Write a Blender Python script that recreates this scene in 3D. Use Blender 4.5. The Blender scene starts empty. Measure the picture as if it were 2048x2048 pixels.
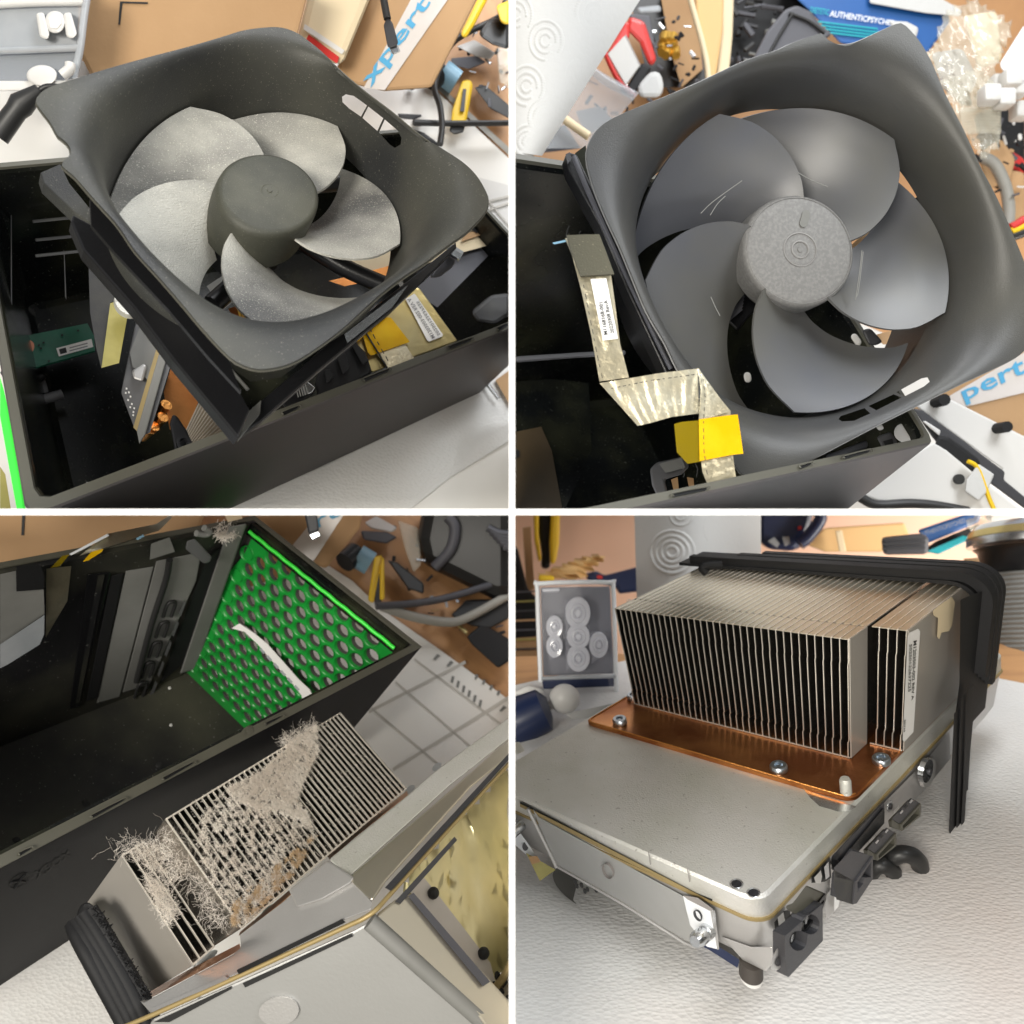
import bpy, bmesh, math, random
import numpy as np
from mathutils import Vector

# ---------------------------------------------------------------- camera, light, exposure
sc = bpy.context.scene
COL = sc.collection
FOC = 0.8                                   # focal length over picture width
cd = bpy.data.cameras.new('camera')
cd.sensor_fit = 'HORIZONTAL'
cd.sensor_width = 36.0
cd.lens = 36.0 * FOC
cd.clip_start = 0.01
cd.clip_end = 50.0
cd.dof.use_dof = True
cd.dof.focus_distance = 0.31
cd.dof.aperture_fstop = 16.0
cam = bpy.data.objects.new('camera', cd)
cam.rotation_euler = (math.radians(90), 0, 0)
COL.objects.link(cam)
sc.camera = cam

w = bpy.data.worlds.new('World')
sc.world = w
w.use_nodes = True
wn = w.node_tree
bg = wn.nodes['Background']
# an even pale room: slightly warm above, cooler to the sides
tc = wn.nodes.new('ShaderNodeTexCoord')
sep = wn.nodes.new('ShaderNodeSeparateXYZ')
wn.links.new(tc.outputs['Generated'], sep.inputs[0])
rp = wn.nodes.new('ShaderNodeValToRGB')
wn.links.new(sep.outputs['Z'], rp.inputs[0])
rp.color_ramp.elements[0].position = 0.0
rp.color_ramp.elements[0].color = (0.34, 0.32, 0.25, 1)
rp.color_ramp.elements[1].position = 0.8
rp.color_ramp.elements[1].color = (1.0, 1.03, 1.10, 1)
wn.links.new(rp.outputs[0], bg.inputs['Color'])
bg.inputs['Strength'].default_value = 0.42

def area(name, loc, target, size, power, col):
    l = bpy.data.lights.new(name, 'AREA')
    l.shape = 'RECTANGLE'
    l.size = size[0]
    l.size_y = size[1]
    l.energy = power
    l.color = col
    o = bpy.data.objects.new(name, l)
    o.location = loc
    o.rotation_euler = (Vector(target) - Vector(loc)).to_track_quat('-Z', 'Y').to_euler()
    COL.objects.link(o)
    return o
area('ceiling_lamp', (0.15, 0.22, 0.80), (0.0, 0.34, 0.05), (0.6, 0.25), 4.3, (0.98, 0.99, 1.0))
area('window_light', (0.40, -0.12, 0.50), (0.0, 0.35, 0.0), (0.3, 0.3), 3.8, (0.95, 0.98, 1.0))
area('front_fill', (-0.30, -0.45, 0.02), (0.0, 0.35, -0.12), (0.35, 0.25), 6.8, (1.0, 0.95, 0.86))  # added fill from the front, brightens the two lower stations
area('low_front_fill', (0.15, -0.40, -0.22), (-0.05, 0.40, -0.14), (0.3, 0.3), 1.2, (1.0, 0.96, 0.90))  # added weak fill, lifts the table behind the green vent
area('backdrop_fill', (0.68, 0.55, -0.10), (0.50, 1.2, -0.12), (0.3, 0.3), 4.2, (1.0, 0.94, 0.86))  # added out of view, only to brighten the back wall of station 4

sc.view_settings.view_transform = 'Standard'
sc.view_settings.look = 'None'
sc.view_settings.gamma = 1.0
sc.view_settings.use_curve_mapping = False
sc.view_settings.exposure = 0.15
sc.cycles.max_bounces = 8
sc.cycles.diffuse_bounces = 4
sc.cycles.glossy_bounces = 4
sc.cycles.transmission_bounces = 6
sc.cycles.transparent_max_bounces = 8
sc.cycles.use_denoising = True

# ---------------------------------------------------------------- frames of the four stations
# local metres -> world, one frame for each console shell, fan and heat sink unit
FR = {
'C1': [[0.55552, -0.66231, 0.48091, -0.1335], [0.67194, 0.8253, -1.13104, 0.22531], [0.36861, 0.9953, 0.24731, -0.002], [0.7709, 2.32522, -1.11281, 1.0]],
'S1': [[0.45954, -0.74863, 0.55321, -0.09538], [0.87088, 0.44097, -0.7273, 0.30656], [0.75178, 0.79447, 0.46572, 0.10977], [0.89942, 1.14214, -0.00466, 1.0]],
'C2': [[0.80585, -0.34116, 0.38685, -0.06277], [0.64481, 0.29805, -0.74412, 0.15412], [0.15909, 0.81829, 0.54464, -0.01835], [0.54662, -0.61704, 0.0, 1.0]],
'S2': [[0.34115, 0.99355, 0.07312, 0.11698], [-0.1503, 0.27877, -1.01024, 0.34545], [-0.97913, 0.42671, -0.06201, 0.10791], [-0.56813, 0.57781, -0.05374, 1.0]],
'C3': [[0.44745, -0.87035, 0.63109, -0.19306], [0.94502, 0.48623, -0.89087, 0.2464], [0.13354, 0.56167, 0.78795, -0.12749], [0.82352, 0.89425, -1.05092, 1.0]],
'U3': [[0.45103, -0.88742, -0.70921, -0.10349], [0.9455, 1.22817, 0.41596, 0.28239], [0.16425, -0.93351, 0.61456, -0.15249], [0.38408, 2.39565, 0.97019, 1.0]],
'U4': [[0.6858, -0.73635, -0.28026, 0.07999], [0.61327, 0.91686, -0.65383, 0.26441], [0.22082, 0.0053, 1.00007, -0.12665], [-0.07732, 0.8932, -1.0366, 1.0]],
}
FR = {k: np.array(v) for k, v in FR.items()}
FR['C1'] = np.diag([1.16, 1.16, 1.16, 1]) @ FR['C1']
FR['S2'] = np.diag([.90, .90, .90, 1]) @ FR['S2']
FR['C2'] = np.diag([1.06, 1.06, 1.06, 1]) @ FR['C2']
FR['S1'] = np.diag([.96, .96, .96, 1]) @ FR['S1']
OFF = {1: (0, 0), 2: (1024, 0), 3: (0, 1024), 4: (1024, 1024)}
SG = {1: (-1, 1), 2: (1, 1), 3: (-1, -1), 4: (1, -1)}
Q = 1                                        # station being built

def F(n, x, y, z):
    h = FR[n] @ np.array([x, y, z, 1.0])
    return Vector((h[0] / h[3], h[1] / h[3], h[2] / h[3]))
def uvp(p):
    X = p[0] * 1024 / 1932 + OFF[Q][0]
    Y = p[1] * 1024 / 1932 + OFF[Q][1]
    return ((X - 1024) / 2048, (1024 - Y) / 2048)
def P(p, Y):                                 # sighted point at distance Y
    u, v = uvp(p)
    return Vector((u / FOC * Y, Y, v / FOC * Y))
KM = np.array([[FOC, 0, 0, 0], [0, 0, FOC, 0], [0, 1, 0, 0]])
def L(n, p, **kw):                           # sighted point on a plane of a frame, local coordinates
    ax = 'xyz'.index(list(kw)[0])
    val = list(kw.values())[0]
    K = KM @ FR[n]
    u = uvp(p)
    i = [j for j in range(3) if j != ax]
    A = np.zeros((2, 2)); b = np.zeros(2)
    for r in range(2):
        row = K[r] - u[r] * K[2]
        A[r] = row[i]; b[r] = -(row[ax] * val + row[3])
    s = np.linalg.solve(A, b)
    o = [0, 0, 0]
    o[i[0]], o[i[1]], o[ax] = s[0], s[1], val
    return o
def G(n, p, **kw):
    return F(n, *L(n, p, **kw))
def plane_of(n, z):
    a, b, c = F(n, 0, 0, z), F(n, .1, 0, z), F(n, 0, .1, z)
    N = (b - a).cross(c - a).normalized()
    return N, N.dot(a)
def T(p, pl, up=0.0):                        # sighted point on a table plane, raised by up
    u, v = uvp(p)
    d = Vector((u / FOC, 1, v / FOC))
    return d * ((pl[1] + up) / pl[0].dot(d))

# ---------------------------------------------------------------- materials
def mat(name, c, rough=0.5, metal=0.0, c2=None, nscale=60.0, nlo=0.4, nhi=0.65, bump=0.0, bscale=400.0,
        spec=0.5, alpha=1.0, trans=0.0, coat=0.0, aniso=None, rough2=None, speck=None, det=6.0, emit=0.0):
    m = bpy.data.materials.new(name)
    m.use_nodes = True
    nt = m.node_tree
    b = nt.nodes['Principled BSDF']
    b.inputs['Base Color'].default_value = (*c, 1)
    b.inputs['Roughness'].default_value = rough
    b.inputs['Metallic'].default_value = metal
    b.inputs['Specular IOR Level'].default_value = spec
    b.inputs['Alpha'].default_value = alpha
    b.inputs['Transmission Weight'].default_value = trans
    b.inputs['Coat Weight'].default_value = coat
    co = nt.nodes.new('ShaderNodeTexCoord')
    vec = co.outputs['Object']
    if aniso:
        mp = nt.nodes.new('ShaderNodeMapping')
        mp.inputs['Scale'].default_value = aniso
        nt.links.new(vec, mp.inputs[0])
        vec = mp.outputs[0]
    last = None
    if c2 is not None or rough2 is not None:
        n = nt.nodes.new('ShaderNodeTexNoise')
        n.inputs['Scale'].default_value = nscale
        n.inputs['Detail'].default_value = det
        nt.links.new(vec, n.inputs['Vector'])
        mr = nt.nodes.new('ShaderNodeMapRange')
        mr.inputs['From Min'].default_value = nlo
        mr.inputs['From Max'].default_value = nhi
        nt.links.new(n.outputs['Fac'], mr.inputs['Value'])
        if c2 is not None:
            mx = nt.nodes.new('ShaderNodeMix')
            mx.data_type = 'RGBA'
            mx.inputs[6].default_value = (*c, 1)
            mx.inputs[7].default_value = (*c2, 1)
            nt.links.new(mr.outputs[0], mx.inputs[0])
            last = mx.outputs[2]
            nt.links.new(last, b.inputs['Base Color'])
        if rough2 is not None:
            m2 = nt.nodes.new('ShaderNodeMapRange')
            m2.inputs['To Min'].default_value = rough
            m2.inputs['To Max'].default_value = rough2
            nt.links.new(mr.outputs[0], m2.inputs['Value'])
            nt.links.new(m2.outputs[0], b.inputs['Roughness'])
    if speck is not None:                    # (colour, scale, threshold, amount)
        n = nt.nodes.new('ShaderNodeTexNoise')
        n.inputs['Scale'].default_value = speck[1]
        n.inputs['Detail'].default_value = 2.0
        nt.links.new(vec, n.inputs['Vector'])
        mr = nt.nodes.new('ShaderNodeMapRange')
        mr.inputs['From Min'].default_value = speck[2]
        mr.inputs['From Max'].default_value = speck[2] + 0.06
        mr.inputs['To Max'].default_value = speck[3]
        nt.links.new(n.outputs['Fac'], mr.inputs['Value'])
        mx = nt.nodes.new('ShaderNodeMix')
        mx.data_type = 'RGBA'
        if last is not None:
            nt.links.new(last, mx.inputs[6])
        else:
            mx.inputs[6].default_value = (*c, 1)
        mx.inputs[7].default_value = (*speck[0], 1)
        nt.links.new(mr.outputs[0], mx.inputs[0])
        last = mx.outputs[2]
        nt.links.new(last, b.inputs['Base Color'])
    if bump:
        n = nt.nodes.new('ShaderNodeTexNoise')
        n.inputs['Scale'].default_value = bscale
        n.inputs['Detail'].default_value = 4.0
        nt.links.new(vec, n.inputs['Vector'])
        bp = nt.nodes.new('ShaderNodeBump')
        bp.inputs['Strength'].default_value = bump
        bp.inputs['Distance'].default_value = 0.0006
        nt.links.new(n.outputs['Fac'], bp.inputs['Height'])
        nt.links.new(bp.outputs[0], b.inputs['Normal'])
    return m

M = {}
M['white'] = mat('white_paint', (.9, .9, .9), .6)
M['black'] = mat('black_plastic', (.008, .008, .009), .32, spec=.35, bump=.15, bscale=900)
M['blackmatte'] = mat('matte_black_plastic', (.02, .02, .021), .6, c2=(.035, .034, .03), nscale=90, bump=.1, bscale=1500)
M['shell'] = mat('console_shell', (.070, .061, .059), .5, spec=.3, c2=(.055, .052, .05), nscale=20, bump=.12, bscale=2500)
M['brownpanel'] = mat('brown_panel', (.060, .042, .020), .4, c2=(.09, .06, .03), nscale=20)
M['shellin'] = mat('shell_inside', (.006, .007, .007), .2, spec=.35, c2=(.035, .036, .020), nscale=26, nlo=.45, nhi=.75, speck=((.12, .12, .10), 900, .68, .5))  # olive second tone paints a reflection on the shell floor
M['shellin3'] = mat('shell_inside_dust_sheen', (.014, .014, .015), .32, spec=.35, c2=(.075, .074, .052), nscale=13, nlo=.42, nhi=.7, speck=((.3, .3, .28), 700, .70, .6))  # olive streaks paint reflected light on the floor, specks are dust
M['rim'] = mat('shell_rim', (.075, .072, .055), .5)
M['shroud1'] = mat('dusty_shroud', (.026, .027, .027), .45, spec=.35, c2=(.080, .079, .062), nscale=14, nlo=.38, nhi=.7, bump=.25, bscale=2600, speck=((.22, .21, .17), 1600, .66, .55))
M['blade1'] = mat('dust_coated_blade', (.11, .11, .108), .6, c2=(.50, .49, .44), nscale=15, nlo=.36, nhi=.60, bump=.8, bscale=1500, aniso=(1, 1, 1.6), speck=((.75, .73, .64), 1900, .62, .6), det=8)
M['liplit'] = mat('worn_highlit_lip', (.16, .16, .16), .45)  # wear and the edge highlight together in one pale colour
M['hubring'] = mat('scuffed_ring', (.20, .195, .19), .6)
M['hub1'] = mat('dusty_hub', (.045, .046, .034), .55, c2=(.075, .075, .055), nscale=60, bump=.25, bscale=2600, speck=((.2, .19, .15), 2200, .66, .5))
M['shroud2'] = mat('clean_shroud', (.036, .037, .040), .42, spec=.4, c2=(.062, .060, .050), nscale=16, nlo=.3, nhi=.7, bump=.15, bscale=2400)
M['blade2'] = mat('clean_blade', (.066, .069, .080), .38, c2=(.086, .084, .074), nscale=14, bump=.05, bscale=2400)
M['hub2'] = mat('scuffed_hub', (.13, .128, .124), .55, c2=(.175, .172, .166), nscale=900, nlo=.42, nhi=.7, bump=.2, bscale=2000)
M['table'] = mat('white_table', (.78, .77, .74), .5, c2=(.72, .70, .66), nscale=8)
M['foam'] = mat('foam_sheet', (.68, .675, .66), .35, c2=(.60, .54, .50), nscale=6, nlo=.45, nhi=.7)
M['wood'] = mat('wood_desk', (.50, .27, .12), .5, c2=(.42, .22, .10), nscale=24, aniso=(1, 8, 1))
M['card'] = mat('cardboard', (.42, .255, .125), .75, c2=(.46, .285, .145), nscale=20, bump=.15, bscale=400)
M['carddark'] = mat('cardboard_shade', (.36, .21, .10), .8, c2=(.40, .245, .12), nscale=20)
M['tape'] = mat('parcel_tape', (.66, .62, .60), .3, c2=(.60, .55, .5), nscale=30)
M['blueink'] = mat('blue_print', (.08, .36, .60), .5)
M['clear'] = mat('clear_plastic', (.50, .53, .56), .15, alpha=.35)
M['cloudy'] = mat('cloudy_plastic', (.42, .45, .48), .25, alpha=.62, c2=(.55, .57, .60), nscale=30)
M['yellow'] = mat('yellow_plastic', (.80, .52, .01), .4)
M['red'] = mat('red_plastic', (.55, .03, .025), .35)
M['cable'] = mat('black_cable', (.02, .02, .02), .45)
M['cablegrey'] = mat('grey_cable', (.30, .29, .26), .5)
M['steel'] = mat('steel', (.62, .64, .66), .25, 1.0)
M['zinc'] = mat('zinc_screw', (.50, .55, .60), .28, 1.0, bump=.2, bscale=900)
M['alu'] = mat('cast_aluminium', (.72, .71, .68), .40, .45, c2=(.61, .61, .55), nscale=24, nlo=.38, nhi=.62, bump=.4, bscale=1500, speck=((.30, .28, .25), 520, .68, .6), rough2=.5)
M['aluside'] = mat('aluminium_side', (.58, .57, .56), .38, .6, c2=(.52, .51, .50), nscale=30, bump=.12, bscale=1200)
M['alubrush'] = mat('milled_aluminium', (.50, .50, .49), .45, .6, c2=(.49, .49, .48), nscale=70, aniso=(1, 5, 1), bump=.08, bscale=700)
M['sideplate'] = mat('nickel_side_plate', (.50, .47, .43), .34, .45, c2=(.45, .42, .38), nscale=12)
M['shelldark'] = mat('console_shell_dark', (.007, .007, .009), .55, spec=.15, bump=.12, bscale=2500)
M['gold'] = mat('gold_seam', (.36, .27, .12), .45, .3)
M['copper'] = mat('copper_plate', (.72, .31, .10), .28, .9, c2=(.34, .11, .03), nscale=34, nlo=.36, nhi=.60, bump=.12, bscale=900, rough2=.38)
M['copperedge'] = mat('copper_edge', (.80, .36, .10), .28, 1.0, bump=.5, bscale=900)
M['fin'] = mat('nickel_fin', (.54, .52, .49), .25, 1.0, bump=.03, bscale=500)
M['fintop'] = mat('fin_flange', (.72, .65, .52), .30, .9, c2=(.64, .60, .51), nscale=18, bump=.05, bscale=900)
M['finedge'] = mat('fin_edge', (.92, .86, .77), .25, .7)
M['rubber'] = mat('black_rubber', (.013, .013, .014), .6, spec=.25, bump=.12, bscale=800)
M['paperlabel'] = mat('paper_label', (.80, .79, .77), .6)
M['ink'] = mat('black_ink', (.015, .015, .015), .6)
M['inkgrey'] = mat('grey_ink', (.25, .25, .26), .6)
M['pcb'] = mat('green_circuit_board', (.008, .10, .055), .35, c2=(.01, .14, .08), nscale=80, bump=.1, bscale=600)
M['pcbyellow'] = mat('bare_board', (.34, .30, .09), .5, c2=(.28, .25, .07), nscale=120)
M['salmon'] = mat('copper_pad', (.72, .27, .15), .5)
M['green'] = mat('green_plastic', (.010, .27, .035), .35, c2=(.008, .17, .022), nscale=12)
M['greenbright'] = mat('bright_green_edge', (.04, .75, .05), .4)
M['foil'] = mat('aluminium_foil', (.66, .59, .42), .30, .9, c2=(.52, .50, .40), nscale=40, bump=.7, bscale=260, rough2=.42, det=2)
M['foilgold'] = mat('gold_foil', (.60, .48, .20), .30, .9, c2=(.46, .40, .22), nscale=20, bump=.5, bscale=180)
M['foilglint'] = mat('gold_foil_glint', (.85, .76, .46), .28, 1.0, c2=(.66, .60, .34), nscale=30, bump=.3, bscale=90, det=2)
M['kapton'] = mat('kapton_tape', (.66, .37, .0), .25, .0, c2=(.74, .47, .01), nscale=60, alpha=.9, spec=.3, bump=.4, bscale=160)
M['kaptonthin'] = mat('kapton_tape_thin', (.20, .14, .0), .3, alpha=.8, spec=.3, bump=.5, bscale=160)
M['felt'] = mat('grey_pad', (.085, .08, .055), .85, bump=.3, bscale=1600, speck=((.3, .28, .2), 1200, .68, .6))
M['paper'] = mat('paper_towel', (.54, .54, .53), .85, bump=.3, bscale=300)
M['navy'] = mat('navy_plastic', (.012, .022, .07), .35)
M['bluebox'] = mat('blue_box', (.012, .10, .34), .45, c2=(.012, .08, .28), nscale=12)
M['teal'] = mat('teal_print', (.0, .34, .40), .4)
M['whiteprint'] = mat('white_print', (.8, .82, .85), .5)
M['acryl'] = mat('clear_acrylic', (.62, .63, .72), .06, alpha=.13, coat=.5)
M['acryl2'] = mat('frosted_acrylic', (.72, .73, .80), .15, alpha=.6, coat=.5)
M['graycard'] = mat('grey_card', (.07, .07, .082), .55)
M['gridline'] = mat('grid_line', (.50, .48, .44), .6)
M['salmonwall'] = mat('peach_wall', (.80, .50, .36), .8, c2=(.80, .55, .42), nscale=3)
M['dust'] = mat('dust_fluff', (.74, .67, .59), .95, c2=(.86, .81, .74), nscale=60)
M['dustgold'] = mat('warm_dust_fluff', (.60, .44, .27), .95)
M['scratch'] = mat('pale_scratch', (.15, .15, .14), .6)
M['smudge'] = mat('wiped_plastic', (.13, .13, .12), .55)
M['greyslot'] = mat('dark_grey_plastic', (.04, .04, .045), .5, bump=.2, bscale=1500)
M['bag'] = mat('zip_bag_film', (.70, .67, .56), .12, alpha=.30, coat=.8, bump=1.0, bscale=60)
M['whitepl'] = mat('white_plastic', (.64, .63, .61), .4)
M['bluecap'] = mat('pale_blue_cap', (.25, .45, .6), .4)
M['rubberbrown'] = mat('black_leather', (.012, .012, .012), .4)
M['kraft'] = mat('kraft_paper', (.66, .43, .19), .7, bump=.3, bscale=90)
M['cream'] = mat('cream_paper', (.72, .60, .40), .7, bump=.3, bscale=90)
M['brass'] = mat('brass', (.65, .38, .06), .35, .7, bump=.8, bscale=150)
M['greyplastic'] = mat('grey_ribbed_plastic', (.28, .26, .25), .45)
M['wallin'] = mat('inner_bracket', (.10, .10, .105), .5, c2=(.15, .15, .155), nscale=20)
M['graypad'] = mat('grey_foam_pad', (.17, .17, .16), .6, c2=(.22, .22, .21), nscale=25)

# ---------------------------------------------------------------- mesh helpers
def clip(bm):
    sx, sy = SG[Q]
    g = 4.0 / 2048 / FOC                     # the stations end at the white partition
    for no in (Vector((sx, -g, 0)), Vector((0, -g, sy))):
        geom = bm.verts[:] + bm.edges[:] + bm.faces[:]
        if not geom: return
        if all(v.co.dot(no) >= 0 for v in bm.verts): continue
        bmesh.ops.bisect_plane(bm, geom=geom, plane_co=(0, 0, 0), plane_no=no, clear_inner=True, dist=1e-7)

class MB:
    def __init__(s):
        s.v = []; s.f = []; s.m = []; s.seam = []
    def add(s, vs, fs, m=0):
        k = len(s.v)
        s.v += [Vector(a) for a in vs]
        for f in fs:
            s.f.append([k + i for i in f]); s.m.append(m)
        return s
    def hexa(s, p, m=0):                     # 8 points: bottom ring then top ring
        return s.add(p, [(3, 2, 1, 0), (4, 5, 6, 7), (0, 1, 5, 4), (1, 2, 6, 5), (2, 3, 7, 6), (3, 0, 4, 7)], m)
    def box(s, n, x0, x1, y0, y1, z0, z1, m=0):
        g = (lambda *a: F(n, *a)) if isinstance(n, str) else n
        return s.hexa([g(x0, y0, z0), g(x1, y0, z0), g(x1, y1, z0), g(x0, y1, z0),
                       g(x0, y0, z1), g(x1, y0, z1), g(x1, y1, z1), g(x0, y1, z1)], m)
    def plate(s, pts, ext, m=0, ms=None):    # polygon with thickness
        n = len(pts); ext = Vector(ext)
        s.add(pts, [tuple(range(n))], m)
        k = len(s.v) - n
        s.v += [Vector(p) + ext for p in pts]
        s.f.append([k + n + i for i in reversed(range(n))]); s.m.append(m if ms is None else ms)
        for i in range(n):
            j = (i + 1) % n
            s.f.append([k + j, k + i, k + n + i, k + n + j]); s.m.append(m if ms is None else ms)
        return s
    def loft(s, rings, closed=True, cap=False, m=0):
        k = len(s.v); n = len(rings[0])
        for r in rings: s.v += [Vector(a) for a in r]
        for i in range(len(rings) - 1):
            for j in range(n if closed else n - 1):
                a = k + i * n + j; b = k + i * n + (j + 1) % n
                s.f.append([a, b, b + n, a + n]); s.m.append(m)
        if cap:
            s.f.append([k + i for i in reversed(range(n))]); s.m.append(m)
            e = k + (len(rings) - 1) * n
            s.f.append([e + i for i in range(n)]); s.m.append(m)
        return s
    def tube(s, path, r, n=8, m=0, cap=True):
        path = [Vector(a) for a in path]
        rings = []; up = None
        for i, p in enumerate(path):
            t = (path[min(i + 1, len(path) - 1)] - path[max(i - 1, 0)]).normalized()
            if up is None:
                up = t.orthogonal().normalized()
            up = (up - t * up.dot(t))
            up = up.normalized() if up.length > 1e-9 else t.orthogonal().normalized()
            sd = t.cross(up)
            rr = r[i] if isinstance(r, (list, tuple)) else r
            rings.append([p + (up * math.cos(a) + sd * math.sin(a)) * rr for a in [2 * math.pi * k / n for k in range(n)]])
        return s.loft(rings, True, cap, m)
    def cyl(s, c, ax, r, h, n=24, m=0, r2=None):
        c = Vector(c); ax = Vector(ax).normalized()
        return s.tube([c, c + ax * h], [r, r if r2 is None else r2], n, m)
    def ball(s, c, r, n=12, m=0, sq=(1, 1, 1)):
        c = Vector(c); rings = []
        for i in range(1, n):
            a = math.pi * i / n
            rings.append([c + Vector((r * sq[0] * math.sin(a) * math.cos(b), r * sq[1] * math.sin(a) * math.sin(b), r * sq[2] * math.cos(a)))
                          for b in [2 * math.pi * k / n for k in range(n)]])
        return s.loft(rings, True, True, m)
    def build(s, name, mats, parent=None, smooth=None, bevel=0.0, seg=2, cut=True, solid=0.0, weld=0.0, fix=True):
        if not s.v: return None
        vs = s.v
        if parent is not None:
            o0 = parent.matrix_world.translation if False else Vector(parent['_loc'])
        else:
            lo = Vector([min(a[i] for a in vs) for i in range(3)]); hi = Vector([max(a[i] for a in vs) for i in range(3)])
            o0 = (lo + hi) / 2; o0.z = lo.z
        bm = bmesh.new()
        bv = [bm.verts.new(a) for a in vs]
        for f, m in zip(s.f, s.m):
            try:
                ff = bm.faces.new([bv[i] for i in f]); ff.material_index = m
            except ValueError:
                pass
        if weld: bmesh.ops.remove_doubles(bm, verts=bm.verts[:], dist=weld)
        if fix:
            bmesh.ops.recalc_face_normals(bm, faces=bm.faces[:])
        if solid: bmesh.ops.solidify(bm, geom=bm.faces[:], thickness=solid)
        if bevel:
            es = [e for e in bm.edges if len(e.link_faces) == 2 and e.calc_face_angle(0) > 0.5]
            bmesh.ops.bevel(bm, geom=es, offset=bevel, segments=seg, profile=.5, affect='EDGES', clamp_overlap=True)
        if cut: clip(bm)
        if len(bm.faces) == 0:
            bm.free(); return None
        if smooth is not None:
            for f in bm.faces: f.smooth = True
            for e in bm.edges:
                if len(e.link_faces) == 2 and e.calc_face_angle(0) > math.radians(smooth): e.smooth = False
        for v in bm.verts: v.co -= o0
        me = bpy.data.meshes.new(name)
        bm.to_mesh(me); bm.free()
        for m in (mats if isinstance(mats, (list, tuple)) else [mats]):
            me.materials.append(M[m])
        o = bpy.data.objects.new(name, me)
        COL.objects.link(o)
        o['_loc'] = list(o0)
        if parent is not None:
            o.parent = parent
            pl = Vector(parent['_loc'])
            o['_loc'] = list(pl)
        else:
            o.location = o0
        return o

def thing(name, label, cat, at, group=None):
    o = bpy.data.objects.new(name, None)
    o.empty_display_size = 0.01
    o.location = at; o['_loc'] = list(at)
    o['label'] = label; o['category'] = cat
    if group: o['group'] = group
    COL.objects.link(o)
    return o
def tag(o, label, cat, group=None, kind=None):
    if o is None: return None
    if kind: o['kind'] = kind
    if label: o['label'] = label
    if cat: o['category'] = cat
    if group: o['group'] = group
    return o
def structure(o, label=None):
    if o is None: return
    o['kind'] = 'structure'
    if label: o['label'] = label
    return o
def smoothpath(pts, k=6, closed=False):      # Catmull-Rom
    pts = [Vector(p) if len(p) == 3 else Vector((p[0], p[1], 0)) for p in pts]
    n = len(pts); out = []
    rng = range(n) if closed else range(n - 1)
    for i in rng:
        g = lambda j: pts[j % n] if closed else pts[max(0, min(n - 1, j))]
        a, b, c, d = g(i - 1), g(i), g(i + 1), g(i + 2)
        for s in range(k):
            t = s / k
            out.append(.5 * ((2 * b) + (c - a) * t + (2 * a - 5 * b + 4 * c - d) * t * t + (3 * b - a - 3 * c + d) * t ** 3))
    if not closed: out.append(pts[-1])
    return out
_tx = {}
def text2d(s, font_spacing=1.0):
    if s in _tx: return _tx[s]
    cu = bpy.data.curves.new('t', 'FONT'); cu.body = s; cu.resolution_u = 2; cu.space_character = font_spacing; cu.offset = .018
    ob = bpy.data.objects.new('t', cu); COL.objects.link(ob)
    bpy.context.view_layer.update()
    me = ob.evaluated_get(bpy.context.evaluated_depsgraph_get()).to_mesh()
    vs = [(v.co.x, v.co.y) for v in me.vertices]; fs = [tuple(p.vertices) for p in me.polygons]
    ob.evaluated_get(bpy.context.evaluated_depsgraph_get()).to_mesh_clear()
    bpy.data.objects.remove(ob); bpy.data.curves.remove(cu)
    x0 = min(v[0] for v in vs); x1 = max(v[0] for v in vs); y0 = min(v[1] for v in vs); y1 = max(v[1] for v in vs)
    vs = [((v[0] - x0) / (x1 - x0), (v[1] - y0) / (y1 - y0)) for v in vs]
    _tx[s] = (vs, fs)
    return _tx[s]
def text_on(mb, s, bl, br, tr, tl, m=0):     # lettering stretched over a quad
    vs, fs = text2d(s)
    bl, br, tr, tl = map(Vector, (bl, br, tr, tl))
    mb.add([(bl * (1 - a) + br * a) * (1 - b) + (tl * (1 - a) + tr * a) * b for a, b in vs], fs, m)
def hole_plate(mb, outer, holes, ext, m=0, ms=None):   # flat polygon with holes and thickness, world points
    bm = bmesh.new()
    loops = [outer] + holes
    es = []
    for lp in loops:
        vs = [bm.verts.new(p) for p in lp]
        for i in range(len(vs)): es.append(bm.edges.new((vs[i], vs[(i + 1) % len(vs)])))
    bmesh.ops.triangle_fill(bm, use_beauty=True, use_dissolve=False, edges=es)
    bm.verts.index_update()
    vs = [v.co.copy() for v in bm.verts]; fs = [[v.index for v in f.verts] for f in bm.faces]
    bm.free()
    ext = Vector(ext)
    mb.add(vs, fs, m)
    mb.add([v + ext for v in vs], [list(reversed(f)) for f in fs], m if ms is None else ms)
    for lp in loops:
        lp = [Vector(p) for p in lp]; n = len(lp)
        mb.add(lp + [p + ext for p in lp], [(i, (i + 1) % n, n + (i + 1) % n, n + i) for i in range(n)], m if ms is None else ms)
    return mb
def circ(c, a, b, n=24):                     # closed loop round c spanned by vectors a, b
    return [c + a * math.cos(2 * math.pi * i / n) + b * math.sin(2 * math.pi * i / n) for i in range(n)]
def centre(pts):
    s = Vector((0, 0, 0))
    for p in pts: s += p
    return s / len(pts)
def arms(a):                                 # screen direction vectors of length a (metres)
    return Vector((a, 0, 0)), Vector((0, 0, a))

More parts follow.
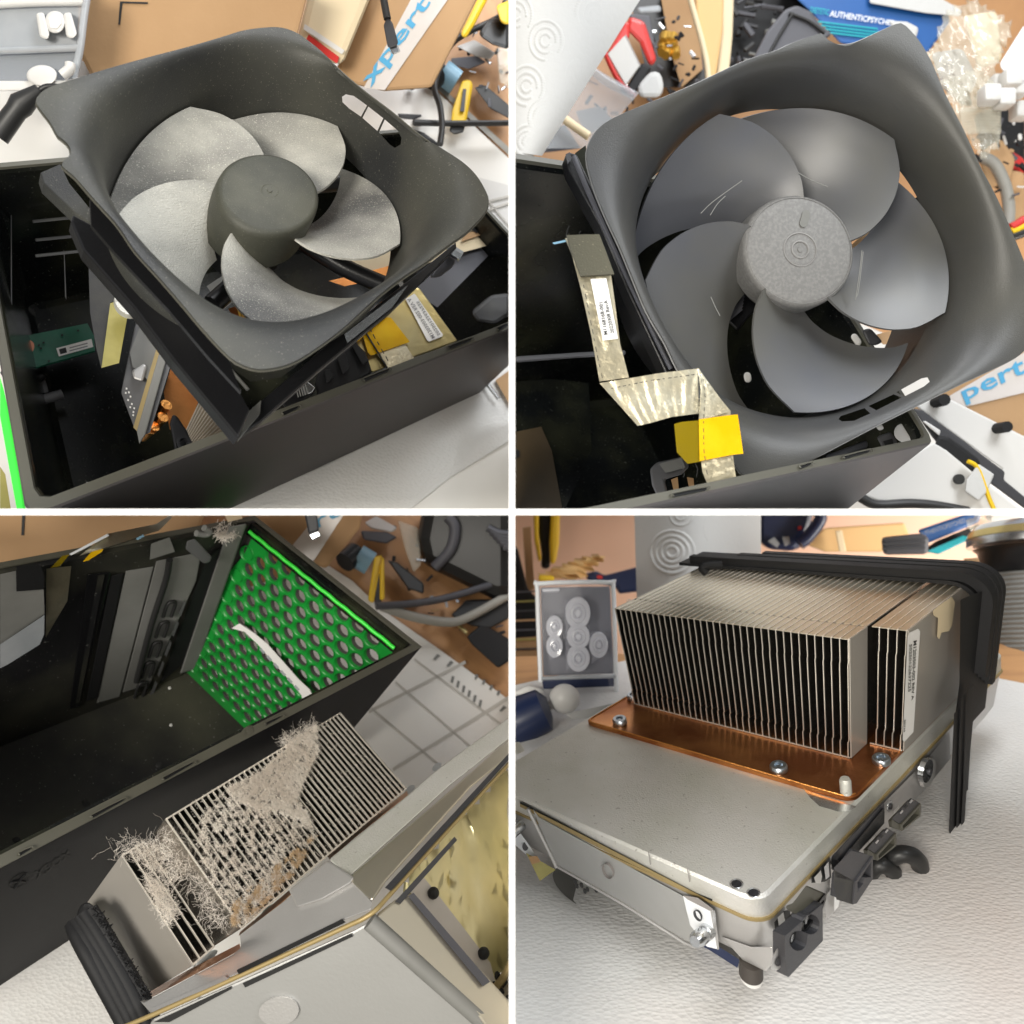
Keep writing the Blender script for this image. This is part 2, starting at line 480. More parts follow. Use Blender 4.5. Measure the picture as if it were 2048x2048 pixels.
def slab(name, pts, Y, th, m, parent=None, bevel=0.0, ext=None, smooth=None, cut=True, mats2=None):
    """block whose face is sighted at distance Y (number, list or a function of the point); th deep"""
    if callable(Y): w_ = [Y(p) for p in pts]
    elif isinstance(Y, (list, tuple)): w_ = [P(p, y) for p, y in zip(pts, Y)]
    else: w_ = [P(p, Y) for p in pts]
    e = Vector(ext) if ext is not None else centre(w_).normalized() * th
    mb = MB(); mb.plate(w_, e, 0, 1 if mats2 else 0)
    return mb.build(name, [m, mats2] if mats2 else m, parent, bevel=bevel, smooth=smooth, cut=cut)
def wire(name, pts, Y, r, m, parent=None, k=6, n=8):
    if callable(Y): w_ = [Y(p) for p in pts]
    elif isinstance(Y, (list, tuple)): w_ = [P(p, y) for p, y in zip(pts, Y)]
    else: w_ = [P(p, Y) for p in pts]
    mb = MB(); mb.tube(smoothpath(w_, k), r, n)
    return mb.build(name, m, parent, smooth=60)
def at0(pts, Y):
    return centre([P(p, Y) for p in pts]) if not callable(Y) else centre([Y(p) for p in pts])
def cut_out(o, cutters):                     # real openings through a wall
    for c in cutters:
        md = o.modifiers.new('cut', 'BOOLEAN'); md.operation = 'DIFFERENCE'; md.solver = 'EXACT'; md.object = c
    bpy.context.view_layer.update()
    dg = bpy.context.evaluated_depsgraph_get()
    me = bpy.data.meshes.new_from_object(o.evaluated_get(dg), depsgraph=dg)
    o.modifiers.clear(); old = o.data; me.name = old.name; o.data = me
    for c in cutters: bpy.data.objects.remove(c)
def cutter(pts, Y0, Y1):
    mb = MB(); a = [P(p, Y0) for p in pts]; b = [P(p, Y1) for p in pts]
    mb.loft([a, b], True, True)
    return mb.build('cutter', 'black', cut=False)
def pill(a, b, r, n=8, t0=0.0, t1=1.0):      # outline of a rounded slot between two sighted ends
    ax, ay = b[0] - a[0], b[1] - a[1]; l = math.hypot(ax, ay); ax /= l; ay /= l
    o = []
    g = math.atan2(ay, ax)
    for i in range(n + 1):
        t = g - math.pi / 2 + math.pi * i / n; o.append((b[0] + r * math.cos(t), b[1] + r * math.sin(t)))
    for i in range(n + 1):
        t = g + math.pi / 2 + math.pi * i / n; o.append((a[0] + r * math.cos(t), a[1] + r * math.sin(t)))
    return o
def shell_case(n, Lx, Wy, H, wt, label, cat, mats, group=None, floor=True, rimw=.0035, ins=.001):
    """open box shell: outer corner at the origin of frame n, rim at z = 0"""
    root = thing('console_shell', label, cat, F(n, Lx / 2, Wy / 2, -H), group)
    mb = MB()
    g = lambda x, y, z: F(n, x, y, z)
    x0, x1, y0, y1 = 0, Lx, 0, Wy
    ring = lambda o, z, r=.004: [g(x, y, z) for x, y in
        [(x0 + o + r, y0 + o), (x1 - o - r, y0 + o), (x1 - o - r * .3, y0 + o + r * .3), (x1 - o, y0 + o + r), (x1 - o, y1 - o - r), (x1 - o - r * .3, y1 - o - r * .3), (x1 - o - r, y1 - o),
         (x0 + o + r, y1 - o), (x0 + o + r * .3, y1 - o - r * .3), (x0 + o, y1 - o - r), (x0 + o, y0 + o + r), (x0 + o + r * .3, y0 + o + r * .3)]]
    mb.loft([ring(.002, -H), ring(0, -H + .002), ring(0, -.0006), ring(.0006, 0)], True, False, 0)
    mb.f.append([i for i in range(12)]); mb.m.append(0)
    a = mb.build('outer_wall', mats[0], root, smooth=40)
    mb = MB()
    mb.loft([ring(.0006, 0), ring(rimw, 0), ring(rimw + .0004, -.0012)], True, False, 0)
    mb.build('rim', mats[1], root)
    mb = MB()
    rs = [ring(rimw + .0004, -.0012), ring(wt, -.003), ring(wt + ins, -H + .006), ring(wt + ins + .003, -H + .003)]
    mb.loft(rs, True, False, 0)
    mb.f.append([36 + i for i in range(12)]); mb.m.append(0)
    mb.build('inner_wall', mats[2], root, fix=False)
    return root
def screw(parent, c, ax, r=.0028, h=.0016, m='zinc', name='screw'):
    ax = Vector(ax).normalized(); a = ax.orthogonal().normalized(); b = ax.cross(a)
    c = Vector(c)
    mb = MB()
    R_ = lambda rr, z: circ(c + ax * z, a * rr, b * rr, 22)
    mb.loft([R_(r, 0), R_(r, h * .7), R_(r * .86, h), R_(r * .5, h), R_(r * .46, h * .45)], True, False)
    k = len(mb.v) - 22
    mb.f.append([k + i for i in range(22)]); mb.m.append(0)
    mb.tube([c + ax * h * .3, c + ax * h * .8], r * .2, 8)
    return mb.build(name, m, parent, smooth=35)

def plane3(a, Ya, b, Yb, c, Yc):             # plane through three sighted points
    A_ = P(a, Ya); N = (P(b, Yb) - A_).cross(P(c, Yc) - A_).normalized(); d = N.dot(A_)
    if N.y > 0: N, d = -N, -d
    def f(p, up=0.0):
        u, v = uvp(p); r = Vector((u / FOC, 1, v / FOC))
        return r * ((d + up) / N.dot(r))
    f.N = N
    return f
def inpoly(poly, x, y):
    c = False; j = len(poly) - 1
    for i in range(len(poly)):
        a, b = poly[i], poly[j]
        if (a[1] > y) != (b[1] > y) and x < (b[0] - a[0]) * (y - a[1]) / (b[1] - a[1]) + a[0]: c = not c
        j = i
    return c
def rimclip(parent, a, b, n, hgt=10):
    slab('rim_clip', [a, b, (b[0] - 6, b[1] + hgt + 3), (a[0] + 6, a[1] + hgt + 3)], lambda p: G(n, p, z=.0006), .001, 'black', parent, ext=F(n, 0, 0, -.004) - F(n, 0, 0, 0))
    wire('clip_edge', [(a[0] + 5, a[1] + hgt), a, b, (b[0] + 8, b[1] + 8)], lambda p: G(n, p, z=.001), .0003, 'rim', parent, k=2)

# ---------------------------------------------------------------- fan shroud with rotor
def make_fan(n, rimpx, zc, zh, k, mats, phase, label, group, slot):
    """rimpx: outline of the flared rim as sighted, lying at height zc of frame n"""
    sh, bl, hb = mats
    root = thing('fan_shroud', label, 'computer fan', F(n, 0, 0, -.01 * k), group)
    R0 = .0665 * k
    rim = [L(n, p, z=zc) for p in rimpx]
    rim = [Vector(p) for p in smoothpath(rim, 3, True)]
    # resample by length
    N = 220
    d = [0]
    for i in range(len(rim)): d.append(d[-1] + (rim[(i + 1) % len(rim)] - rim[i]).length)
    out = []
    for i in range(N):
        t = d[-1] * i / N
        j = max(q for q in range(len(rim)) if d[q] <= t)
        f = (t - d[j]) / max(1e-9, d[j + 1] - d[j])
        out.append(rim[j].lerp(rim[(j + 1) % len(rim)], f))
    sm = [centre([out[(i + j) % N] for j in range(-11, 12)]) for i in range(N)]
    rings = []
    K = 20
    th = [math.atan2(p.y, p.x) for p in out]
    for a in range(0, K + 1):
        ring = []
        for p, sp_, t in zip(out, sm, th):
            if a < 0:
                q = (R0 * math.cos(t), R0 * math.sin(t), -.012 * k * (-a) / 2)
            else:
                s = a / K
                rr = s ** 1.75                       # horn: steep at the throat, flaring outwards
                p = sp_.lerp(p, s ** 9)
                zz = zc * math.sin(s * math.pi / 2) ** .9
                q = (R0 * math.cos(t) * (1 - rr) + p.x * rr, R0 * math.sin(t) * (1 - rr) + p.y * rr, zz)
            ring.append(q)
        rings.append(ring)
    mb = MB()
    V = [[F(n, *q) for q in r] for r in rings]
    # slot (three openings) cut by leaving faces out
    kk = 0
    for r in V: mb.v += r
    def in_slot(c):
        return False
    for i in range(len(rings) - 1):
        for j in range(N):
            j2 = (j + 1) % N
            mb.f.append([i * N + j, i * N + j2, (i + 1) * N + j2, (i + 1) * N + j]); mb.m.append(0)
    o = mb.build('shroud', [sh], root, smooth=40, solid=.0011)
    # slot openings: dark recessed pill shapes with rib bars, set in the horn wall
    if slot:
        cut_out(o, [cutter(c, slot[1], slot[2]) for c in slot[0]])
    # hub: cup with domed edge
    mb = MB()
    prof = [(.0, zh), (.0205, zh), (.0220, zh - .0004), (.0229, zh - .0012), (.0233, zh - .003), (.0235, zh - .008 * k), (.0236, -.0035 * k), (.0215, -.0042 * k)]
    cup = []
    for r, z in prof:
        cup.append([F(n, r * k * math.cos(t), r * k * math.sin(t), z) for t in [2 * math.pi * i / 72 for i in range(72)]])
    mb.loft(cup[1:], True, False)
    mb.f.append(list(range(72))); mb.m.append(0)
    h = mb.build('hub', [hb], root, smooth=50)
    mb = MB(); mb.loft([[F(n, .0185 * k * math.cos(t), .0185 * k * math.sin(t), z) for t in [2 * math.pi * i / 48 for i in range(48)]] for z in (0, -.018 * k)], True, True); mb.build('motor', 'black', root, smooth=50)
    # lip of the rim, wear and edge highlight painted paler, and the rings moulded in the hub
    mb = MB(); mb.tube([F(n, p.x, p.y, zc + .0001) for p in out] + [F(n, out[0].x, out[0].y, zc + .0001)], .00035 * k, 5)
    mb.build('rim_lip', 'rim' if k < 1 else 'liplit', root, smooth=60)
    if k >= 1:
        mb = MB()
        for r0, hh in ((.0218, .00012), (.0068, .00035), (.0062, .00010), (.0034, .00045)):
            mb.tube([F(n, r0 * math.cos(t), r0 * math.sin(t), zh) for t in [2 * math.pi * i / 60 for i in range(61)]], hh, 6)
        mb.build('hub_ring', 'hubring', root, smooth=60)
    mb = MB()
    for (ra, rb, z) in ((.0, .0011, .0003), (.0034, .0037, .00012)):
        c0 = [F(n, rb * k * math.cos(t), rb * k * math.sin(t), zh + z) for t in [2 * math.pi * i / 28 for i in range(28)]]
        c1 = [F(n, rb * 1.15 * k * math.cos(t), rb * 1.15 * k * math.sin(t), zh) for t in [2 * math.pi * i / 28 for i in range(28)]]
        if ra == 0: mb.loft([c1, c0], True, True)
        else:
            c2 = [F(n, ra * k * math.cos(t), ra * k * math.sin(t), zh) for t in [2 * math.pi * i / 28 for i in range(28)]]
            mb.loft([c1, c0, c2], True, False)
    mb.build('hub_pin', [hb], h if False else root, smooth=40)
    # blades
    def lerp_tab(r, tab):
        for i in range(len(tab) - 1):
            if r <= tab[i + 1][0]:
                f = (r - tab[i][0]) / (tab[i + 1][0] - tab[i][0]); return tab[i][1] * (1 - f) + tab[i + 1][1] * f
        return tab[-1][1]
    lead = [(.021, 84), (.030, 89), (.040, 97), (.048, 104), (.056, 112), (.0625, 121), (.066, 125)]
    trail = [(.021, 150), (.028, 153), (.036, 159), (.044, 166), (.052, 173), (.060, 180), (.066, 187)]
    proto = None
    for b in range(5):
        mb = MB()
        nr, na = 22, 26
        rows = []
        for i in range(nr + 1):
            r = (.0213 + (.0645 - .0213) * i / nr)
            a0 = lerp_tab(r, lead); a1 = lerp_tab(r, trail)
            row = []
            for j in range(na + 1):
                s = j / na
                a = a0 + (a1 - a0) * s
                fr = (r - .0213) / (.0645 - .0213)
                zl = (.0095 + .0025 * fr) * k; zt = (-.010 + .003 * fr) * k
                z = zl * (1 - s) + zt * s + .0035 * k * math.sin(math.pi * s) * (0.35 + .65 * fr)
                t = math.radians(a - 122 + phase + 72 * b)
                row.append(F(n, r * k * math.cos(t), r * k * math.sin(t), z))
            rows.append(row)
        mb.loft(rows, False, False)
        mb.build('blade', [bl], root, smooth=60, solid=.0009 * k)
    return root


# ================================================================ station 1: fan lifted out of the shell
Q = 1
rim1 = [(137,398),(146,372),(180,345),(240,322),(400,272),(560,226),(700,188),(850,145),(905,128),(970,117),(1050,113),
 (1110,130),(1160,162),(1220,210),(1320,300),(1400,365),(1480,425),(1570,500),(1660,565),(1740,618),(1790,665),(1825,720),
 (1841,765),(1826,812),(1757,885),(1705,922),(1603,999),(1527,1049),(1451,1105),(1375,1171),(1298,1242),(1197,1319),(1095,1380),
 (994,1402),(930,1392),(863,1354),(762,1247),(686,1156),(594,1050),(508,955),(442,858),(355,762),(284,680),(230,632),(252,612),
 (267,584),(260,562),(244,543),(218,523),(193,477),(160,433)]
slot1 = [[(1291,365),(1305,356),(1335,362),(1385,398),(1362,440),(1318,410),(1292,385)],
         [(1390,402),(1446,446),(1424,494),(1368,445)],
         [(1452,451),(1500,492),(1515,520),(1512,545),(1490,558),(1470,545),(1430,500)]]
fan1 = make_fan('S1', rim1, .0332, .0140, .85, ('shroud1', 'blade1', 'hub1'), 84,
                'dust coated fan with pale grey blades in a dusty black square shroud', None,
                (slot1, .22, .36))
T1 = plane_of('C1', -.1125)
t1 = lambda h=0: (lambda p: T(p, T1, h))
S1 = lambda z: (lambda p: G('S1', p, z=z))
I1 = lambda z: (lambda p: G('C1', p, z=z))
# black housing the shroud stands on
up1 = (F('S1', 0, 0, .01) - F('S1', 0, 0, 0))
dn1 = -up1
slab('housing', [(268,835),(275,808),(352,850),(430,943),(640,1167),(790,1345),(905,1475),(945,1548),(899,1652),(660,1365),(508,1162),(315,943)], S1(.006), .01, 'black', fan1, ext=dn1 * .5, bevel=.0006)
slab('housing_lip', [(340,752),(442,860),(508,957),(594,1052),(686,1158),(762,1249),(863,1356),(910,1480),(790,1350),(640,1172),(430,948),(345,850)], S1(.026), .01, 'black', fan1, ext=dn1 * .12)
slab('corner_tab', [(152,650),(228,617),(262,690),(352,800),(352,850),(280,800),(165,690)], S1(-.001), .01, 'shroud1', fan1, ext=dn1 * .5, bevel=.0004)
slab('housing', [(899,1652),(945,1546),(1280,1262),(1500,1090),(1722,912),(1724,935),(1480,1170),(1200,1400),(985,1590)], S1(-.002), .01, 'black', fan1, ext=dn1 * .35, bevel=.0005)
slab('corner_pocket', [(800,1335),(945,1440),(1060,1425),(1250,1280),(975,1545),(940,1552),(905,1478)], S1(-.004), .01, 'shellin', fan1, ext=dn1 * .3)
slab('corner_tip', [(941,1550),(985,1510),(981,1560),(905,1652)], S1(-.0005), .01, 'smudge', fan1, ext=dn1 * .3)
for a, b, c_ in (((350,850),(905,1475),(640,1167)), ((380,862),(935,1470),(690,1190))):
    wire('housing_rib', [a, c_, b], S1(.001), .0006, 'smudge', fan1)
slab('clear_strip', [(1300,1262),(1470,1130),(1540,1075),(1480,1160),(1310,1295)], S1(.003), .0004, 'clear', fan1)
# struts behind the blades
for px in ([(1130,905),(1300,1010),(1460,1080)], [(800,1150),(900,1060),(960,1010)], [(1180,700),(1280,690)]):
    wire('motor_strut', px, S1(-.014), .0035, 'black', fan1)
# shell
shell1 = shell_case('C1', .301, .151, .1123, .0045, 'open black shell holding boards and fins under the dusty fan', 'console shell', ('shell', 'rim', 'shellin'))
rimclip(shell1, (1372,1426), (1470,1388), 'C1'); rimclip(shell1, (1690,1305), (1782,1272), 'C1'); rimclip(shell1, (1876,1235), (1921,1216), 'C1'); rimclip(shell1, (1065,1553), (1128,1528), 'C1')
# green end insert
slab('vent_insert', [(0,1422),(14,1470),(55,1650),(97,1925),(64,1925),(30,1740),(0,1570)], I1(-.002), .004, 'greenbright', shell1)
slab('inner_board', [(0,1760),(20,1790),(42,1925),(0,1925)], I1(-.02), .004, 'pcbyellow', shell1)
slab('foot_tab', [(318,1862),(326,1818),(336,1820),(352,1850),(350,1868)], I1(-.01), .002, 'graypad', shell1)
# moulded rib details on the far inner wall
for x0, y0, x1, y1 in ((20,700,110,705),(120,760,250,748),(120,830,270,815),(130,900,280,885),(130,960,300,942),(40,640,40,1230),(240,940,245,1120)):
    slab('wall_rib', [(x0, y0), (x1, y1), (x1 + 6, y1 + 12), (x0 + 4, y0 + 12)], I1(-.03), .003, 'blackmatte', shell1, bevel=.0004)
# floor mouldings
rb = thing('moulded_bracket', 'glossy black moulded bracket under the green board inside the shell', 'bracket', I1(-.09)((130, 1450)))
slab('plate', [(55,1462),(170,1430),(185,1480),(75,1512)], I1(-.095), .003, 'wallin', rb, bevel=.0008)
wire('rib', [(65,1530),(120,1520),(236,1486)], I1(-.092), .0022, 'wallin', rb)
wire('rib', [(20,1400),(50,1455),(60,1530)], I1(-.092), .0022, 'black', rb)
wire('hook', [(50,1420),(85,1445),(130,1440),(160,1415)], I1(-.09), .0020, 'black', rb)
# green board
pc = thing('circuit_board', 'green circuit board with a copper ring and a white sticker', 'circuit board', I1(-.08)((180, 1310)))
pp = [(0,1299),(30,1294),(66,1273),(193,1248),(330,1220),(355,1268),(358,1322),(109,1393),(81,1380),(76,1360),(0,1375)]
slab('board', pp, I1(-.08), .0016, 'pcb', pc, ext=(F('C1', .05, .05, -.0816) - F('C1', .05, .05, -.08)))
c0 = I1(-.0795)((95, 1315)); ax = (I1(-.0795)((130, 1310)) - c0); ay = (I1(-.0795)((93, 1350)) - c0)
mb = MB(); mb.loft([circ(c0 + up1 * .03, ax * .98, ay * .9), circ(c0 + up1 * .04, ax * .62, ay * .6)]); mb.build('copper_ring', 'salmon', pc)
mb = MB(); mb.loft([circ(c0 + up1 * .04, ax * .62, ay * .6), circ(c0 + up1 * .01, ax * .5, ay * .5)], cap=True); mb.build('bolt', 'black', pc)
slab('copper_pad', [(0,1298),(8,1300),(18,1365),(0,1372)], I1(-.0792), .0004, 'salmon', pc)
st = slab('sticker', [(212,1314),(345,1279),(352,1309),(222,1345)], I1(-.0792), .0003, 'paperlabel', pc)
slab('print_block', [(222,1318),(248,1311),(253,1330),(228,1337)], I1(-.0789), .0001, 'ink', st)
for i in range(2):
    slab('print_line', [(262, 1311 + i * 11), (330, 1293 + i * 11), (331, 1297 + i * 11), (263, 1315 + i * 11)], I1(-.0789), .0001, 'inkgrey', st)
for x, y in ((142,1300),(160,1290),(150,1312),(60,1325),(230,1262),(180,1360),(290,1245)):
    slab('component', [(x, y), (x + 8, y - 2), (x + 9, y + 5), (x + 1, y + 7)], I1(-.0785), .0006, 'ink', pc)
# dark metal board housing standing in the shell
un = thing('heat_sink_module', 'grey metal board tray with a gold seam and fins, standing inside the shell', 'heat sink', I1(-.1)((560, 1500)))
slab('black_cover', [(332,940),(418,1030),(470,1130),(418,1140),(383,1392),(365,1322),(340,1180)], I1(-.03), .004, 'blackmatte', un)
slab('bare_board', [(416,1144),(442,1136),(482,1187),(449,1370),(383,1388)], I1(-.026), .0016, 'pcbyellow', un)
cc = I1(-.015)((490, 1135)); aa = I1(-.015)((545, 1155)) - cc; bb = I1(-.015)((478, 1185)) - cc
mb = MB(); mb.loft([circ(cc, aa, bb), circ(cc + dn1 * .25, aa, bb)], cap=True); mb.build('round_cap', 'alu', un, smooth=40)
slab('tray', [(518,1187),(560,1180),(604,1289),(508,1619),(457,1482),(477,1380)], I1(-.045), .006, 'wallin', un, bevel=.0006)
slab('tray_wall', [(545,1190),(604,1200),(618,1300),(560,1440),(530,1400),(500,1385),(490,1330)], I1(-.043), .002, 'graypad', un)
slab('tray_step', [(495,1400),(545,1370),(555,1385),(540,1440),(505,1430)], I1(-.041), .003, 'aluside', un, bevel=.001)
slab('seam', [(598,1289),(612,1296),(516,1627),(503,1612)], I1(-.040), .002, 'gold', un)
slab('tray_edge', [(612,1293),(636,1330),(549,1640),(526,1677),(516,1627)], I1(-.039), .003, 'graypad', un, bevel=.0005)
slab('tray_edge', [(636,1330),(652,1352),(566,1632),(549,1640)], I1(-.041), .003, 'wallin', un)
for i, (x, y) in enumerate([(475,1462),(484,1476),(472,1478),(490,1492),(481,1505),(495,1520),(489,1532),(504,1536),(501,1550),(500,1562)]):
    slab('hole_dot', [(x, y), (x + 6, y + 2), (x + 5, y + 9), (x - 1, y + 7)], I1(-.0445), .0004, 'paperlabel', un)
slab('copper_base', [(655,1352),(700,1400),(762,1480),(700,1640),(640,1620),(618,1480)], I1(-.052), .003, 'copper', un)
for (x, y) in ((600, 1560), (587, 1606), (553, 1640), (538, 1652)):
    mb = MB(); c_ = I1(-.05)((x, y)); mb.tube([c_, c_ + up1 * .5 + Vector((.002, 0, .001))], [.0018, .0024], 14); mb.build('screw_post', 'copperedge', un, smooth=40)
mb = MB()
for i in range(15):
    f = i / 14
    a = (762 + 126 * f, 1492 + 150 * f); b = (693 + 75 * f, 1640 + 70 * f)
    p0, p1 = I1(-.035)(a), I1(-.048)(b)
    s_ = (I1(-.035)((a[0] + 4.2, a[1])) - p0)
    mb.plate([p0, p0 + s_, p1 + s_, p1], (0, .012, 0))
mb.build('fin_stack', 'finedge', un)
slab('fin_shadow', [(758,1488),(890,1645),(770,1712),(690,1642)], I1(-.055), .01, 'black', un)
# black clip with screw eye
cl = thing('corner_clip', 'black moulded corner clip with a screw eye beside the near rim', 'clip', I1(-.02)((680, 1690)))
slab('clip_arm', [(652,1562),(668,1570),(705,1625),(722,1665),(735,1690),(700,1712),(660,1705),(648,1640),(640,1600)], I1(-.012), .01, 'black', cl, bevel=.0015)
mb = MB(); c_ = I1(-.01)((690, 1675)); e1 = I1(-.01)((716, 1675)) - c_; e2 = I1(-.01)((690, 1703)) - c_
mb.loft([circ(c_, e1, e2), circ(c_ + up1 * .12, e1, e2), circ(c_ + up1 * .12, e1 * .6, e2 * .6), circ(c_, e1 * .5, e2 * .5)]); mb.build('screw_eye', 'black', cl, smooth=40)
slab('clip_foot', [(620,1735),(640,1705),(690,1712),(668,1738)], I1(-.011), .006, 'black', cl, bevel=.001)

# right half of the interior: foil wrapped sink with sticker and yellow tape
fs = thing('foil_wrapped_sink', 'gold foil wrapped block with a white sticker and yellow tape', 'heat sink', I1(-.02)((1560, 1250)))
slab('foil_face', [(1583,1087),(1728,1288),(1402,1408),(1330,1278),(1420,1170),(1545,1082)], I1(-.012), .02, 'foilgold', fs, bevel=.0008)
sk = slab('sticker', [(1530,1128),(1563,1108),(1568,1112),(1671,1262),(1668,1270),(1619,1289),(1612,1284)], I1(-.0112), .0003, 'paperlabel', fs)
mb = MB()
text_on(mb, 'M1203503-002 REV A', *[I1(-.0109)(p) for p in ((1630,1278),(1536,1130),(1548,1122),(1643,1272))])
text_on(mb, 'S0250122637225', *[I1(-.0109)(p) for p in ((1652,1268),(1570,1140),(1580,1134),(1663,1262))])
mb.build('lettering', 'inkgrey', sk)
slab('foil_strip', [(1385,1278),(1478,1222),(1563,1352),(1560,1378),(1478,1398),(1462,1392)], I1(-.0105), .0006, 'foil', fs)
slab('yellow_tape', [(1365,1252),(1440,1196),(1475,1198),(1547,1290),(1400,1342),(1388,1330)], I1(-.0100), .0003, 'kapton', fs)
slab('yellow_tape', [(1330,1268),(1398,1190),(1450,1160),(1462,1192),(1390,1250),(1350,1290)], I1(-.0085), .0003, 'kapton', fs)
wire('foil_edge_line', [(1380,1255),(1420,1320),(1468,1400)], I1(-.0092), .0004, 'ink', fs)
for a, b in (((1395,1240),(1402,1252)), ((1408,1262),(1416,1278)), ((1424,1290),(1431,1302)), ((1440,1318),(1448,1334)), ((1456,1345),(1464,1362))):
    wire('dash', [a, b], I1(-.0088), .0003, 'ink', fs, k=1, n=4)
gk = thing('rubber_gasket', 'black rubber gasket with raised ribs near the yellow tape', 'gasket', I1(-.02)((1270, 1420)))
slab('sleeve', [(1196,1415),(1255,1355),(1340,1290),(1380,1330),(1402,1395),(1398,1412),(1290,1470),(1200,1500),(1188,1450)], I1(-.010), .01, 'rubber', gk, bevel=.002)
for a in ([(1222,1395),(1250,1392),(1262,1420),(1244,1440),(1232,1446)], [(1270,1345),(1302,1330),(1322,1390),(1300,1412),(1290,1408)], [(1322,1298),(1342,1288),(1394,1360),(1372,1378),(1366,1374)]):
    slab('rib', a, I1(-.0075), .002, 'rubber', gk, bevel=.0005)
cn = thing('connector', 'small black connector with metal pins by the near rim', 'connector', I1(-.01)((1140, 1470)))
slab('body', [(1085,1478),(1135,1440),(1185,1455),(1190,1480),(1130,1525),(1075,1540),(1060,1520)], I1(-.008), .01, 'black', cn, bevel=.001)
for i in range(5):
    slab('pin', [(1114 + i * 9, 1462 - i * 3), (1118 + i * 9, 1460 - i * 3), (1128 + i * 9, 1498 - i * 3), (1124 + i * 9, 1500 - i * 3)], I1(-.0065), .0008, 'graypad', cn)
slab('metal_tab', [(1125,1448),(1150,1430),(1190,1462),(1178,1482),(1150,1492)], I1(-.0072), .001, 'steel', cn, bevel=.0004)
# cream block and slate side (power unit) at the right end
pw = thing('power_unit', 'cream topped block with a slate grey side at the right end', 'power supply', I1(-.03)((1750, 1000)))
slab('top_cover', [(1545,905),(1660,870),(1800,818),(1893,912),(1725,958),(1560,1010)], I1(-.018), .003, 'cream', pw)
slab('side_panel', [(1893,914),(1650,1160),(1560,1100),(1575,1010),(1725,960)], I1(-.022), .004, 'graycard', pw)
slab('trim', [(1752,882),(1820,865),(1836,880),(1740,912)], I1(-.016), .001, 'card', pw)
slab('trim_inlay', [(1775,865),(1812,850),(1822,858),(1800,880)], I1(-.0155), .001, 'ink', pw)
bs = thing('black_stop_block', 'matte black chamfered block in the right corner of the shell', 'block', I1(-.01)((1850, 1160)))
slab('block', [(1775,1175),(1852,1112),(1925,1105),(1925,1190),(1870,1225),(1800,1215)], I1(-.006), .012, 'blackmatte', bs, bevel=.002)
sp_ = thing('standoff_screw', 'shiny hex screw sticking out below the right shroud edge', 'screw', I1(0.0)((1705, 945)))
mb = MB(); a = S1(-.006)((1690, 938)); b = S1(-.006)((1740, 968)); mb.tube([a, b], .0022, 6); mb.build('shank', 'zinc', sp_)
slab('screw_boss', [(1640,1010),(1695,960),(1722,985),(1705,1010),(1660,1045),(1620,1050)], S1(-.009), .006, 'greyslot', sp_, bevel=.001)
# things glimpsed through the rotor
gi = thing('copper_coil', 'copper coloured winding glimpsed between the lower blades', 'coil', S1(-.045)((1000, 1160)))
slab('winding', [(860,1165),(1010,1120),(1130,1180),(1080,1230),(900,1225)], S1(-.040), .006, 'copper', gi)
slab('winding', [(1240,1060),(1330,1040),(1480,1000),(1500,1040),(1300,1080)], S1(-.040), .006, 'copper', gi)
for i in range(14):
    wire('wire_turn', [(900 + i * 11, 1165 + (i % 2) * 4), (915 + i * 11, 1225)], S1(-.038), .0006, 'brass', gi, k=1, n=4)
slab('brass_plate', [(1290,960),(1480,930),(1500,1000),(1440,1040),(1300,1000)], S1(-.045), .004, 'cream', gi)
slab('grey_board', [(780,1080),(900,1000),(960,980),(980,1060),(840,1170)], S1(-.046), .004, 'graypad', gi)

# ---- surroundings
desk = slab('wood_desk', [(-400,-500),(2500,-500),(2500,2300),(-400,2300)], t1(-.004), .02, 'wood'); structure(desk)
tb = slab('table_board', [(-300,250),(1200,200),(1560,312),(1650,345),(1925,602),(2300,960),(2300,2300),(-300,2300)], t1(0), .003, 'table'); structure(tb)
fo = slab('foam_sheet', [(700,2050),(870,1900),(1200,1770),(1640,1560),(1921,1390),(1990,1500),(1960,1640),(1700,1800),(1500,1960),(1300,2100)], t1(.0012), .0008, 'foam'); structure(fo)
matb = slab('paper_sheet', [(1690,640),(1925,700),(1925,1100),(1800,900)], t1(.0008), .0006, 'whitepl'); structure(matb)
for a in ([(1690,790),(1925,735)], [(1790,690),(1925,850)], [(1835,790),(1925,760)]):
    o = slab('printed_line', [a[0], a[1], (a[1][0], a[1][1] + 9), (a[0][0], a[0][1] + 9)], t1(.0018), .0002, 'gridline'); structure(o)
wl = slab('back_wall', [(-300,-300),(2300,-300),(2300,700),(-300,700)], .95, .02, 'salmonwall'); structure(wl)

bA = thing('cardboard_box', 'large plain brown cardboard box with a black corner mark', 'box', P((600, 300), .38))
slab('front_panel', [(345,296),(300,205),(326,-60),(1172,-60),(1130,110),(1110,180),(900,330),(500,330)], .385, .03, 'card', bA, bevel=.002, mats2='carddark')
slab('corner_mark', [(446,92),(453,5),(558,8),(558,15),(462,12),(453,94)], .3845, .0002, 'ink', bA)
bR = thing('mailer_bag', 'pale pink mailer with a red stripe between the two boxes', 'mailer', P((1250, 150), .41))
slab('bag', [(1110,190),(1172,-60),(1420,-60),(1290,255),(1240,230),(1180,170)], .415, .02, 'cream', bR, bevel=.004)
slab('red_stripe', [(1165,130),(1280,215),(1272,240),(1150,160)], .4145, .0004, 'red', bR)
slab('clear_fold', [(1150,90),(1300,190),(1290,205),(1145,110)], .414, .0004, 'whitepl', bR)
bB = thing('taped_cardboard_box', 'brown cardboard box with white and blue printed parcel tape', 'box', P((1500, 300), .42))
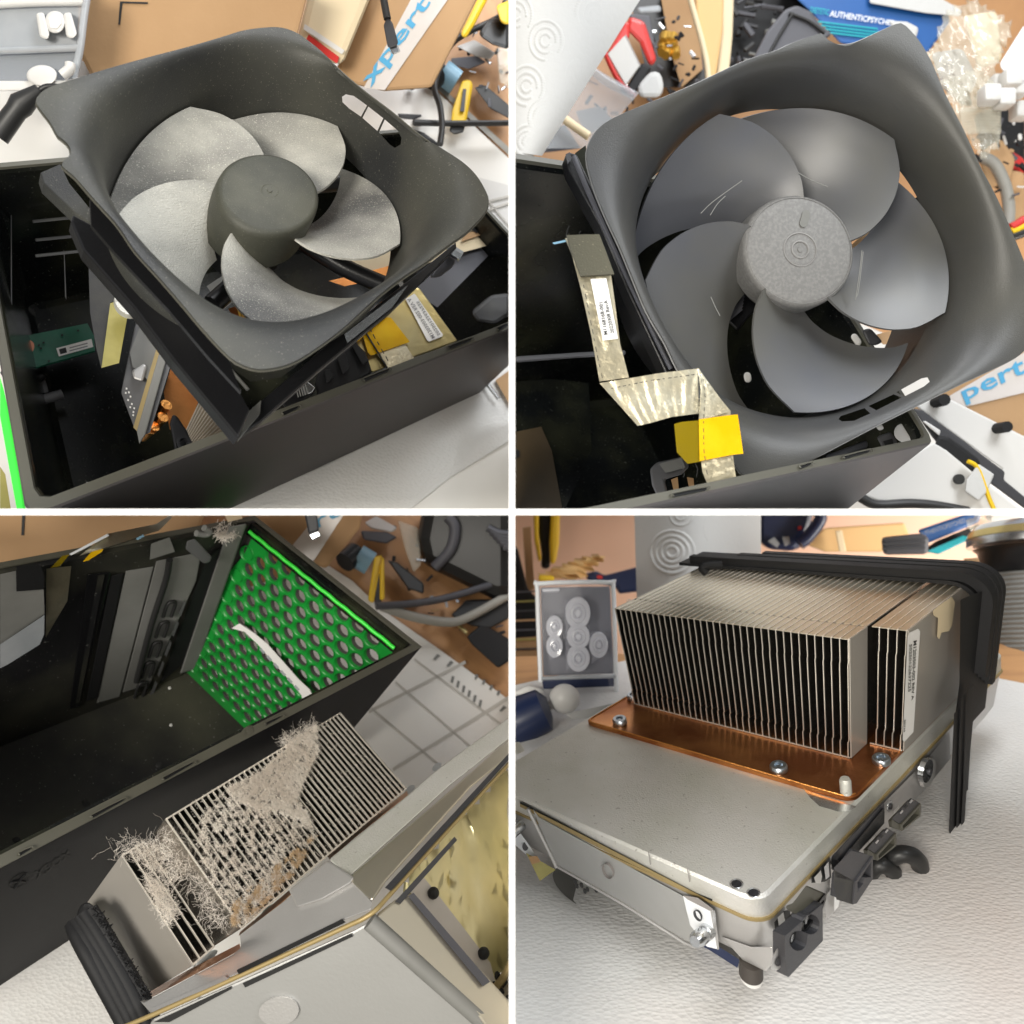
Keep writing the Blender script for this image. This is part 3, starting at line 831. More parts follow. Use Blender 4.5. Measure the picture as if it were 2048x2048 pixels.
slab('front_panel', [(1250,300),(1410,-60),(1830,-60),(1630,332),(1450,345)], .43, .03, 'card', bB, bevel=.002, mats2='carddark')
tp = slab('parcel_tape', [(1372,332),(1560,-20),(1580,-60),(1730,-60),(1452,340)], .4294, .0003, 'tape', bB)
mb = MB(); text_on(mb, 'xpert', *[P(p, .4291) for p in ((1412,345),(1640,20),(1592,-15),(1362,300))]); mb.build('lettering', 'blueink', tp)
# clear bin with white adapters
bn = thing('clear_bin', 'frosted plastic bin holding white adapters at the upper left', 'bin', P((150, 330), .36))
slab('bin_front', [(-60,-60),(338,-60),(322,60),(300,182),(-60,195)], .360, .0015, 'cloudy', bn)
slab('bin_front', [(-60,195),(300,182),(305,215),(285,300),(240,312),(-60,330)], .360, .002, 'clear', bn)
wire('bin_ridge', [(-20,193),(150,186),(302,180)], .358, .0015, 'cloudy', bn)
wire('bin_ridge', [(-20,18),(150,10),(318,8)], .358, .0016, 'whitepl', bn)
wire('bin_edge', [(330,-20),(318,60),(303,180),(288,250),(275,300)], .358, .0016, 'cloudy', bn)
slab('bin_base', [(-60,305),(240,305),(330,285),(345,325),(240,340),(-60,345)], .356, .004, 'whitepl', bn, bevel=.001)
slab('bin_content', [(-60,-60),(300,-60),(290,180),(-60,190)], .368, .004, 'graypad', bn)
slab('bin_content', [(-60,200),(290,195),(270,300),(-60,310)], .368, .004, 'navy', bn)
ad = thing('white_adapter', 'white two pronged adapter inside the upper part of the clear bin', 'adapter', P((205, 120), .354))
slab('body', [(172,60),(190,42),(215,40),(240,52),(248,85),(238,115),(215,128),(185,122),(168,95)], .354, .006, 'whitepl', ad, bevel=.0015)
slab('body_face', [(182,68),(200,55),(225,60),(232,88),(215,108),(190,104)], .3536, .0006, 'paperlabel', ad, bevel=.0002)
slab('plug', [(135,50),(165,45),(188,130),(180,152),(150,140)], .354, .006, 'whitepl', ad, bevel=.001)
slab('plug', [(238,50),(268,45),(292,130),(275,148),(250,140)], .354, .006, 'whitepl', ad, bevel=.001)
dc = thing('white_disc', 'round white cap inside the lower part of the clear bin', 'cap', P((160, 300), .354))
slab('cap', [(100 + 58 + 58 * math.cos(t), 285 + 40 * math.sin(t)) for t in [2 * math.pi * i / 28 for i in range(28)]], .354, .004, 'whitepl', dc, bevel=.0012, smooth=50)
wire('ring', [(235,285),(262,262),(265,240)], .354, .0022, 'whitepl', dc)
# black test pen and lead
pn = thing('test_probe', 'black probe pen with a thin lead on the white table at left', 'probe', P((80, 440), .35))
mb = MB(); mb.tube([P(p, .35) for p in ((-10,515),(60,420),(80,395),(150,340))], [.0045, .0042, .0050, .0026], 12); mb.build('handle', 'cable', pn, smooth=50)
wire('lead', [(148,342),(180,326),(240,330),(300,345)], .35, .0012, 'cable', pn)
slab('clip', [(55,385),(70,380),(110,400),(105,412)], .349, .002, 'cable', pn)
# hanging usb cable
us = thing('usb_cable', 'hanging black cable ending in a metal plug before the taped box', 'cable', P((1480, 200), .35))
wire('lead', [(1438,-60),(1450,10),(1462,72)], .35, .0016, 'cable', us)
slab('plug_body', [(1447,95),(1458,72),(1470,70),(1482,88),(1503,160),(1497,172),(1470,182),(1462,175)], .35, .006, 'greyslot', us, bevel=.0012)
slab('metal_tip', [(1468,180),(1500,170),(1512,195),(1482,208)], .351, .003, 'steel', us, bevel=.0006)
# cables at right
k1 = tag(wire('power_cable', [(1925,40),(1905,10),(1890,60),(1720,150),(1660,250),(1640,330),(1660,400),(1668,480),(1660,545)], t1(.02), .0019, 'cable'), 'black cable looping down from the upper right past the yellow knife', 'cable')
k2 = tag(wire('flat_lead', [(1560,462),(1700,466),(1925,464)], t1(.012), .0018, 'cable'), 'straight black lead lying level behind the shroud slot', 'cable')
slabm = tag(slab('white_connector', [(1515,450),(1600,452),(1605,475),(1540,485),(1512,475)], t1(.010), .006, 'whitepl', bevel=.001), 'small white connector at the end of the straight black lead', 'connector')
kb = tag(slab('black_bracket', [(1500,428),(1590,432),(1592,440),(1560,452),(1505,445)], t1(.006), .004, 'black', bevel=.0006), 'flat black bracket on the table behind the shroud slot', 'bracket')
kc = tag(slab('black_wedge', [(1560,488),(1600,500),(1665,548),(1640,560),(1575,520)], t1(.004), .004, 'black', bevel=.0006), 'black wedge shaped part below the straight black lead', 'part')
kn = thing('utility_knife', 'yellow and black utility knife lying on the table edge, first station', 'knife', t1(.006)((1740, 400)))
slab('handle', [(1742,305),(1775,300),(1785,320),(1758,470),(1700,465),(1705,420)], t1(.012), .006, 'yellow', kn, bevel=.002)
slab('slider', [(1748,335),(1760,335),(1752,420),(1736,420)], t1(.0135), .002, 'greyslot', kn)
slab('blade_end', [(1702,465),(1758,468),(1748,500),(1715,508),(1695,495)], t1(.011), .004, 'cable', kn, bevel=.001)
cp = thing('yellow_gripper', 'yellow handled tool with a black jaw at the upper right', 'tool', t1(.03)((1800, 60)))
slab('arm', [(1735,130),(1830,-60),(1870,-60),(1790,95),(1755,150)], t1(.03), .008, 'yellow', cp, bevel=.002)
slab('arm', [(1870,20),(1925,0),(1925,95),(1890,90)], t1(.03), .008, 'yellow', cp, bevel=.002)
slab('jaw', [(1840,70),(1925,60),(1925,190),(1860,170),(1800,130)], t1(.024), .01, 'rubberbrown', cp, bevel=.003)
tag(slab('rubber_bumper', [(1538,322),(1548,316),(1562,318),(1568,330),(1558,342),(1543,338)], t1(.006), .005, 'black', bevel=.001), 'small round black rubber bumper on the table below the taped box', 'bumper')
tr = thing('blue_tape_roll', 'small pale blue roll by the box corner at the wood edge', 'tape roll', t1(.006)((1700, 290)))
mb = MB(); mb.tube([t1(.008)((1670, 270)), t1(.008)((1722, 312))], .0075, 18); mb.build('roll', 'bluecap', tr, smooth=40)
mb = MB(); mb.tube([t1(.008)((1625, 305)), t1(.008)((1668, 272))], .0060, 14); mb.build('core', 'black', tr, smooth=40)
for i, (pts, m, lb, c_) in enumerate([
  ([(1720,175),(1790,150),(1870,200),(1850,225),(1800,215)], 'whitepl', 'flat white offcut among the parts on the wood at upper right', 'offcut'),
  ([(1700,220),(1800,210),(1835,235),(1770,262),(1705,245)], 'graycard', 'dark grey strip beside the white offcut on the wood', 'strip'),
  ([(1790,330),(1830,320),(1925,400),(1925,450),(1850,410)], 'cable', 'long black tool lying along the wood at the right edge', 'tool'),
  ([(1870,180),(1925,150),(1925,330),(1885,310)], 'bag', 'crinkled clear bag at the right edge of the first station', 'bag')]):
    tag(slab(c_.replace(' ', '_'), pts, t1(.008), .006, m, bevel=.001), lb, c_)
edge = slab('desk_edge_strip', [(1560,300),(1650,335),(1925,590),(1925,560),(1655,318),(1570,285)], t1(.0005), .003, 'cablegrey'); structure(edge)
tl = thing('screwdriver_bit', 'thin metal tip with a black collar on the foam at right', 'tool', t1(.005)((1850, 1450)))
slab('collar', [(1805,1425),(1830,1412),(1845,1440),(1822,1452)], t1(.006), .004, 'black', tl, bevel=.0006)
wire('tip', [(1838,1448),(1882,1505)], t1(.006), .0012, 'steel', tl)
tag(slab('cardboard_piece', [(1870,1435),(1925,1395),(1925,1530)], t1(.004), .003, 'card'), 'corner of brown cardboard at the lower right edge of the first station', 'cardboard')

rg = random.Random(21)
pl = thing('small_parts_pile', 'scattered small black and grey electronics parts on the wood at the upper right', 'parts', t1(.004)((1800, 250)))
for i in range(46):
    x, y = rg.uniform(1700, 1925), rg.uniform(60, 420)
    if not inpoly([(1700,160),(1780,60),(1925,60),(1925,480),(1860,420),(1700,240)], x, y): continue
    a = rg.uniform(0, 3.14); l, w_ = rg.uniform(8, 34), rg.uniform(4, 14); ca, sa = math.cos(a), math.sin(a)
    q = [(x + l * ca * u - w_ * sa * v, y + l * sa * u + w_ * ca * v) for u, v in ((-.5, -.5), (.5, -.5), (.5, .5), (-.5, .5))]
    slab(rg.choice(['chip', 'clip', 'stub']), q, t1(rg.uniform(.003, .010)), .003, rg.choice(['rubber', 'greyslot', 'graycard', 'cloudy', 'steel', 'whitepl', 'carddark']), pl, bevel=.0006)

# ================================================================ station 2: cleaned fan with its ribbon
Q = 2
rim2 = [(1461,94),(1500,125),(1540,175),(1581,249),(1626,355),(1697,493),(1763,635),(1824,752),(1890,904),(1921,980),(1965,1090),
 (1990,1190),(1985,1265),(1932,1319),(1885,1357),(1763,1416),(1677,1456),(1525,1532),(1372,1608),(1215,1690),(1078,1761),
 (1017,1789),(951,1801),(905,1806),(865,1792),(835,1750),(800,1690),(760,1610),(700,1510),(621,1395),(575,1299),(509,1187),(463,1080),(407,943),
 (367,858),(321,752),(291,660),(279,599),(288,548),(321,493),(377,452),(494,401),(595,361),(722,305),(875,234),(992,196),
 (1052,168),(1164,131),(1174,147),(1205,165),(1235,172),(1276,168),(1332,147),(1408,112)]
slot2 = [[(1232,1582),(1240,1570),(1330,1540),(1352,1560),(1290,1588),(1245,1590)],
         [(1345,1532),(1440,1488),(1470,1500),(1375,1548)],
         [(1450,1480),(1545,1428),(1568,1424),(1576,1440),(1555,1458),(1480,1496)]]
fan2 = make_fan('S2', rim2, .0304, .0106, 1.0, ('shroud2', 'blade2', 'hub2'), -172,
                'clean smooth dark grey fan in its square shroud behind the folded foil ribbon', None,
                (slot2, .24, .34))
S2 = lambda z: (lambda p: G('S2', p, z=z))
I2 = lambda z: (lambda p: G('C2', p, z=z))
T2 = plane_of('C2', -.15)
t2 = lambda h=0: (lambda p: T(p, T2, h))
dn2 = F('S2', 0, 0, -.01) - F('S2', 0, 0, 0)
for a, b in (((1090,870),(1118,830)),):
    pl = [G('S2', p, z=.0108) for p in pill((1100,843),(1109,808),15)]
    mb = MB(); mb.plate(pl, -dn2 * .03); mb.build('hub_mark', 'whitepl' if False else 'smudge', fan2)
for a in ([(712,806),(760,760),(868,682)], [(748,812),(775,770),(805,740)], [(1080,652),(1130,680),(1192,705)], [(1320,945),(1312,1020),(1296,1130)], [(1325,950),(1308,1090),(1300,1120)], [(750,1120),(768,1160),(785,1192)]):
    wire('scratch', a, S2(.0128), .00018, 'scratch', fan2, n=4)
# side wall of the housing along the left edge of the shroud
slab('housing', [(202,582),(215,572),(245,582),(330,760),(460,1040),(600,1345),(640,1400),(585,1420),(440,1110),(330,850),(215,640)], S2(.002), .01, 'black', fan2, ext=dn2 * 1.2, bevel=.0006)
slab('housing', [(238,578),(278,548),(290,660),(330,760),(300,720)], S2(-.004), .01, 'shellin', fan2, ext=dn2 * .8)
wire('housing_edge', [(232,590),(300,752),(410,995),(520,1230),(600,1392)], S2(.0075), .0009, 'graycard', fan2)
slab('corner_tip', [(202,582),(218,574),(225,600),(210,620)], S2(.004), .004, 'greyslot', fan2)
for i in range(5):
    wire('wire_comb', [(812 + i * 4, 1212 - i * 3), (875 - i * 2, 1118 + i * 12)], S2(-.02), .0006, 'graycard', fan2, k=1, n=4)
slab('motor_arm', [(790,1190),(850,1090),(905,1040),(960,1150),(900,1190),(850,1250)], S2(-.026), .004, 'black', fan2, bevel=.001)
slab('motor_arm', [(1320,1245),(1352,1238),(1400,1290),(1372,1305),(1345,1300)], S2(-.02), .004, 'greyslot', fan2, bevel=.001)
# dark wall of the housing seen between the blades
mb = MB()
ra = [[F('S2', .0668 * math.cos(t), .0668 * math.sin(t), z) for t in [math.radians(a) for a in range(-170, 100, 6)]] for z in (0, -.012, -.03)]
mb.loft(ra, False, False); mb.build('throat_wall', 'black', fan2, smooth=60, solid=.001)

shell2 = shell_case('C2', .301, .151, .15, .0045, 'open black shell under the clean fan and foil ribbon', 'console shell', ('shell', 'rim', 'shellin'))
rimclip(shell2, (605,1860), (738,1835), 'C2'); rimclip(shell2, (1250,1720), (1352,1694), 'C2', 8); rimclip(shell2, (1085,1756), (1132,1742), 'C2', 8)
# inside of shell at left
slab('wall_bar', [(11,1345),(250,1330),(430,1322),(430,1340),(250,1350),(11,1368)], I2(-.05), .003, 'wallin', shell2, bevel=.001)
hk = thing('hinge_bracket', 'black moulded hinge bracket high inside the left of the shell', 'bracket', I2(-.03)((110, 680)))
slab('arm', [(20,628),(90,632),(98,645),(60,640),(24,644)], I2(-.03), .002, 'wallin', hk)
wire('arm', [(80,655),(110,675),(122,688)], I2(-.03), .0012, 'wallin', hk)
mb = MB(); c_ = I2(-.03)((135, 690)); mb.loft([circ(c_, Vector((.004, 0, 0)), Vector((0, 0, .003))), circ(c_ + Vector((-.004, .002, -.008)), Vector((.004, 0, 0)), Vector((0, 0, .003)))], cap=True); mb.build('barrel', 'blackmatte', hk, smooth=40)
fl = thing('board_tray', 'blurred dark brown board tray at the bottom left of the shell', 'board', I2(-.14)((120, 1700)))
slab('tray', [(11,1440),(150,1430),(290,1445),(300,1700),(200,1921),(11,1921)], I2(-.12), .004, 'shellin', fl)
slab('brown_panel', [(11,1630),(110,1610),(150,1700),(190,1921),(11,1921)], I2(-.118), .002, 'brownpanel', fl)
slab('hole', [(11,1695),(28,1700),(28,1725),(11,1730)], I2(-.117), .001, 'ink', fl)
bk = thing('metal_bracket', 'grey bracket with rounded corner deep inside below the ribbon', 'bracket', I2(-.05)((600, 1800)))
slab('frame', [(520,1770),(545,1745),(650,1722),(670,1760),(640,1790),(575,1810),(590,1870),(560,1900),(528,1830)], I2(-.05), .004, 'wallin', bk, bevel=.001)
slab('pale_pad', [(555,1750),(640,1728),(655,1765),(580,1785)], I2(-.048), .002, 'graypad', bk)
slab('brown_pad', [(600,1810),(625,1800),(630,1850),(612,1858)], I2(-.048), .002, 'carddark', bk)
slab('brown_pad', [(660,1800),(685,1805),(688,1840),(668,1838)], I2(-.048), .002, 'carddark', bk)
# right end of the shell
re_ = thing('white_button', 'white round button in the right end of the shell', 'button', I2(-.01)((1490, 1640)))
slab('button_top', pill((1475,1632),(1503,1648),34), I2(-.006), .006, 'whitepl', re_, bevel=.0012)
slab('stem', [(1372,1610),(1395,1600),(1405,1618),(1385,1626)], I2(-.006), .004, 'whitepl', re_, bevel=.0006)
cb = thing('connector_block', 'grey connector block beside the white knob', 'connector', I2(-.012)((1420, 1660)))
slab('body', [(1374,1648),(1430,1628),(1460,1668),(1450,1690),(1400,1695)], I2(-.012), .008, 'wallin', cb, bevel=.001)
slab('socket', [(1400,1665),(1435,1655),(1440,1675),(1410,1685)], I2(-.0112), .001, 'ink', cb)
slab('rail', [(1180,1720),(1340,1660),(1345,1690),(1190,1745)], I2(-.014), .006, 'greyslot', shell2, bevel=.001)
for a in ((1395,1660,9),(1560,1530,6)):
    pass
# white blob and warm glimpses through the blades
gl = tag(slab('metal_pin', pill((888,1418),(890,1430),14), S2(-.03), .004, 'whitepl', bevel=.0008), 'small bright pin seen through the dark gap under the hub', 'pin')
g2 = tag(slab('metal_pin', pill((1292,1272),(1306,1292),13), S2(-.03), .004, 'whitepl', bevel=.0008), 'pale oval pin seen between the two lower right blades', 'pin')
g3 = tag(slab('cardboard_piece', [(1365,1265),(1480,1235),(1450,1300),(1400,1300)], S2(-.04), .002, 'card'), 'brown cardboard seen through the gap at lower right of the blades', 'cardboard')
g4 = tag(slab('cardboard_piece', [(1270,935),(1360,850),(1340,900),(1290,950)], S2(-.02), .002, 'card'), 'sliver of brown cardboard seen beside the hub', 'cardboard')

# foil ribbon cable
rbn = thing('ribbon_cable', 'folded silver and gold foil ribbon cable hanging over the black shell', 'ribbon cable', P((640, 1500), .275))
def ribbon(name, edgeA, edgeB, YA, m, parent, wr=.0004, ns=30, seed=1, th=.0003):
    A_ = smoothpath([(p[0], p[1], 0) for p in edgeA], 1) if False else [Vector((p[0], p[1])) for p in edgeA]
    B_ = [Vector((p[0], p[1])) for p in edgeB]
    def samp(Lp, t):
        d = [0]
        for i in range(len(Lp) - 1): d.append(d[-1] + (Lp[i + 1] - Lp[i]).length)
        x = t * d[-1]
        for i in range(len(Lp) - 1):
            if x <= d[i + 1] + 1e-9:
                return Lp[i].lerp(Lp[i + 1], (x - d[i]) / max(d[i + 1] - d[i], 1e-9))
        return Lp[-1]
    rg = random.Random(seed); rows = []
    ph = [rg.uniform(0, 6.28) for _ in range(6)]
    for i in range(ns + 1):
        t = i / ns; a, b = samp(A_, t), samp(B_, t); row = []
        Y = YA(t) if callable(YA) else YA
        for j in range(13):
            s = j / 12; p = a.lerp(b, s)
            wv = wr * (math.sin(t * 31 + s * 3 + ph[0]) * math.sin(t * 13 + ph[1]) + .6 * math.sin(t * 57 + s * 9 + ph[2]) + .5 * math.sin(s * 11 + t * 6 + ph[3]))
            row.append(P(p, Y + wv * math.sin(math.pi * min(1, max(0, .1 + .8 * s)))))
        rows.append(row)
    mb = MB(); mb.loft(rows, False, False)
    return mb.build(name, m, parent, smooth=80, solid=th)
ribbon('upper_run', [(200,900),(225,960),(262,1100),(300,1270),(330,1440)], [(330,888),(372,1030),(385,1120),(408,1300),(441,1425)], .262, 'foil', rbn, .00006, 40, 2)
ribbon('cross_run', [(330,1446),(441,1428),(560,1408),(700,1391)], [(474,1607),(520,1597),(600,1574),(705,1560)], .259, 'foil', rbn, .00014, 40, 3)
ribbon('corner_fold', [(700,1391),(712,1470),(704,1590)], [(702,1391),(790,1510),(824,1552)], .257, 'foil', rbn, .0001, 30, 4)
ribbon('lower_run', [(704,1585),(708,1700),(718,1780),(742,1838)], [(824,1550),(826,1650),(838,1760),(848,1825)], .258, 'foil', rbn, .00012, 40, 5)
ribbon('pad', [(205,892),(222,950),(258,1045)], [(328,888),(352,950),(384,1038)], .2605, 'felt', rbn, .00002, 20, 6, .0012)
slab('contact_tab', [(152,916),(200,905),(206,912),(160,922)], .262, .0006, 'bluecap', rbn)
lab = slab('sticker', [(296,1053),(356,1050),(400,1278),(343,1285)], .2599, .0002, 'paperlabel', rbn)
mb = MB()
text_on(mb, 'M1168168-001', *[P(p, .2596) for p in ((362,1262),(342,1140),(327,1142),(347,1264))])
text_on(mb, '20220308 Rev:A', *[P(p, .2596) for p in ((387,1257),(360,1132),(345,1134),(372,1259))])
mb.build('lettering', 'ink', lab)
kp = slab('yellow_tape', [(705,1582),(824,1566),(852,1564),(873,1712),(832,1716),(708,1740)], .2562, .0002, 'kapton', rbn)
slab('yellow_tape', [(612,1600),(640,1592),(706,1586),(710,1742),(662,1750),(622,1706)], .2566, .0002, 'kaptonthin', rbn)
def dashes(path, Y, n, parent, w=2.2, duty=.6):
    path = [Vector((p[0], p[1])) for p in path]
    d = [0]
    for i in range(len(path) - 1): d.append(d[-1] + (path[i + 1] - path[i]).length)
    mb = MB()
    for i in range(n):
        t0 = d[-1] * i / n; t1_ = d[-1] * (i + (duty if i % 3 else .35)) / n
        def sp(x):
            for j in range(len(path) - 1):
                if x <= d[j + 1] + 1e-6: return path[j].lerp(path[j + 1], (x - d[j]) / (d[j + 1] - d[j]))
            return path[-1]
        a, b = sp(t0), sp(t1_); nn = (b - a).normalized(); nn = Vector((-nn.y, nn.x)) * w / 2
        mb.plate([P(a + nn, Y), P(b + nn, Y), P(b - nn, Y), P(a - nn, Y)], (0, .0001, 0))
    mb.build('dash_line', 'ink', parent)
dashes([(270,1075),(300,1230),(330,1380),(344,1440)], .2598, 11, rbn)
dashes([(375,1466),(520,1436),(698,1412)], .2566, 15, rbn, 2.6)
dashes([(722,1430),(729,1500),(722,1600),(724,1700),(738,1800)], .2554, 14, rbn)
for a in ([(204,890),(208,872),(212,860),(216,852)], [(252,888),(256,876),(260,872)], [(640,1752),(650,1790),(645,1800)], [(690,1748),(700,1770),(696,1800)]):
    wire('loose_fibre', a, .260, .0001, 'ink', rbn, n=4)

# ---- surroundings
bgw = structure(slab('back_wall', [(-100,-100),(2200,-100),(2200,1400),(-100,1400)], .95, .02, 'carddark'))
dk2 = structure(slab('wood_desk', [(-300,-300),(2200,-300),(2200,2300),(-300,2300)], .74, .02, 'wood'))
tw = thing('paper_towel_roll', 'white embossed paper towel hanging at the upper left of the clean fan', 'paper towel', P((200, 540), .44))
mb = MB(); rows = []
for i in range(25):
    y = -40 + i * 26; row = []
    xe = 505 - (505 - 118) * max(0, (y + 40)) / 600
    for j in range(21):
        x = -40 + (xe + 40) * j / 20
        row.append(P((x, y), .44 + .03 * (j / 20 - .55) ** 2))
    rows.append(row)
mb.loft(rows, False); mb.build('sheet', 'paper', tw, smooth=80, solid=.002)
mb = MB()
rg = random.Random(4)
def dots(cx, cy, r, a0, a1, n, sx=1.0):
    for i in range(n):
        a = math.radians(a0 + (a1 - a0) * i / n)
        x, y = cx + r * sx * math.cos(a), cy + r * math.sin(a)
        xe = 495 - 387 * max(0, (y + 40)) / 600
        if x > xe - 12 or x < 14: continue
        jx = (x + 40) / (xe + 40)
        mb.ball(P((x, y), .4400 + .03 * (jx - .55) ** 2), .0024, 6)
for cx, cy, s in ((300,60,1),(130,160,1),(240,290,.8),(60,330,1),(120,450,.9),(20,60,1),(380,20,.9),(180,400,.7),(60,540,.8)):
    for r in (24, 48, 74): dots(cx, cy, r * s, 20 + r, 330 + r, int(r * s * .55), .8)
mb.build('embossing', 'paper', tw, smooth=80)
rd = thing('red_plug', 'red cased part with a ribbed grey face beside the paper towel', 'plug', P((450, 200), .60))
slab('body', [(440,60),(500,80),(548,230),(520,255),(480,160),(430,110)], .60, .02, 'red', rd, bevel=.003)
slab('grey_body', [(430,50),(520,60),(548,220),(530,170),(470,90)], .605, .02, 'graycard', rd, bevel=.003)  # dark grey block behind the red body
slab('red_face', [(425,88),(440,78),(445,140),(400,190),(360,200)], .599, .01, 'red', rd, bevel=.002)
slab('ribbed_face', [(362,205),(430,130),(485,245),(430,325)], .598, .01, 'greyplastic', rd)
for i in range(9):
    f = i / 9
    wire('rib', [(366 + 62 * f, 202 - 68 * f), (432 + 50 * f, 318 - 70 * f)], .5965, .0013, 'whitepl', rd, k=1, n=5)
slab('black_end', [(428,335),(490,235),(530,255),(462,362)], .597, .014, 'rubber', rd, bevel=.002)
wire('red_edge', [(350,195),(400,300),(462,362)], .598, .002, 'red', rd)
bt = thing('clear_tray', 'scuffed clear plastic tray below the paper towel edge', 'tray', P((300, 420), .56))
slab('face', [(300,250),(480,350),(420,420),(330,560),(110,560),(200,400)], .57, .006, 'clear', bt)
wire('edge', [(300,262),(360,310),(460,360)], .565, .003, 'clear', bt)
wire('edge', [(185,440),(240,480),(290,515)], .560, .003, 'cream', bt)
slab('bits', [(240,420),(330,400),(380,450),(280,520)], .58, .01, 'greyplastic', bt)
slab('bits', [(60,520),(200,470),(260,560),(90,580)], .58, .01, 'graycard', bt)
wt = tag(slab('white_cable_tie', [(470,330),(520,270),(560,270),(575,330),(560,370),(480,370)], .585, .01, 'paper', bevel=.004), 'crumpled white paper below the red plug', 'paper')
rg = random.Random(77)
ds = thing('dark_recess_shelf', 'dark brown shelf space with brass fittings behind the kraft paper', 'shelf', P((600, 300), .72))
slab('back', [(440,-20),(720,-20),(740,330),(520,330)], .70, .01, 'rubberbrown', ds)
slab('post', [(560,-20),(690,-20),(720,260),(640,330),(600,200)], .69, .01, 'carddark', ds)
for i in range(9):
    x, y = 575 + 17 * (i % 3) + rg.uniform(-4, 4), 140 + 24 * (i // 3) + rg.uniform(-5, 5)
    mb = MB(); mb.tube([P((x, y), .68), P((x + rg.uniform(-14, 14), y + rg.uniform(8, 22)), .674)], [.005, .0035], 9); mb.build('brass_fitting', 'brass', ds, smooth=50)
slab('pale_bar', [(470,28),(560,18),(565,45),(480,50)], .68, .006, 'cloudy', ds, bevel=.002)
kr = thing('kraft_envelope', 'upright orange kraft paper sheets behind the upper shroud edge', 'envelope', P((760, 300), .60))
slab('sheet', [(690,-30),(800,-30),(795,120),(770,290),(745,310),(720,180),(695,60)], .60, .006, 'kraft', kr, bevel=.002)
slab('sheet', [(780,-30),(838,-30),(832,140),(818,280),(770,300),(790,120)], .61, .006, 'cream', kr, bevel=.002)
wire('torn_edge', [(668,-20),(690,60),(715,150),(735,240),(742,310)], .598, .0022, 'cream', kr)
bl = thing('black_clutter', 'pile of black metal parts behind the top shroud edge', 'parts', P((870, 150), .66))
rg = random.Random(8)
slab('base_part', [(815,-30),(1130,-30),(1150,160),(820,270)], .68, .01, 'rubber', bl)
for i in range(26):
    x, y = rg.uniform(825, 1020), rg.uniform(-10, 230); a = rg.uniform(0, 3.1); l = rg.uniform(25, 90)
    wire('rod', [(x, y), (x + l * math.cos(a), y + l * math.sin(a) * .6)], .665, rg.uniform(.001, .0028), rg.choice(['rubber', 'graycard', 'blackmatte', 'greyslot', 'rubber', 'graypad']), bl, k=1, n=6)
gb = thing('grey_plastic_cover', 'dark grey moulded cover lying slanted before the blue box', 'cover', P((1050, 120), .60))
slab('cover', [(1030,35),(1075,20),(1130,45),(1160,90),(1210,130),(1180,150),(900,240),(960,120)], .60, .012, 'graycard', gb, bevel=.002)
wire('groove', [(1045,50),(1120,80),(1180,125)], .5985, .0012, 'ink', gb); wire('groove', [(1060,50),(1000,150),(965,215)], .5985, .0012, 'ink', gb)
bb_ = thing('blue_carton', 'blue carton printed with white and teal lettering at the top', 'carton', P((1300, 150), .66))
slab('face', [(1010,-60),(1330,-60),(1640,30),(1655,80),(1570,200),(1240,165),(1120,40)], .66, .05, 'bluebox', bb_, bevel=.002)
slab('white_panel', [(1345,-40),(1560,-40),(1700,40),(1690,62),(1560,50),(1350,12)], .655, .004, 'paper', bb_, bevel=.001)
mb = MB()
text_on(mb, 'AUTHENTICPSYCHED', *[P(p, .6585) for p in ((1198,62),(1445,98),(1450,78),(1202,38))])
mb.build('lettering', 'whiteprint', bb_)
mb = MB()
text_on(mb, 'DIETETIC', *[P(p, .6585) for p in ((1125,48),(1196,58),(1198,36),(1128,24))])
for i, (x, y, l) in enumerate(((1150,78,230),(1160,92,250),(1180,106,240),(1200,120,160))):
    mb.plate([P((x, y), .6585), P((x + l, y + l * .12), .6585), P((x + l, y + l * .12 + 6), .6585), P((x, y + 6), .6585)], (0, .0003, 0))
mb.build('lettering', 'teal', bb_)
w1 = tag(slab('white_tag', [(1420,78),(1490,82),(1535,105),(1525,145),(1440,110)], .64, .006, 'paper', bevel=.002), 'white tag on the blue carton above the shroud corner', 'tag')
bags = thing('zip_bags', 'crinkled clear zip bags with shiny folds at the upper right', 'bag', P((1700, 400), .58))
rg = random.Random(12)
def crumple(name, poly, Y, m, parent, amp=.006, n=16, seed=1):
    rg = random.Random(seed)
    xs = [p[0] for p in poly]; ys = [p[1] for p in poly]
    x0, x1, y0, y1 = min(xs), max(xs), min(ys), max(ys)
    def inside(x, y):
        c = False; j = len(poly) - 1
        for i in range(len(poly)):
            a, b = poly[i], poly[j]
            if (a[1] > y) != (b[1] > y) and x < (b[0] - a[0]) * (y - a[1]) / (b[1] - a[1]) + a[0]: c = not c
            j = i
        return c
    mb = MB(); g = {}
    for i in range(n + 1):
        for j in range(n + 1):
            x = x0 + (x1 - x0) * (i + rg.uniform(-.3, .3)) / n; y = y0 + (y1 - y0) * (j + rg.uniform(-.3, .3)) / n
            g[i, j] = len(mb.v); mb.v.append(P((x, y), Y + rg.uniform(-amp, amp)))
            if not inside(x, y): g[i, j] = -g[i, j] - 1
    for i in range(n):
        for j in range(n):
            q = [g[i, j], g[i + 1, j], g[i + 1, j + 1], g[i, j + 1]]
            if sum(a >= 0 for a in q) >= 3:
                q = [a if a >= 0 else -a - 1 for a in q]
                mb.f += [[q[0], q[1], q[2]], [q[0], q[2], q[3]]]; mb.m += [0, 0]
    return mb.build(name, m, parent, solid=.0003, smooth=85)
crumple('film', [(1560,230),(1640,40),(1740,0),(1900,80),(1830,260),(1850,420),(1720,440),(1640,330)], .575, 'bag', bags, .0022, 22, 2)
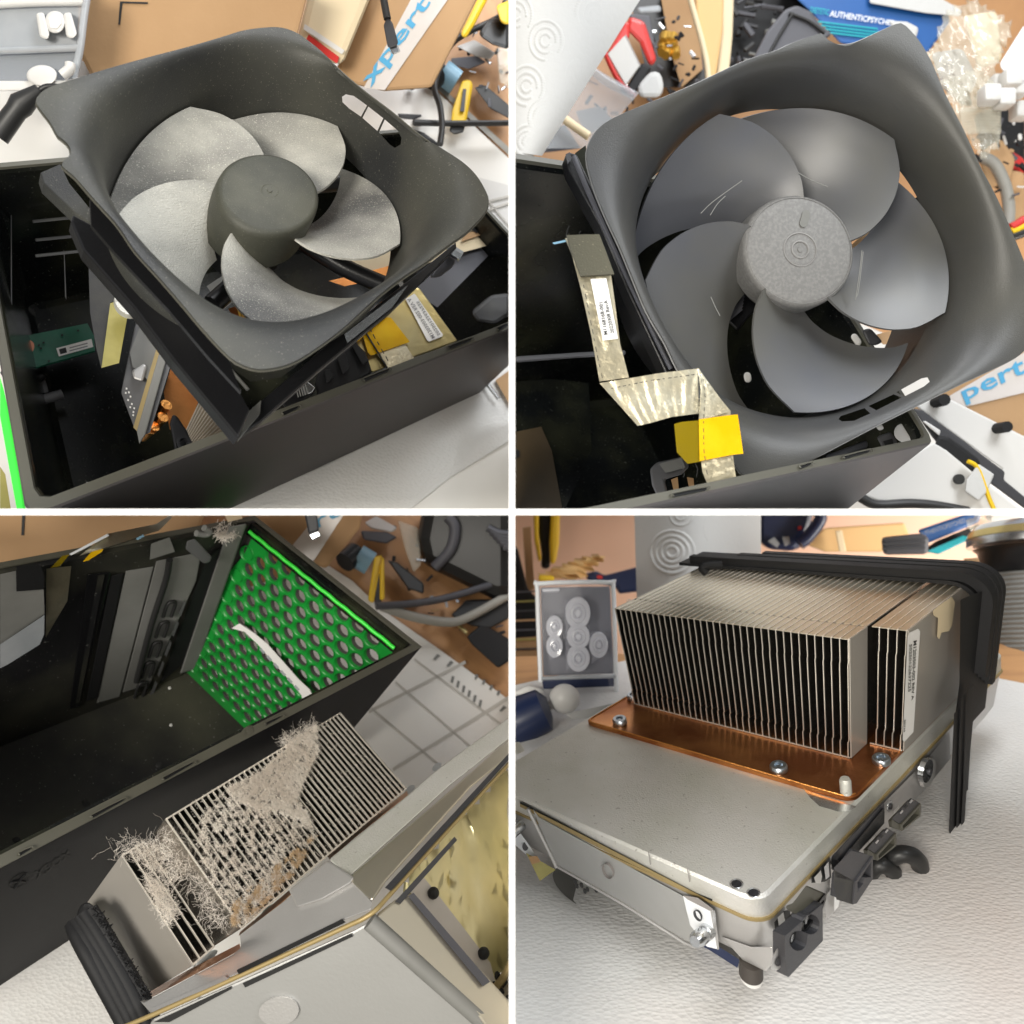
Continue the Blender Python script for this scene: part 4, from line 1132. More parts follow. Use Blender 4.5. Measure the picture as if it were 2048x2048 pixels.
crumple('film', [(1600,300),(1760,250),(1840,330),(1840,560),(1770,600),(1700,480)], .565, 'bag', bags, .0022, 20, 3)
for i in range(9):
    wire('seal_ridge', [(1690, 418 + i * 11), (1770, 408 + i * 11), (1842, 412 + i * 11)], .56, .0014, 'bag', bags, n=5)
slab('chips', [(1660,330),(1720,335),(1740,400),(1690,395)], .585, .006, 'rubberbrown', bags, bevel=.002)
slab('contents', [(1580,200),(1700,180),(1760,300),(1700,400),(1620,330)], .60, .008, 'cloudy', bags, bevel=.003)
slab('contents', [(1700,60),(1830,40),(1850,230),(1760,260)], .60, .008, 'cream', bags, bevel=.003)
wh = tag(slab('white_box', [(1840,240),(1935,90),(1935,310),(1845,262)], .56, .02, 'whiteprint', bevel=.002), 'white box corner at the upper right edge', 'box')
rg = random.Random(5)
wp0 = None
for i, (x, y) in enumerate([(1800,360),(1855,375),(1880,300),(1905,335),(1835,320),(1918,420)]):
    mb = MB(); c_ = P((x, y), .55 + .006 * i); r_ = .0058
    mb.hexa([c_ + Vector((a * r_, b * r_, c * r_)) for c in (-1, 1) for a, b in ((-1, -1), (1, -1), (1, 1), (-1, 1))])
    o = mb.build('white_plastic_cube', 'whitepl', bevel=.002, smooth=40)
    tag(o, ['white plastic cap nearest the bag seal ridges', 'white plastic cap just right of the seal ridges', 'white plastic cap below the white box corner', 'white plastic cap touching the right frame edge under the white box', 'white plastic cap highest against the clear bags', 'lowest white plastic cap, alone over the black parts'][i], 'plastic cap', 'white plastic caps')
br = thing('black_parts_heap', 'black and red parts heaped right of the shroud', 'parts', P((1850, 600), .68))
slab('heap', [(1740,430),(1935,380),(1935,760),(1800,700)], .66, .02, 'rubber', br, bevel=.004)
slab('red_part', [(1870,560),(1935,600),(1935,660),(1880,640)], .655, .01, 'red', br, bevel=.003)
for i in range(14):
    x, y = rg.uniform(1780, 1925), rg.uniform(440, 700)
    wire('rod', [(x, y), (x + rg.uniform(-40, 40), y + rg.uniform(-20, 40))], .65, .002, rg.choice(['graycard', 'rubber', 'greyslot']), br, k=1, n=6)
bx = tag(slab('small_cardboard_box', [(1760,580),(1845,520),(1900,600),(1880,680),(1790,720)], .63, .03, 'card', bevel=.003), 'small torn cardboard box right of the shroud', 'box')
bx2 = tag(slab('cardboard_sheet', [(1870,640),(1935,650),(1935,900),(1880,820)], .64, .02, 'card', bevel=.003), 'upright cardboard sheet behind the coloured wires', 'cardboard')
tag(wire('grey_cable', [(1765,590),(1820,620),(1860,700),(1875,780),(1872,850)], .60, .0042, 'cablegrey'), 'thick grey cable curving down right of the shroud', 'cable')
for i, (c_, lb) in enumerate((('red', 'red wire'), ('yellow', 'yellow wire'), ('cable', 'black wire'))):
    tag(wire(lb.replace(' ', '_'), [(1880, 862 + i * 16), (1905, 850 + i * 18), (1935, 830 + i * 22)], .58, .0035, c_), lb + ' leaving the right edge beside the shroud', 'wire', 'coloured wires')
# lower right
b5 = thing('taped_cardboard', 'cardboard flap with white and blue printed tape at the lower right', 'cardboard', P((1850, 1500), .50))
slab('flap', [(1500,1530),(1720,1400),(1940,1300),(1940,1720),(1760,1640),(1560,1580)], .50, .02, 'card', b5, bevel=.001)
tq = slab('parcel_tape', [(1640,1500),(1940,1325),(1940,1480),(1700,1538)], .4992, .0003, 'tape', b5)
mb = MB(); text_on(mb, 'pert', *[P(p, .4988) for p in ((1715,1530),(1950,1425),(1925,1350),(1690,1470))]); mb.build('lettering', 'blueink', tq)
wd = thing('white_panel_part', 'white plastic panel with black edge strips and feet at the lower right', 'panel', P((1750, 1700), .44))
slab('panel', [(1520,1530),(1560,1510),(1640,1500),(1940,1650),(1940,1915),(1880,1880),(1840,1790),(1850,1770)], .46, .01, 'whitepl', wd, bevel=.001)
slab('edge_strip', [(1510,1540),(1545,1545),(1860,1780),(1855,1810),(1940,1880),(1940,1925),(1840,1850),(1620,1690),(1585,1650)], .455, .01, 'greyslot', wd, bevel=.001)
slab('white_key', [(1548,1590),(1560,1588),(1618,1625),(1612,1645)], .452, .004, 'whitepl', wd, bevel=.001)
slab('hinge', [(1590,1690),(1610,1640),(1650,1650),(1720,1700),(1770,1740),(1760,1790),(1700,1770)], .45, .008, 'rubber', wd, bevel=.002)
for (x, y, r) in ((1633, 1508, 26), (1870, 1610, 24)):
    mb = MB(); c_ = P((x, y), .45); r_ = r * .000128
    mb.loft([circ(c_, Vector((r_, 0, 0)), Vector((0, 0, r_)), 10), circ(c_ + Vector((0, .01, 0)), Vector((r_, 0, 0)), Vector((0, 0, r_)), 10)], cap=True); mb.build('foot', 'rubber', wd)
slab('lower_panel', [(1265,1850),(1590,1670),(1640,1700),(1760,1800),(1925,1925),(1700,1930),(1500,1905),(1380,1890)], .445, .004, 'whitepl', wd, bevel=.001)
wire('cable_run', [(1265,1840),(1320,1880),(1380,1905),(1500,1900),(1600,1908),(1720,1930)], .44, .0026, 'cable', wd)
mb = MB(); c_ = P((1690, 1808), .442); mb.loft([circ(c_, Vector((.0028, 0, 0)), Vector((0, 0, .0028)), 14), circ(c_ + Vector((0, .002, 0)), Vector((.0028, 0, 0)), Vector((0, 0, .0028)), 14)], cap=True); mb.build('screw_hole', 'ink', wd)
slab('tape_flag', [(1715,1810),(1760,1750),(1820,1790),(1790,1860),(1760,1890),(1710,1855)], .438, .002, 'paper', wd, bevel=.0008)
wire('thin_lead', [(1720,1740),(1760,1770),(1800,1880),(1820,1925)], .439, .0012, 'yellow', wd)
tb2 = structure(slab('table_board', [(-200,560),(1500,1300),(1700,1500),(2300,1800),(2300,2300),(-300,2300)], .62, .003, 'table'))

rg = random.Random(23)
pl2 = thing('small_parts_pile', 'loose black, brown and silver parts between the paper towel and the shroud', 'parts', P((500, 330), .60))
for i in range(70):
    x, y = rg.uniform(280, 700), rg.uniform(20, 460)
    if x < 505 - .64 * (y + 40) + 10: continue
    a = rg.uniform(0, 3.14); l, w_ = rg.uniform(10, 44), rg.uniform(5, 16); ca, sa = math.cos(a), math.sin(a)
    q = [(x + l * ca * u - w_ * sa * v, y + l * sa * u + w_ * ca * v) for u, v in ((-.5, -.5), (.5, -.5), (.5, .5), (-.5, .5))]
    slab(rg.choice(['chip', 'clip', 'stub']), q, rg.uniform(.61, .67), .004, rg.choice(['rubber', 'greyslot', 'graycard', 'cloudy', 'steel', 'carddark', 'rubber', 'rubberbrown']), pl2, bevel=.001)
pr2 = thing('small_parts_pile', 'loose black and white parts right of the shroud under the white caps', 'parts', P((1850, 500), .60))
for i in range(50):
    x, y = rg.uniform(1740, 1930), rg.uniform(330, 860)
    a = rg.uniform(0, 3.14); l, w_ = rg.uniform(10, 40), rg.uniform(5, 16); ca, sa = math.cos(a), math.sin(a)
    q = [(x + l * ca * u - w_ * sa * v, y + l * sa * u + w_ * ca * v) for u, v in ((-.5, -.5), (.5, -.5), (.5, .5), (-.5, .5))]
    slab(rg.choice(['chip', 'clip', 'stub']), q, rg.uniform(.59, .65), .004, rg.choice(['rubber', 'greyslot', 'graycard', 'whitepl', 'steel', 'carddark', 'rubber', 'rubber']), pr2, bevel=.001)

# ================================================================ station 3: empty shell and dusty heat sink
Q = 3
T3 = plane_of('C3', -.184)
t3 = lambda h=0: (lambda p: T(p, T3, h))
I3 = lambda **k: (lambda p: G('C3', p, **k))
g3 = lambda x, y, z: F('C3', x, y, z)
Lx, Wy, H3, wt = .301, .151, .184, .0042
shell3 = thing('console_shell', 'empty black shell with a green perforated vent at its right end', 'console shell', g3(.15, .07, -H3))
mb = MB()
mb.box('C3', 0, Lx, 0, .0030, -H3, -.0008)
mb.build('outer_wall', 'shelldark', shell3, bevel=.0006)
mb = MB(); mb.box('C3', 0, Lx, Wy - .0030, Wy, -H3, -.0008); mb.box('C3', 0, .003, .0031, Wy - .0031, -H3, -.001); mb.build('outer_wall', 'shell', shell3)
mb = MB()
for a in ((0, Lx, .0, .0042), (0, Lx, Wy - .0042, Wy), (Lx - .0045, Lx, .00425, Wy - .00425), (0, .004, .00425, Wy - .00425)):
    mb.box('C3', a[0], a[1], a[2], a[3], -.0008, 0)
mb.build('rim', 'rim', shell3)
mb = MB(); mb.box('C3', .0035, Lx - .012, Wy - .0075, Wy - .0032, -H3 + .004, -.0015); mb.build('inner_wall', 'shellin3', shell3)
mb = MB(); mb.box('C3', .0035, Lx - .004, .0032, Wy - .0032, -H3, -H3 + .004); mb.build('inner_floor', 'shellin3', shell3)
mb = MB(); mb.box('C3', .0035, Lx - .012, .0032, .006, -H3 + .004, -.0015); mb.build('inner_wall', 'shellin', shell3)
# perforated end: outer plate, green insert, sleeves; the holes go right through
rows = []
sp = .0132
hol = []
r_ = 0
z = -.0150
while z > -H3 + .012:
    y = .0135 + (sp / 2 if r_ % 2 else 0)
    while y < Wy - .012:
        near_corner = (y < .022 and z > -.025) or (y > Wy - .03 and z > -.022)
        if not near_corner: hol.append((y, z))
        y += sp
    z -= sp * .87; r_ += 1
def yz(x, y, z, r, n=14):
    return [g3(x, y + r * math.cos(2 * math.pi * i / n), z + r * math.sin(2 * math.pi * i / n)) for i in range(n)]
def panel_(x, x2, r, m, name, y0, y1, z0, z1):
    mb = MB()
    hole_plate(mb, [g3(x, y0, z0), g3(x, y1, z0), g3(x, y1, z1), g3(x, y0, z1)], [yz(x, a, b, r) for a, b in hol], (g3(x2, .07, -.05) - g3(x, .07, -.05)))
    mb.build(name, m, shell3, fix=False)
panel_(Lx - .0003, Lx - .0018, .0057, 'shell', 'outer_wall', .0031, Wy - .0031, -H3, -.0010)
mb = MB()
hole_plate(mb, [g3(Lx - .0065, .012, -.008), g3(Lx - .0065, Wy - .010, -.008), g3(Lx - .0065, Wy - .010, -.03), g3(Lx - .0065, Wy - .005, -.05), g3(Lx - .0065, Wy - .006, -H3 + .006), g3(Lx - .0065, .006, -H3 + .006), g3(Lx - .0065, .008, -.02)],
           [yz(Lx - .0065, a, b, .0058) for a, b in hol if .0135 < a < Wy - .0145], (g3(Lx - .0058, .07, -.05) - g3(Lx - .0065, .07, -.05)))
mb.build('vent_insert', 'green', shell3, fix=False)
mb = MB()
for a, b in hol:
    mb.loft([yz(Lx - .0080, a, b, .0061), yz(Lx - .0080, a, b, .0058), yz(Lx - .0040, a, b, .0058)], True)
    mb.loft([yz(Lx - .0080, a, b, .0058), yz(Lx - .0066, a, b, .0063)], True)
mb.build('vent_sleeves', 'green', shell3, fix=False, smooth=40)
mb = MB()
for a, b in hol: mb.loft([yz(Lx - .0040, a, b, .0058), yz(Lx - .0003, a, b, .0057)], True)
mb.build('vent_sleeves', 'shell', shell3, fix=False, smooth=40)
mb = MB(); mb.tube([g3(Lx - .011, y, -.0065 + .00025 * math.sin(y * 400)) for y in [.010 + .0033 * i for i in range(41)]], .0011, 8); mb.build('vent_edge', 'greenbright', shell3, smooth=60)
mb = MB(); mb.box('C3', Lx - .0086, Lx - .004, .006, Wy - .006, -.012, -.0015); mb.build('vent_frame', 'shellin', shell3)
rimclip(shell3, (345,1142), (470,1078), 'C3', 8); rimclip(shell3, (615,1000), (730,940), 'C3', 8); rimclip(shell3, (70,1285), (118,1262), 'C3', 8); rimclip(shell3, (1000,795), (1065,765), 'C3', 6)
mb = MB(); c_ = I3(z=-.001)((940, 822)); e1 = I3(z=-.001)((962, 818)) - c_; e2 = I3(z=-.001)((938, 840)) - c_
mb.loft([circ(c_, e1, e2), circ(c_ + Vector((0, -.002, 0)), e1, e2), circ(c_ + Vector((0, -.002, 0)), e1 * .5, e2 * .5), circ(c_, e1 * .5, e2 * .5)]); mb.build('screw_eye', 'rim', shell3, smooth=40)
# embossed mark and lettering on the near side
mb = MB()
E3 = lambda p: G('C3', p, y=-.0002)
text_on(mb, 'XBOX', E3((138,1388)), E3((272,1297)), E3((262,1272)), E3((128,1360)))
c_ = E3((73,1393)); e1 = E3((112,1372)) - c_; e2 = E3((68,1370)) - c_
mb.loft([circ(c_, e1, e2, 32), circ(c_, e1 * .9, e2 * .86, 32)], True)
mb.tube(smoothpath([c_ - e1 * .72 + e2 * .45, c_ - e1 * .1 + e2 * .1, c_ + e1 * .5 - e2 * .62], 6), .00045, 6)
mb.tube(smoothpath([c_ + e1 * .66 + e2 * .55, c_ + e1 * .1 + e2 * .1, c_ - e1 * .55 - e2 * .66], 6), .00045, 6)
mb.build('lettering', 'rubber', shell3)
# details inside
wy = lambda d: I3(y=Wy - .0078 - d)
slab('wall_panel', [(475,222),(580,205),(452,697),(365,722)], wy(.001), .002, 'graypad', shell3, bevel=.0004)
slab('wall_panel', [(590,185),(760,150),(740,260),(565,650),(462,682)], wy(.0015), .002, 'graypad', shell3, bevel=.0004)
wire('groove', [(640,180),(625,260),(570,430),(515,640)], wy(.0045), .0016, 'ink', shell3)
for i in range(5):
    x, y = 632 - i * 27, 345 + i * 76
    wire('slot_edge', [(x - 16, y + 52), (x + 2, y + 2), (x + 30, y - 2), (x + 14, y + 50)], wy(.004), .0009, 'ink', shell3)
    slab('wall_hook', [(x + 62, y - 12), (x + 70, y - 2), (x + 50, y + 50), (x + 42, y + 40)], wy(.006), .003, 'wallin', shell3)
slab('dark_post', [(330,235),(420,225),(300,735),(262,745)], wy(.003), .003, 'black', shell3, bevel=.0006)
slab('dark_post', [(420,240),(468,228),(370,700),(325,715)], wy(.002), .003, 'rubber', shell3, bevel=.0006)
slab('dark_post', [(370,240),(395,235),(300,720),(285,722)], wy(.004), .001, 'shellin3', shell3)
slab('corner_post', [(863,55),(932,42),(742,590),(678,612)], wy(.004), .003, 'graypad', shell3, bevel=.001)
slab('dark_post', [(780,175),(850,120),(705,560),(600,650)], wy(.0025), .002, 'rubber', shell3)
slab('pad_strip', [(175,214),(269,204),(254,336),(173,473)], wy(.008), .0015, 'foil', shell3)
cf = thing('film_pouch', 'hazy grey film sheet with a folded corner at the left inside the empty shell', 'film', wy(.02)((80, 480)))
slab('sheet', [(0,235),(60,222),(62,300),(165,290),(168,385),(0,500)], wy(.010), .001, 'graypad', cf)
slab('sheet', [(0,500),(168,388),(166,462),(150,500),(30,575),(0,590)], wy(.014), .001, 'cloudy', cf)
slab('dark_tab', [(62,205),(150,195),(168,240),(165,292),(62,300)], wy(.012), .002, 'rubber', cf)
lt = thing('latch_hook', 'dark metal latch hook near the far corner of the empty shell', 'latch', wy(.01)((760, 150)))
slab('plate', [(705,110),(735,100),(800,170),(790,190),(770,195),(700,140)], wy(.012), .003, 'wallin', lt, bevel=.0008)
wire('hook', [(740,80),(775,85),(790,75),(770,60)], wy(.013), .0016, 'graypad', lt)
slab('grey_cap', [(570,120),(640,95),(660,150),(565,180)], wy(.006), .002, 'graypad', shell3)
for x, y, r in ((600,955,14),(325,1100,15),(62,1238,15),(645,805,6),(640,665,6)):
    fz = I3(z=-H3 + .0045); c_ = fz((x, y)); e1 = fz((x + r, y)) - c_; e2 = fz((x, y + r * .8)) - c_
    mb = MB(); mb.loft([circ(c_, e1, e2, 16), circ(c_ + Vector((0, 0, .0005)), e1 * .7, e2 * .7, 16)], cap=True); mb.build('floor_boss', 'ink' if r > 10 else 'whitepl', shell3)
# foil pieces over the far rim
fe = thing('foil_sliver', 'torn shiny foil tape hanging over the far rim of the empty shell', 'foil', I3(z=.01)((500, 100)))
slab('strip', [(262,158),(405,82),(412,90),(268,164)], I3(z=.004), .0006, 'whiteprint', fe)
slab('strip', [(405,82),(590,45),(640,12),(650,20),(600,70),(450,118),(300,165)], I3(z=.002), .0005, 'foil', fe)
slab('amber_flap', [(190,212),(235,165),(262,160),(225,205)], I3(z=.003), .0004, 'kaptonthin', fe)
slab('amber_flap', [(312,188),(345,150),(390,138),(385,150),(335,182)], I3(z=.003), .0004, 'kapton', fe)
slab('blue_edge', [(512,100),(540,85),(545,92),(520,106)], I3(z=.006), .0006, 'bluecap', fe)
slab('white_corner', [(840,-5),(905,-5),(915,25),(860,38)], I3(z=.004), .0005, 'cream', fe)
# strip across the vent
vs = thing('white_sticker_strip', 'long curved white sticker strip across the green vent', 'sticker', I3(x=Lx - .02)((1030, 570)))
rbs = [((875,438),(905,420)), ((925,452),(962,458)), ((975,500),(1010,498)), ((1035,570),(1066,560)), ((1095,635),(1125,628)), ((1138,690),(1168,668)), ((1146,725),(1180,690)), ((1150,732),(1178,712))]
mb = MB(); xf = I3(x=Lx - .018)
mb.loft([[xf(a), xf(b)] for a, b in rbs], False); mb.build('strip', 'paperlabel', vs, solid=.0003, smooth=60)
slab('grey_end', [(875,438),(905,420),(962,458),(925,452),(905,446)], I3(x=Lx - .0185), .0005, 'graypad', vs)
slab('grey_end', [(906,424),(930,432),(962,458),(940,478),(918,450)], I3(x=Lx - .0184), .0005, 'graypad', vs)
for i in range(6):
    a = (985 + i * 26, 512 + i * 28)
    slab('print_line', [a, (a[0] + 16, a[1] + 18), (a[0] + 9, a[1] + 24), (a[0] - 7, a[1] + 6)], I3(x=Lx - .0188), .0001, 'cloudy', vs)

# ---------------- heat sink unit lying in front
unit3 = thing('heat_sink_unit', 'metal chassis with a dust clogged fin stack, leaning in front of the empty shell', 'heat sink', F('U3', .05, .03, 0))
Hh, d0, pt, d1, wm = .0518, .0153, .0033, .0521, .1037
a1 = 4.2 * pt
u3 = lambda x, y, z: F('U3', x, y, z)
fins = MB(); edg = MB()
nf = 37
def fin3(a, y0, y1, i, last=False):
    t = .00016
    fins.box('U3', a - t, a + t, y0 + .0008, y1, .0002, Hh - .0002)
    edg.box('U3', a - t * 1.5, a + t * 1.5, y0, y0 + .0008, .0002, Hh - .0002)
    if not last:
        pw_ = wm / nf if i >= 0 else pt
        fins.box('U3', a + t * 1.6, a + pw_ - t * 1.6, y0 + .0003, y1, Hh - .0004, Hh)
        edg.box('U3', a + t * 1.6, a + pw_ - t * 1.6, y0, y0 + .0006, .0001, .0008)
        edg.box('U3', a + t * 1.6, a + pw_ - t * 1.6, y0 - .0002, y0 + .0003, Hh - .0009, Hh - .0002)
for i in range(nf + 1): fin3(a1 + wm * i / nf, 0 if i else 0, .042, i, i == nf)
for i in range(4): fin3(pt * i, d0, .05, -1, i == 3)
fins.build('fin_stack', 'fin', unit3); edg.build('fin_edges', 'finedge', unit3)
mb = MB(); mb.box('U3', a1 - .0004, a1 + .0001, .0004, .05, .0003, Hh - .0003); mb.build('fin_side', 'fin', unit3)
mb = MB(); mb.box('U3', a1 + .001, a1 + wm - .001, .020, .022, .001, Hh - .001); mb.box('U3', .0008, 3 * pt, d0 + .016, d0 + .018, .001, Hh - .001); mb.build('fin_gap_shade', 'ink', unit3)  # black sheets painting the deep shade between the fins
mb = MB(); mb.box('U3', -.0005, -.0001, d0, d0 + d1, .0003, Hh - .0003); mb.build('side_plate', 'sideplate', unit3)
I3u = lambda p: G('U3', p, z=-.0015)
slab('copper_base', [(540,1822),(735,1715),(905,1628),(908,1645),(880,1668),(545,1846),(528,1840)], I3u, .002, 'copper', unit3, bevel=.0003)
slab('copper_base', [(905,1585),(1090,1428),(1100,1442),(1060,1480),(900,1600)], I3u, .002, 'copperedge', unit3, bevel=.0003)
slab('copper_base', [(1235,1300),(1330,1210),(1535,1052),(1540,1068),(1340,1228),(1245,1312)], I3u, .002, 'copperedge', unit3, bevel=.0003)
slab('copper_base', [(425,1905),(470,1880),(480,1892),(430,1920)], I3u, .002, 'copper', unit3)
for x, y, a, b in ((790,1668,34,12),(1025,1492,34,12),(1548,1040,18,9),(1650,955,16,9)):
    c_ = I3u((x, y)) - Vector((0, .004, 0)); e1 = (I3u((x + a, y - a * .55)) - I3u((x, y))); e2 = (I3u((x + b * .6, y + b)) - I3u((x, y)))
    mb = MB(); mb.loft([circ(c_ + Vector((0, .003, 0)), e1, e2, 18), circ(c_, e1, e2, 18), circ(c_ - Vector((0, .0008, 0)), e1 * .8, e2 * .8, 18)], cap=True); mb.build('screw', 'zinc', unit3, smooth=35)
# chassis: sighted faces on two planes meeting at the corner
cA = plane3((560,1890), .272, (1400,1500), .262, (1090,1430), .285)      # long face towards the camera left
cB = plane3((1400,1500), .262, (1921,940), .335, (1240,1320), .285)      # face running to the right
lA = plane3((560,1900), .271, (1400,1510), .262, (1800,1850), .262)
lB = plane3((1400,1510), .262, (1921,960), .335, (1800,1850), .262)
slab('chassis_lid', [(528,1846),(545,1850),(880,1670),(910,1640),(905,1595),(1090,1455),(1240,1325),(1330,1385),(1405,1470),(1400,1500),(1300,1538),(900,1740),(570,1893)], cA, .01, 'aluside', unit3, bevel=.0008)
slab('bracket_tab', [(1090,1428),(1235,1316),(1252,1322),(1338,1380),(1320,1402),(1215,1462),(1120,1492)], lambda p: cA(p, .0012), .002, 'aluside', unit3, bevel=.0008)
slab('chassis_lid', [(1240,1312),(1540,1068),(1650,972),(1925,772),(1925,852),(1700,1030),(1310,1385)], cB, .01, 'alu', unit3, bevel=.0008)
slab('chassis_edge', [(1312,1383),(1660,1085),(1925,852),(1925,920),(1780,1035),(1455,1395),(1405,1470),(1380,1450)], lambda p: cB(p, .0008), .01, 'fintop', unit3, bevel=.0008)
seam = [(400,1970),(570,1900),(900,1752),(1290,1572),(1370,1535),(1420,1500),(1470,1445),(1700,1190),(1925,945)]
mb = MB(); mb.tube(smoothpath([(lA(p, .001) if p[0] < 1400 else lB(p, .001)) for p in seam], 5), .0008, 10); mb.build('seam', 'gold', unit3, smooth=60)
slab('lid_slot', [(893,1728),(1255,1553),(1290,1535),(1305,1548),(1290,1556),(900,1745)], lambda p: cA(p, .0009), .001, 'ink', unit3)
slab('lid_slot', [(570,1874),(850,1750),(862,1762),(575,1890)], lambda p: cA(p, .0009), .001, 'aluside', unit3)
slab('lid_slot', [(1452,1418),(1925,905),(1925,930),(1475,1430)], lambda p: cB(p, .0012), .001, 'greyslot', unit3)
slab('tray_slot', [(915,1778),(1325,1590),(1332,1602),(925,1795)], lambda p: lA(p, .0006), .001, 'ink', unit3)
slab('tray_slot', [(580,1925),(870,1790),(874,1800),(640,1925)], lambda p: lA(p, .0006), .001, 'ink', unit3)
slab('tray_slot', [(1490,1470),(1715,1225),(1725,1238),(1512,1478)], lambda p: lB(p, .0006), .001, 'greyslot', unit3)
slab('tray_face', [(560,1940),(575,1912),(900,1770),(1330,1580),(1395,1545),(1800,1900),(1840,1990),(560,1990)], lA, .01, 'alubrush', unit3, bevel=.001)
mb = MB(); c_ = lA((1052, 1885), .0015); mb.loft([circ(c_, Vector((.0062, 0, -.001)), Vector((.002, 0, .0046)), 24), circ(c_ + Vector((0, .004, 0)), Vector((.005, 0, 0)), Vector((.002, 0, .004)), 24)], cap=True); mb.build('round_boss', 'aluside', unit3, smooth=40)
mb = MB(); mb.tube([lA(p, .0004) for p in ((1395,1545),(1600,1725),(1800,1900),(1850,1950))], .0028, 12); mb.build('corner_bead', 'graypad', unit3, smooth=60)
slab('tray_face', [(1415,1520),(1490,1462),(1556,1440),(1925,1850),(1925,1990),(1860,1980),(1800,1900)], lB, .01, 'fintop', unit3, bevel=.001)
slab('dark_channel', [(1540,1450),(1560,1436),(1850,1772),(1822,1790)], lambda p: lB(p, .0012), .001, 'graycard', unit3)
foilp = thing('gold_foil_sheet', 'crumpled gold foil sheet glinting at the lower right below the chassis', 'foil', lB((1780, 1450)))
fb = plane3((1560,1430), .30, (1921,1050), .36, (1880,1780), .30)
poly = [(1530,1440),(1530,1380),(1700,1190),(1925,950),(1935,1690),(1865,1775),(1840,1770)]
rg = random.Random(31)
mb = MB(); n = 20; gg = {}
for i in range(n + 1):
    for j in range(n + 1):
        x = 1500 + 440 * i / n; y = 930 + 850 * j / n
        gg[i, j] = len(mb.v); mb.v.append(fb((x + rg.uniform(-4, 4), y + rg.uniform(-4, 4)), rg.gauss(0, .0009)))
for i in range(n):
    for j in range(n):
        x = 1500 + 440 * (i + .5) / n; y = 930 + 850 * (j + .5) / n
        if inpoly(poly, x, y): mb.f.append([gg[i, j], gg[i + 1, j], gg[i + 1, j + 1], gg[i, j + 1]]); mb.m.append(0)
mb.build('sheet', 'foilglint', foilp, smooth=80)
slab('pale_border', [(1545,1430),(1600,1380),(1650,1440),(1850,1700),(1870,1775),(1840,1768)], lambda p: fb(p, .0030), .0008, 'tape', foilp)
for x, y in ((1635,1438),(1825,1665)):
    mb = MB(); mb.ball(fb((x, y), .004), .0022, 10); mb.build('hole', 'ink', foilp)
pb = thing('perforated_plate', 'cream plate with black perforations in the lower right corner', 'plate', lB((1880, 1880)))
pf = plane3((1770,1900), .285, (1925,1700), .285, (1925,1925), .280)
slab('plate', [(1760,1960),(1800,1870),(1880,1760),(1940,1665),(1940,1970)], pf, .002, 'fintop', pb)
for i in range(5):
    for j in range(4):
        x, y = 1830 + j * 26 + i * 12, 1905 - i * 38 + j * 26
        if x < 1925 and y < 1930:
            c_ = pf((x, y), .0003); mb = MB(); mb.plate(circ(c_, Vector((.0011, 0, .0003)), Vector((-.0004, 0, .0018)), 10), (0, .0003, 0)); mb.build('perforation', 'ink', pb)
wire('plate_edge', [(1790,1930),(1830,1850),(1900,1755),(1935,1690)], lambda p: pf(p, .001), .0014, 'gold', pb)
# rubber gasket sleeve
gk3 = thing('rubber_gasket', 'ribbed black rubber gasket wrapped round the lower end of the dusty heat sink', 'gasket', P((400, 1700), .29))
pin = [(335,1479),(420,1620),(533,1814),(600,1960)]; pout = [(272,1548),(300,1610),(355,1713),(490,1960)]
for i in range(5):
    f = i / 4
    path = [(a[0] * (1 - f) + b[0] * f, a[1] * (1 - f) + b[1] * f) for a, b in zip(pin, pout)]
    path = [(path[0][0] + 10 + (0 if i == 0 else -6), path[0][1] + 18 - 12 * f)] + path[1:]
    mb = MB(); mb.tube(smoothpath([P(p, .298 - .004 * k_) for k_, p in enumerate(path)], 8), .0030 if i else .0022, 10)
    mb.build('rib', 'rubber', gk3, smooth=60)
slab('sleeve', [(300,1480),(340,1466),(540,1812),(610,1960),(480,1960),(352,1712),(276,1565)], .302, .012, 'rubber', gk3, bevel=.002)
rg = random.Random(3)
mb = MB()
for i in range(420):
    t = rg.random(); x = 345 + (555 - 345) * t + rg.uniform(-3, 22); y = 1492 + (1850 - 1492) * t + rg.uniform(-12, 6)
    p0 = P((x, y), .2955 - .008 * t); mb.tube([p0, p0 + Vector((rg.uniform(-1, 1), rg.uniform(-.6, .2), rg.uniform(-1, 1))) * .0016], .00022, 3)
tag(mb.build('felt_fringe', 'rubber', cut=True), 'fuzzy black felt fringe between rubber gasket and steel side plate', None, None, 'stuff')

# ---------------- dust
def fluff(name, polys, n, Y, seed, r, l, m, label, curl=1.0, segs=5, lift=.0016, keep=None):
    rg = random.Random(seed); mb = MB()
    for poly, w_ in polys:
        xs = [p[0] for p in poly]; ys = [p[1] for p in poly]; c = 0
        while c < int(n * w_):
            x, y = rg.uniform(min(xs), max(xs)), rg.uniform(min(ys), max(ys))
            if not inpoly(poly, x, y): continue
            if keep and not keep(x, y, rg): c += .2; continue
            c += 1
            p = Y((x, y)) + Vector((0, -rg.uniform(0, lift), 0))
            d = Vector((rg.gauss(0, 1), rg.gauss(0, .35), rg.gauss(0, 1))).normalized()
            pts = [p]; ll = l * rg.uniform(.5, 1.6)
            tw_ = Vector((rg.gauss(0, 1), rg.gauss(0, .3), rg.gauss(0, 1))).normalized() * curl
            for k in range(segs):
                d = (d + tw_ * .45 + Vector((rg.gauss(0, .75), rg.gauss(0, .35), rg.gauss(0, .75)))).normalized()
                pts.append(pts[-1] + d * ll / segs)
            mb.tube(pts, r * rg.uniform(.7, 1.2), 3, cap=False)
    return tag(mb.build(name, m, fix=False), label, None, None, 'stuff')
U3f = lambda p: G('U3', p, y=-.0002)
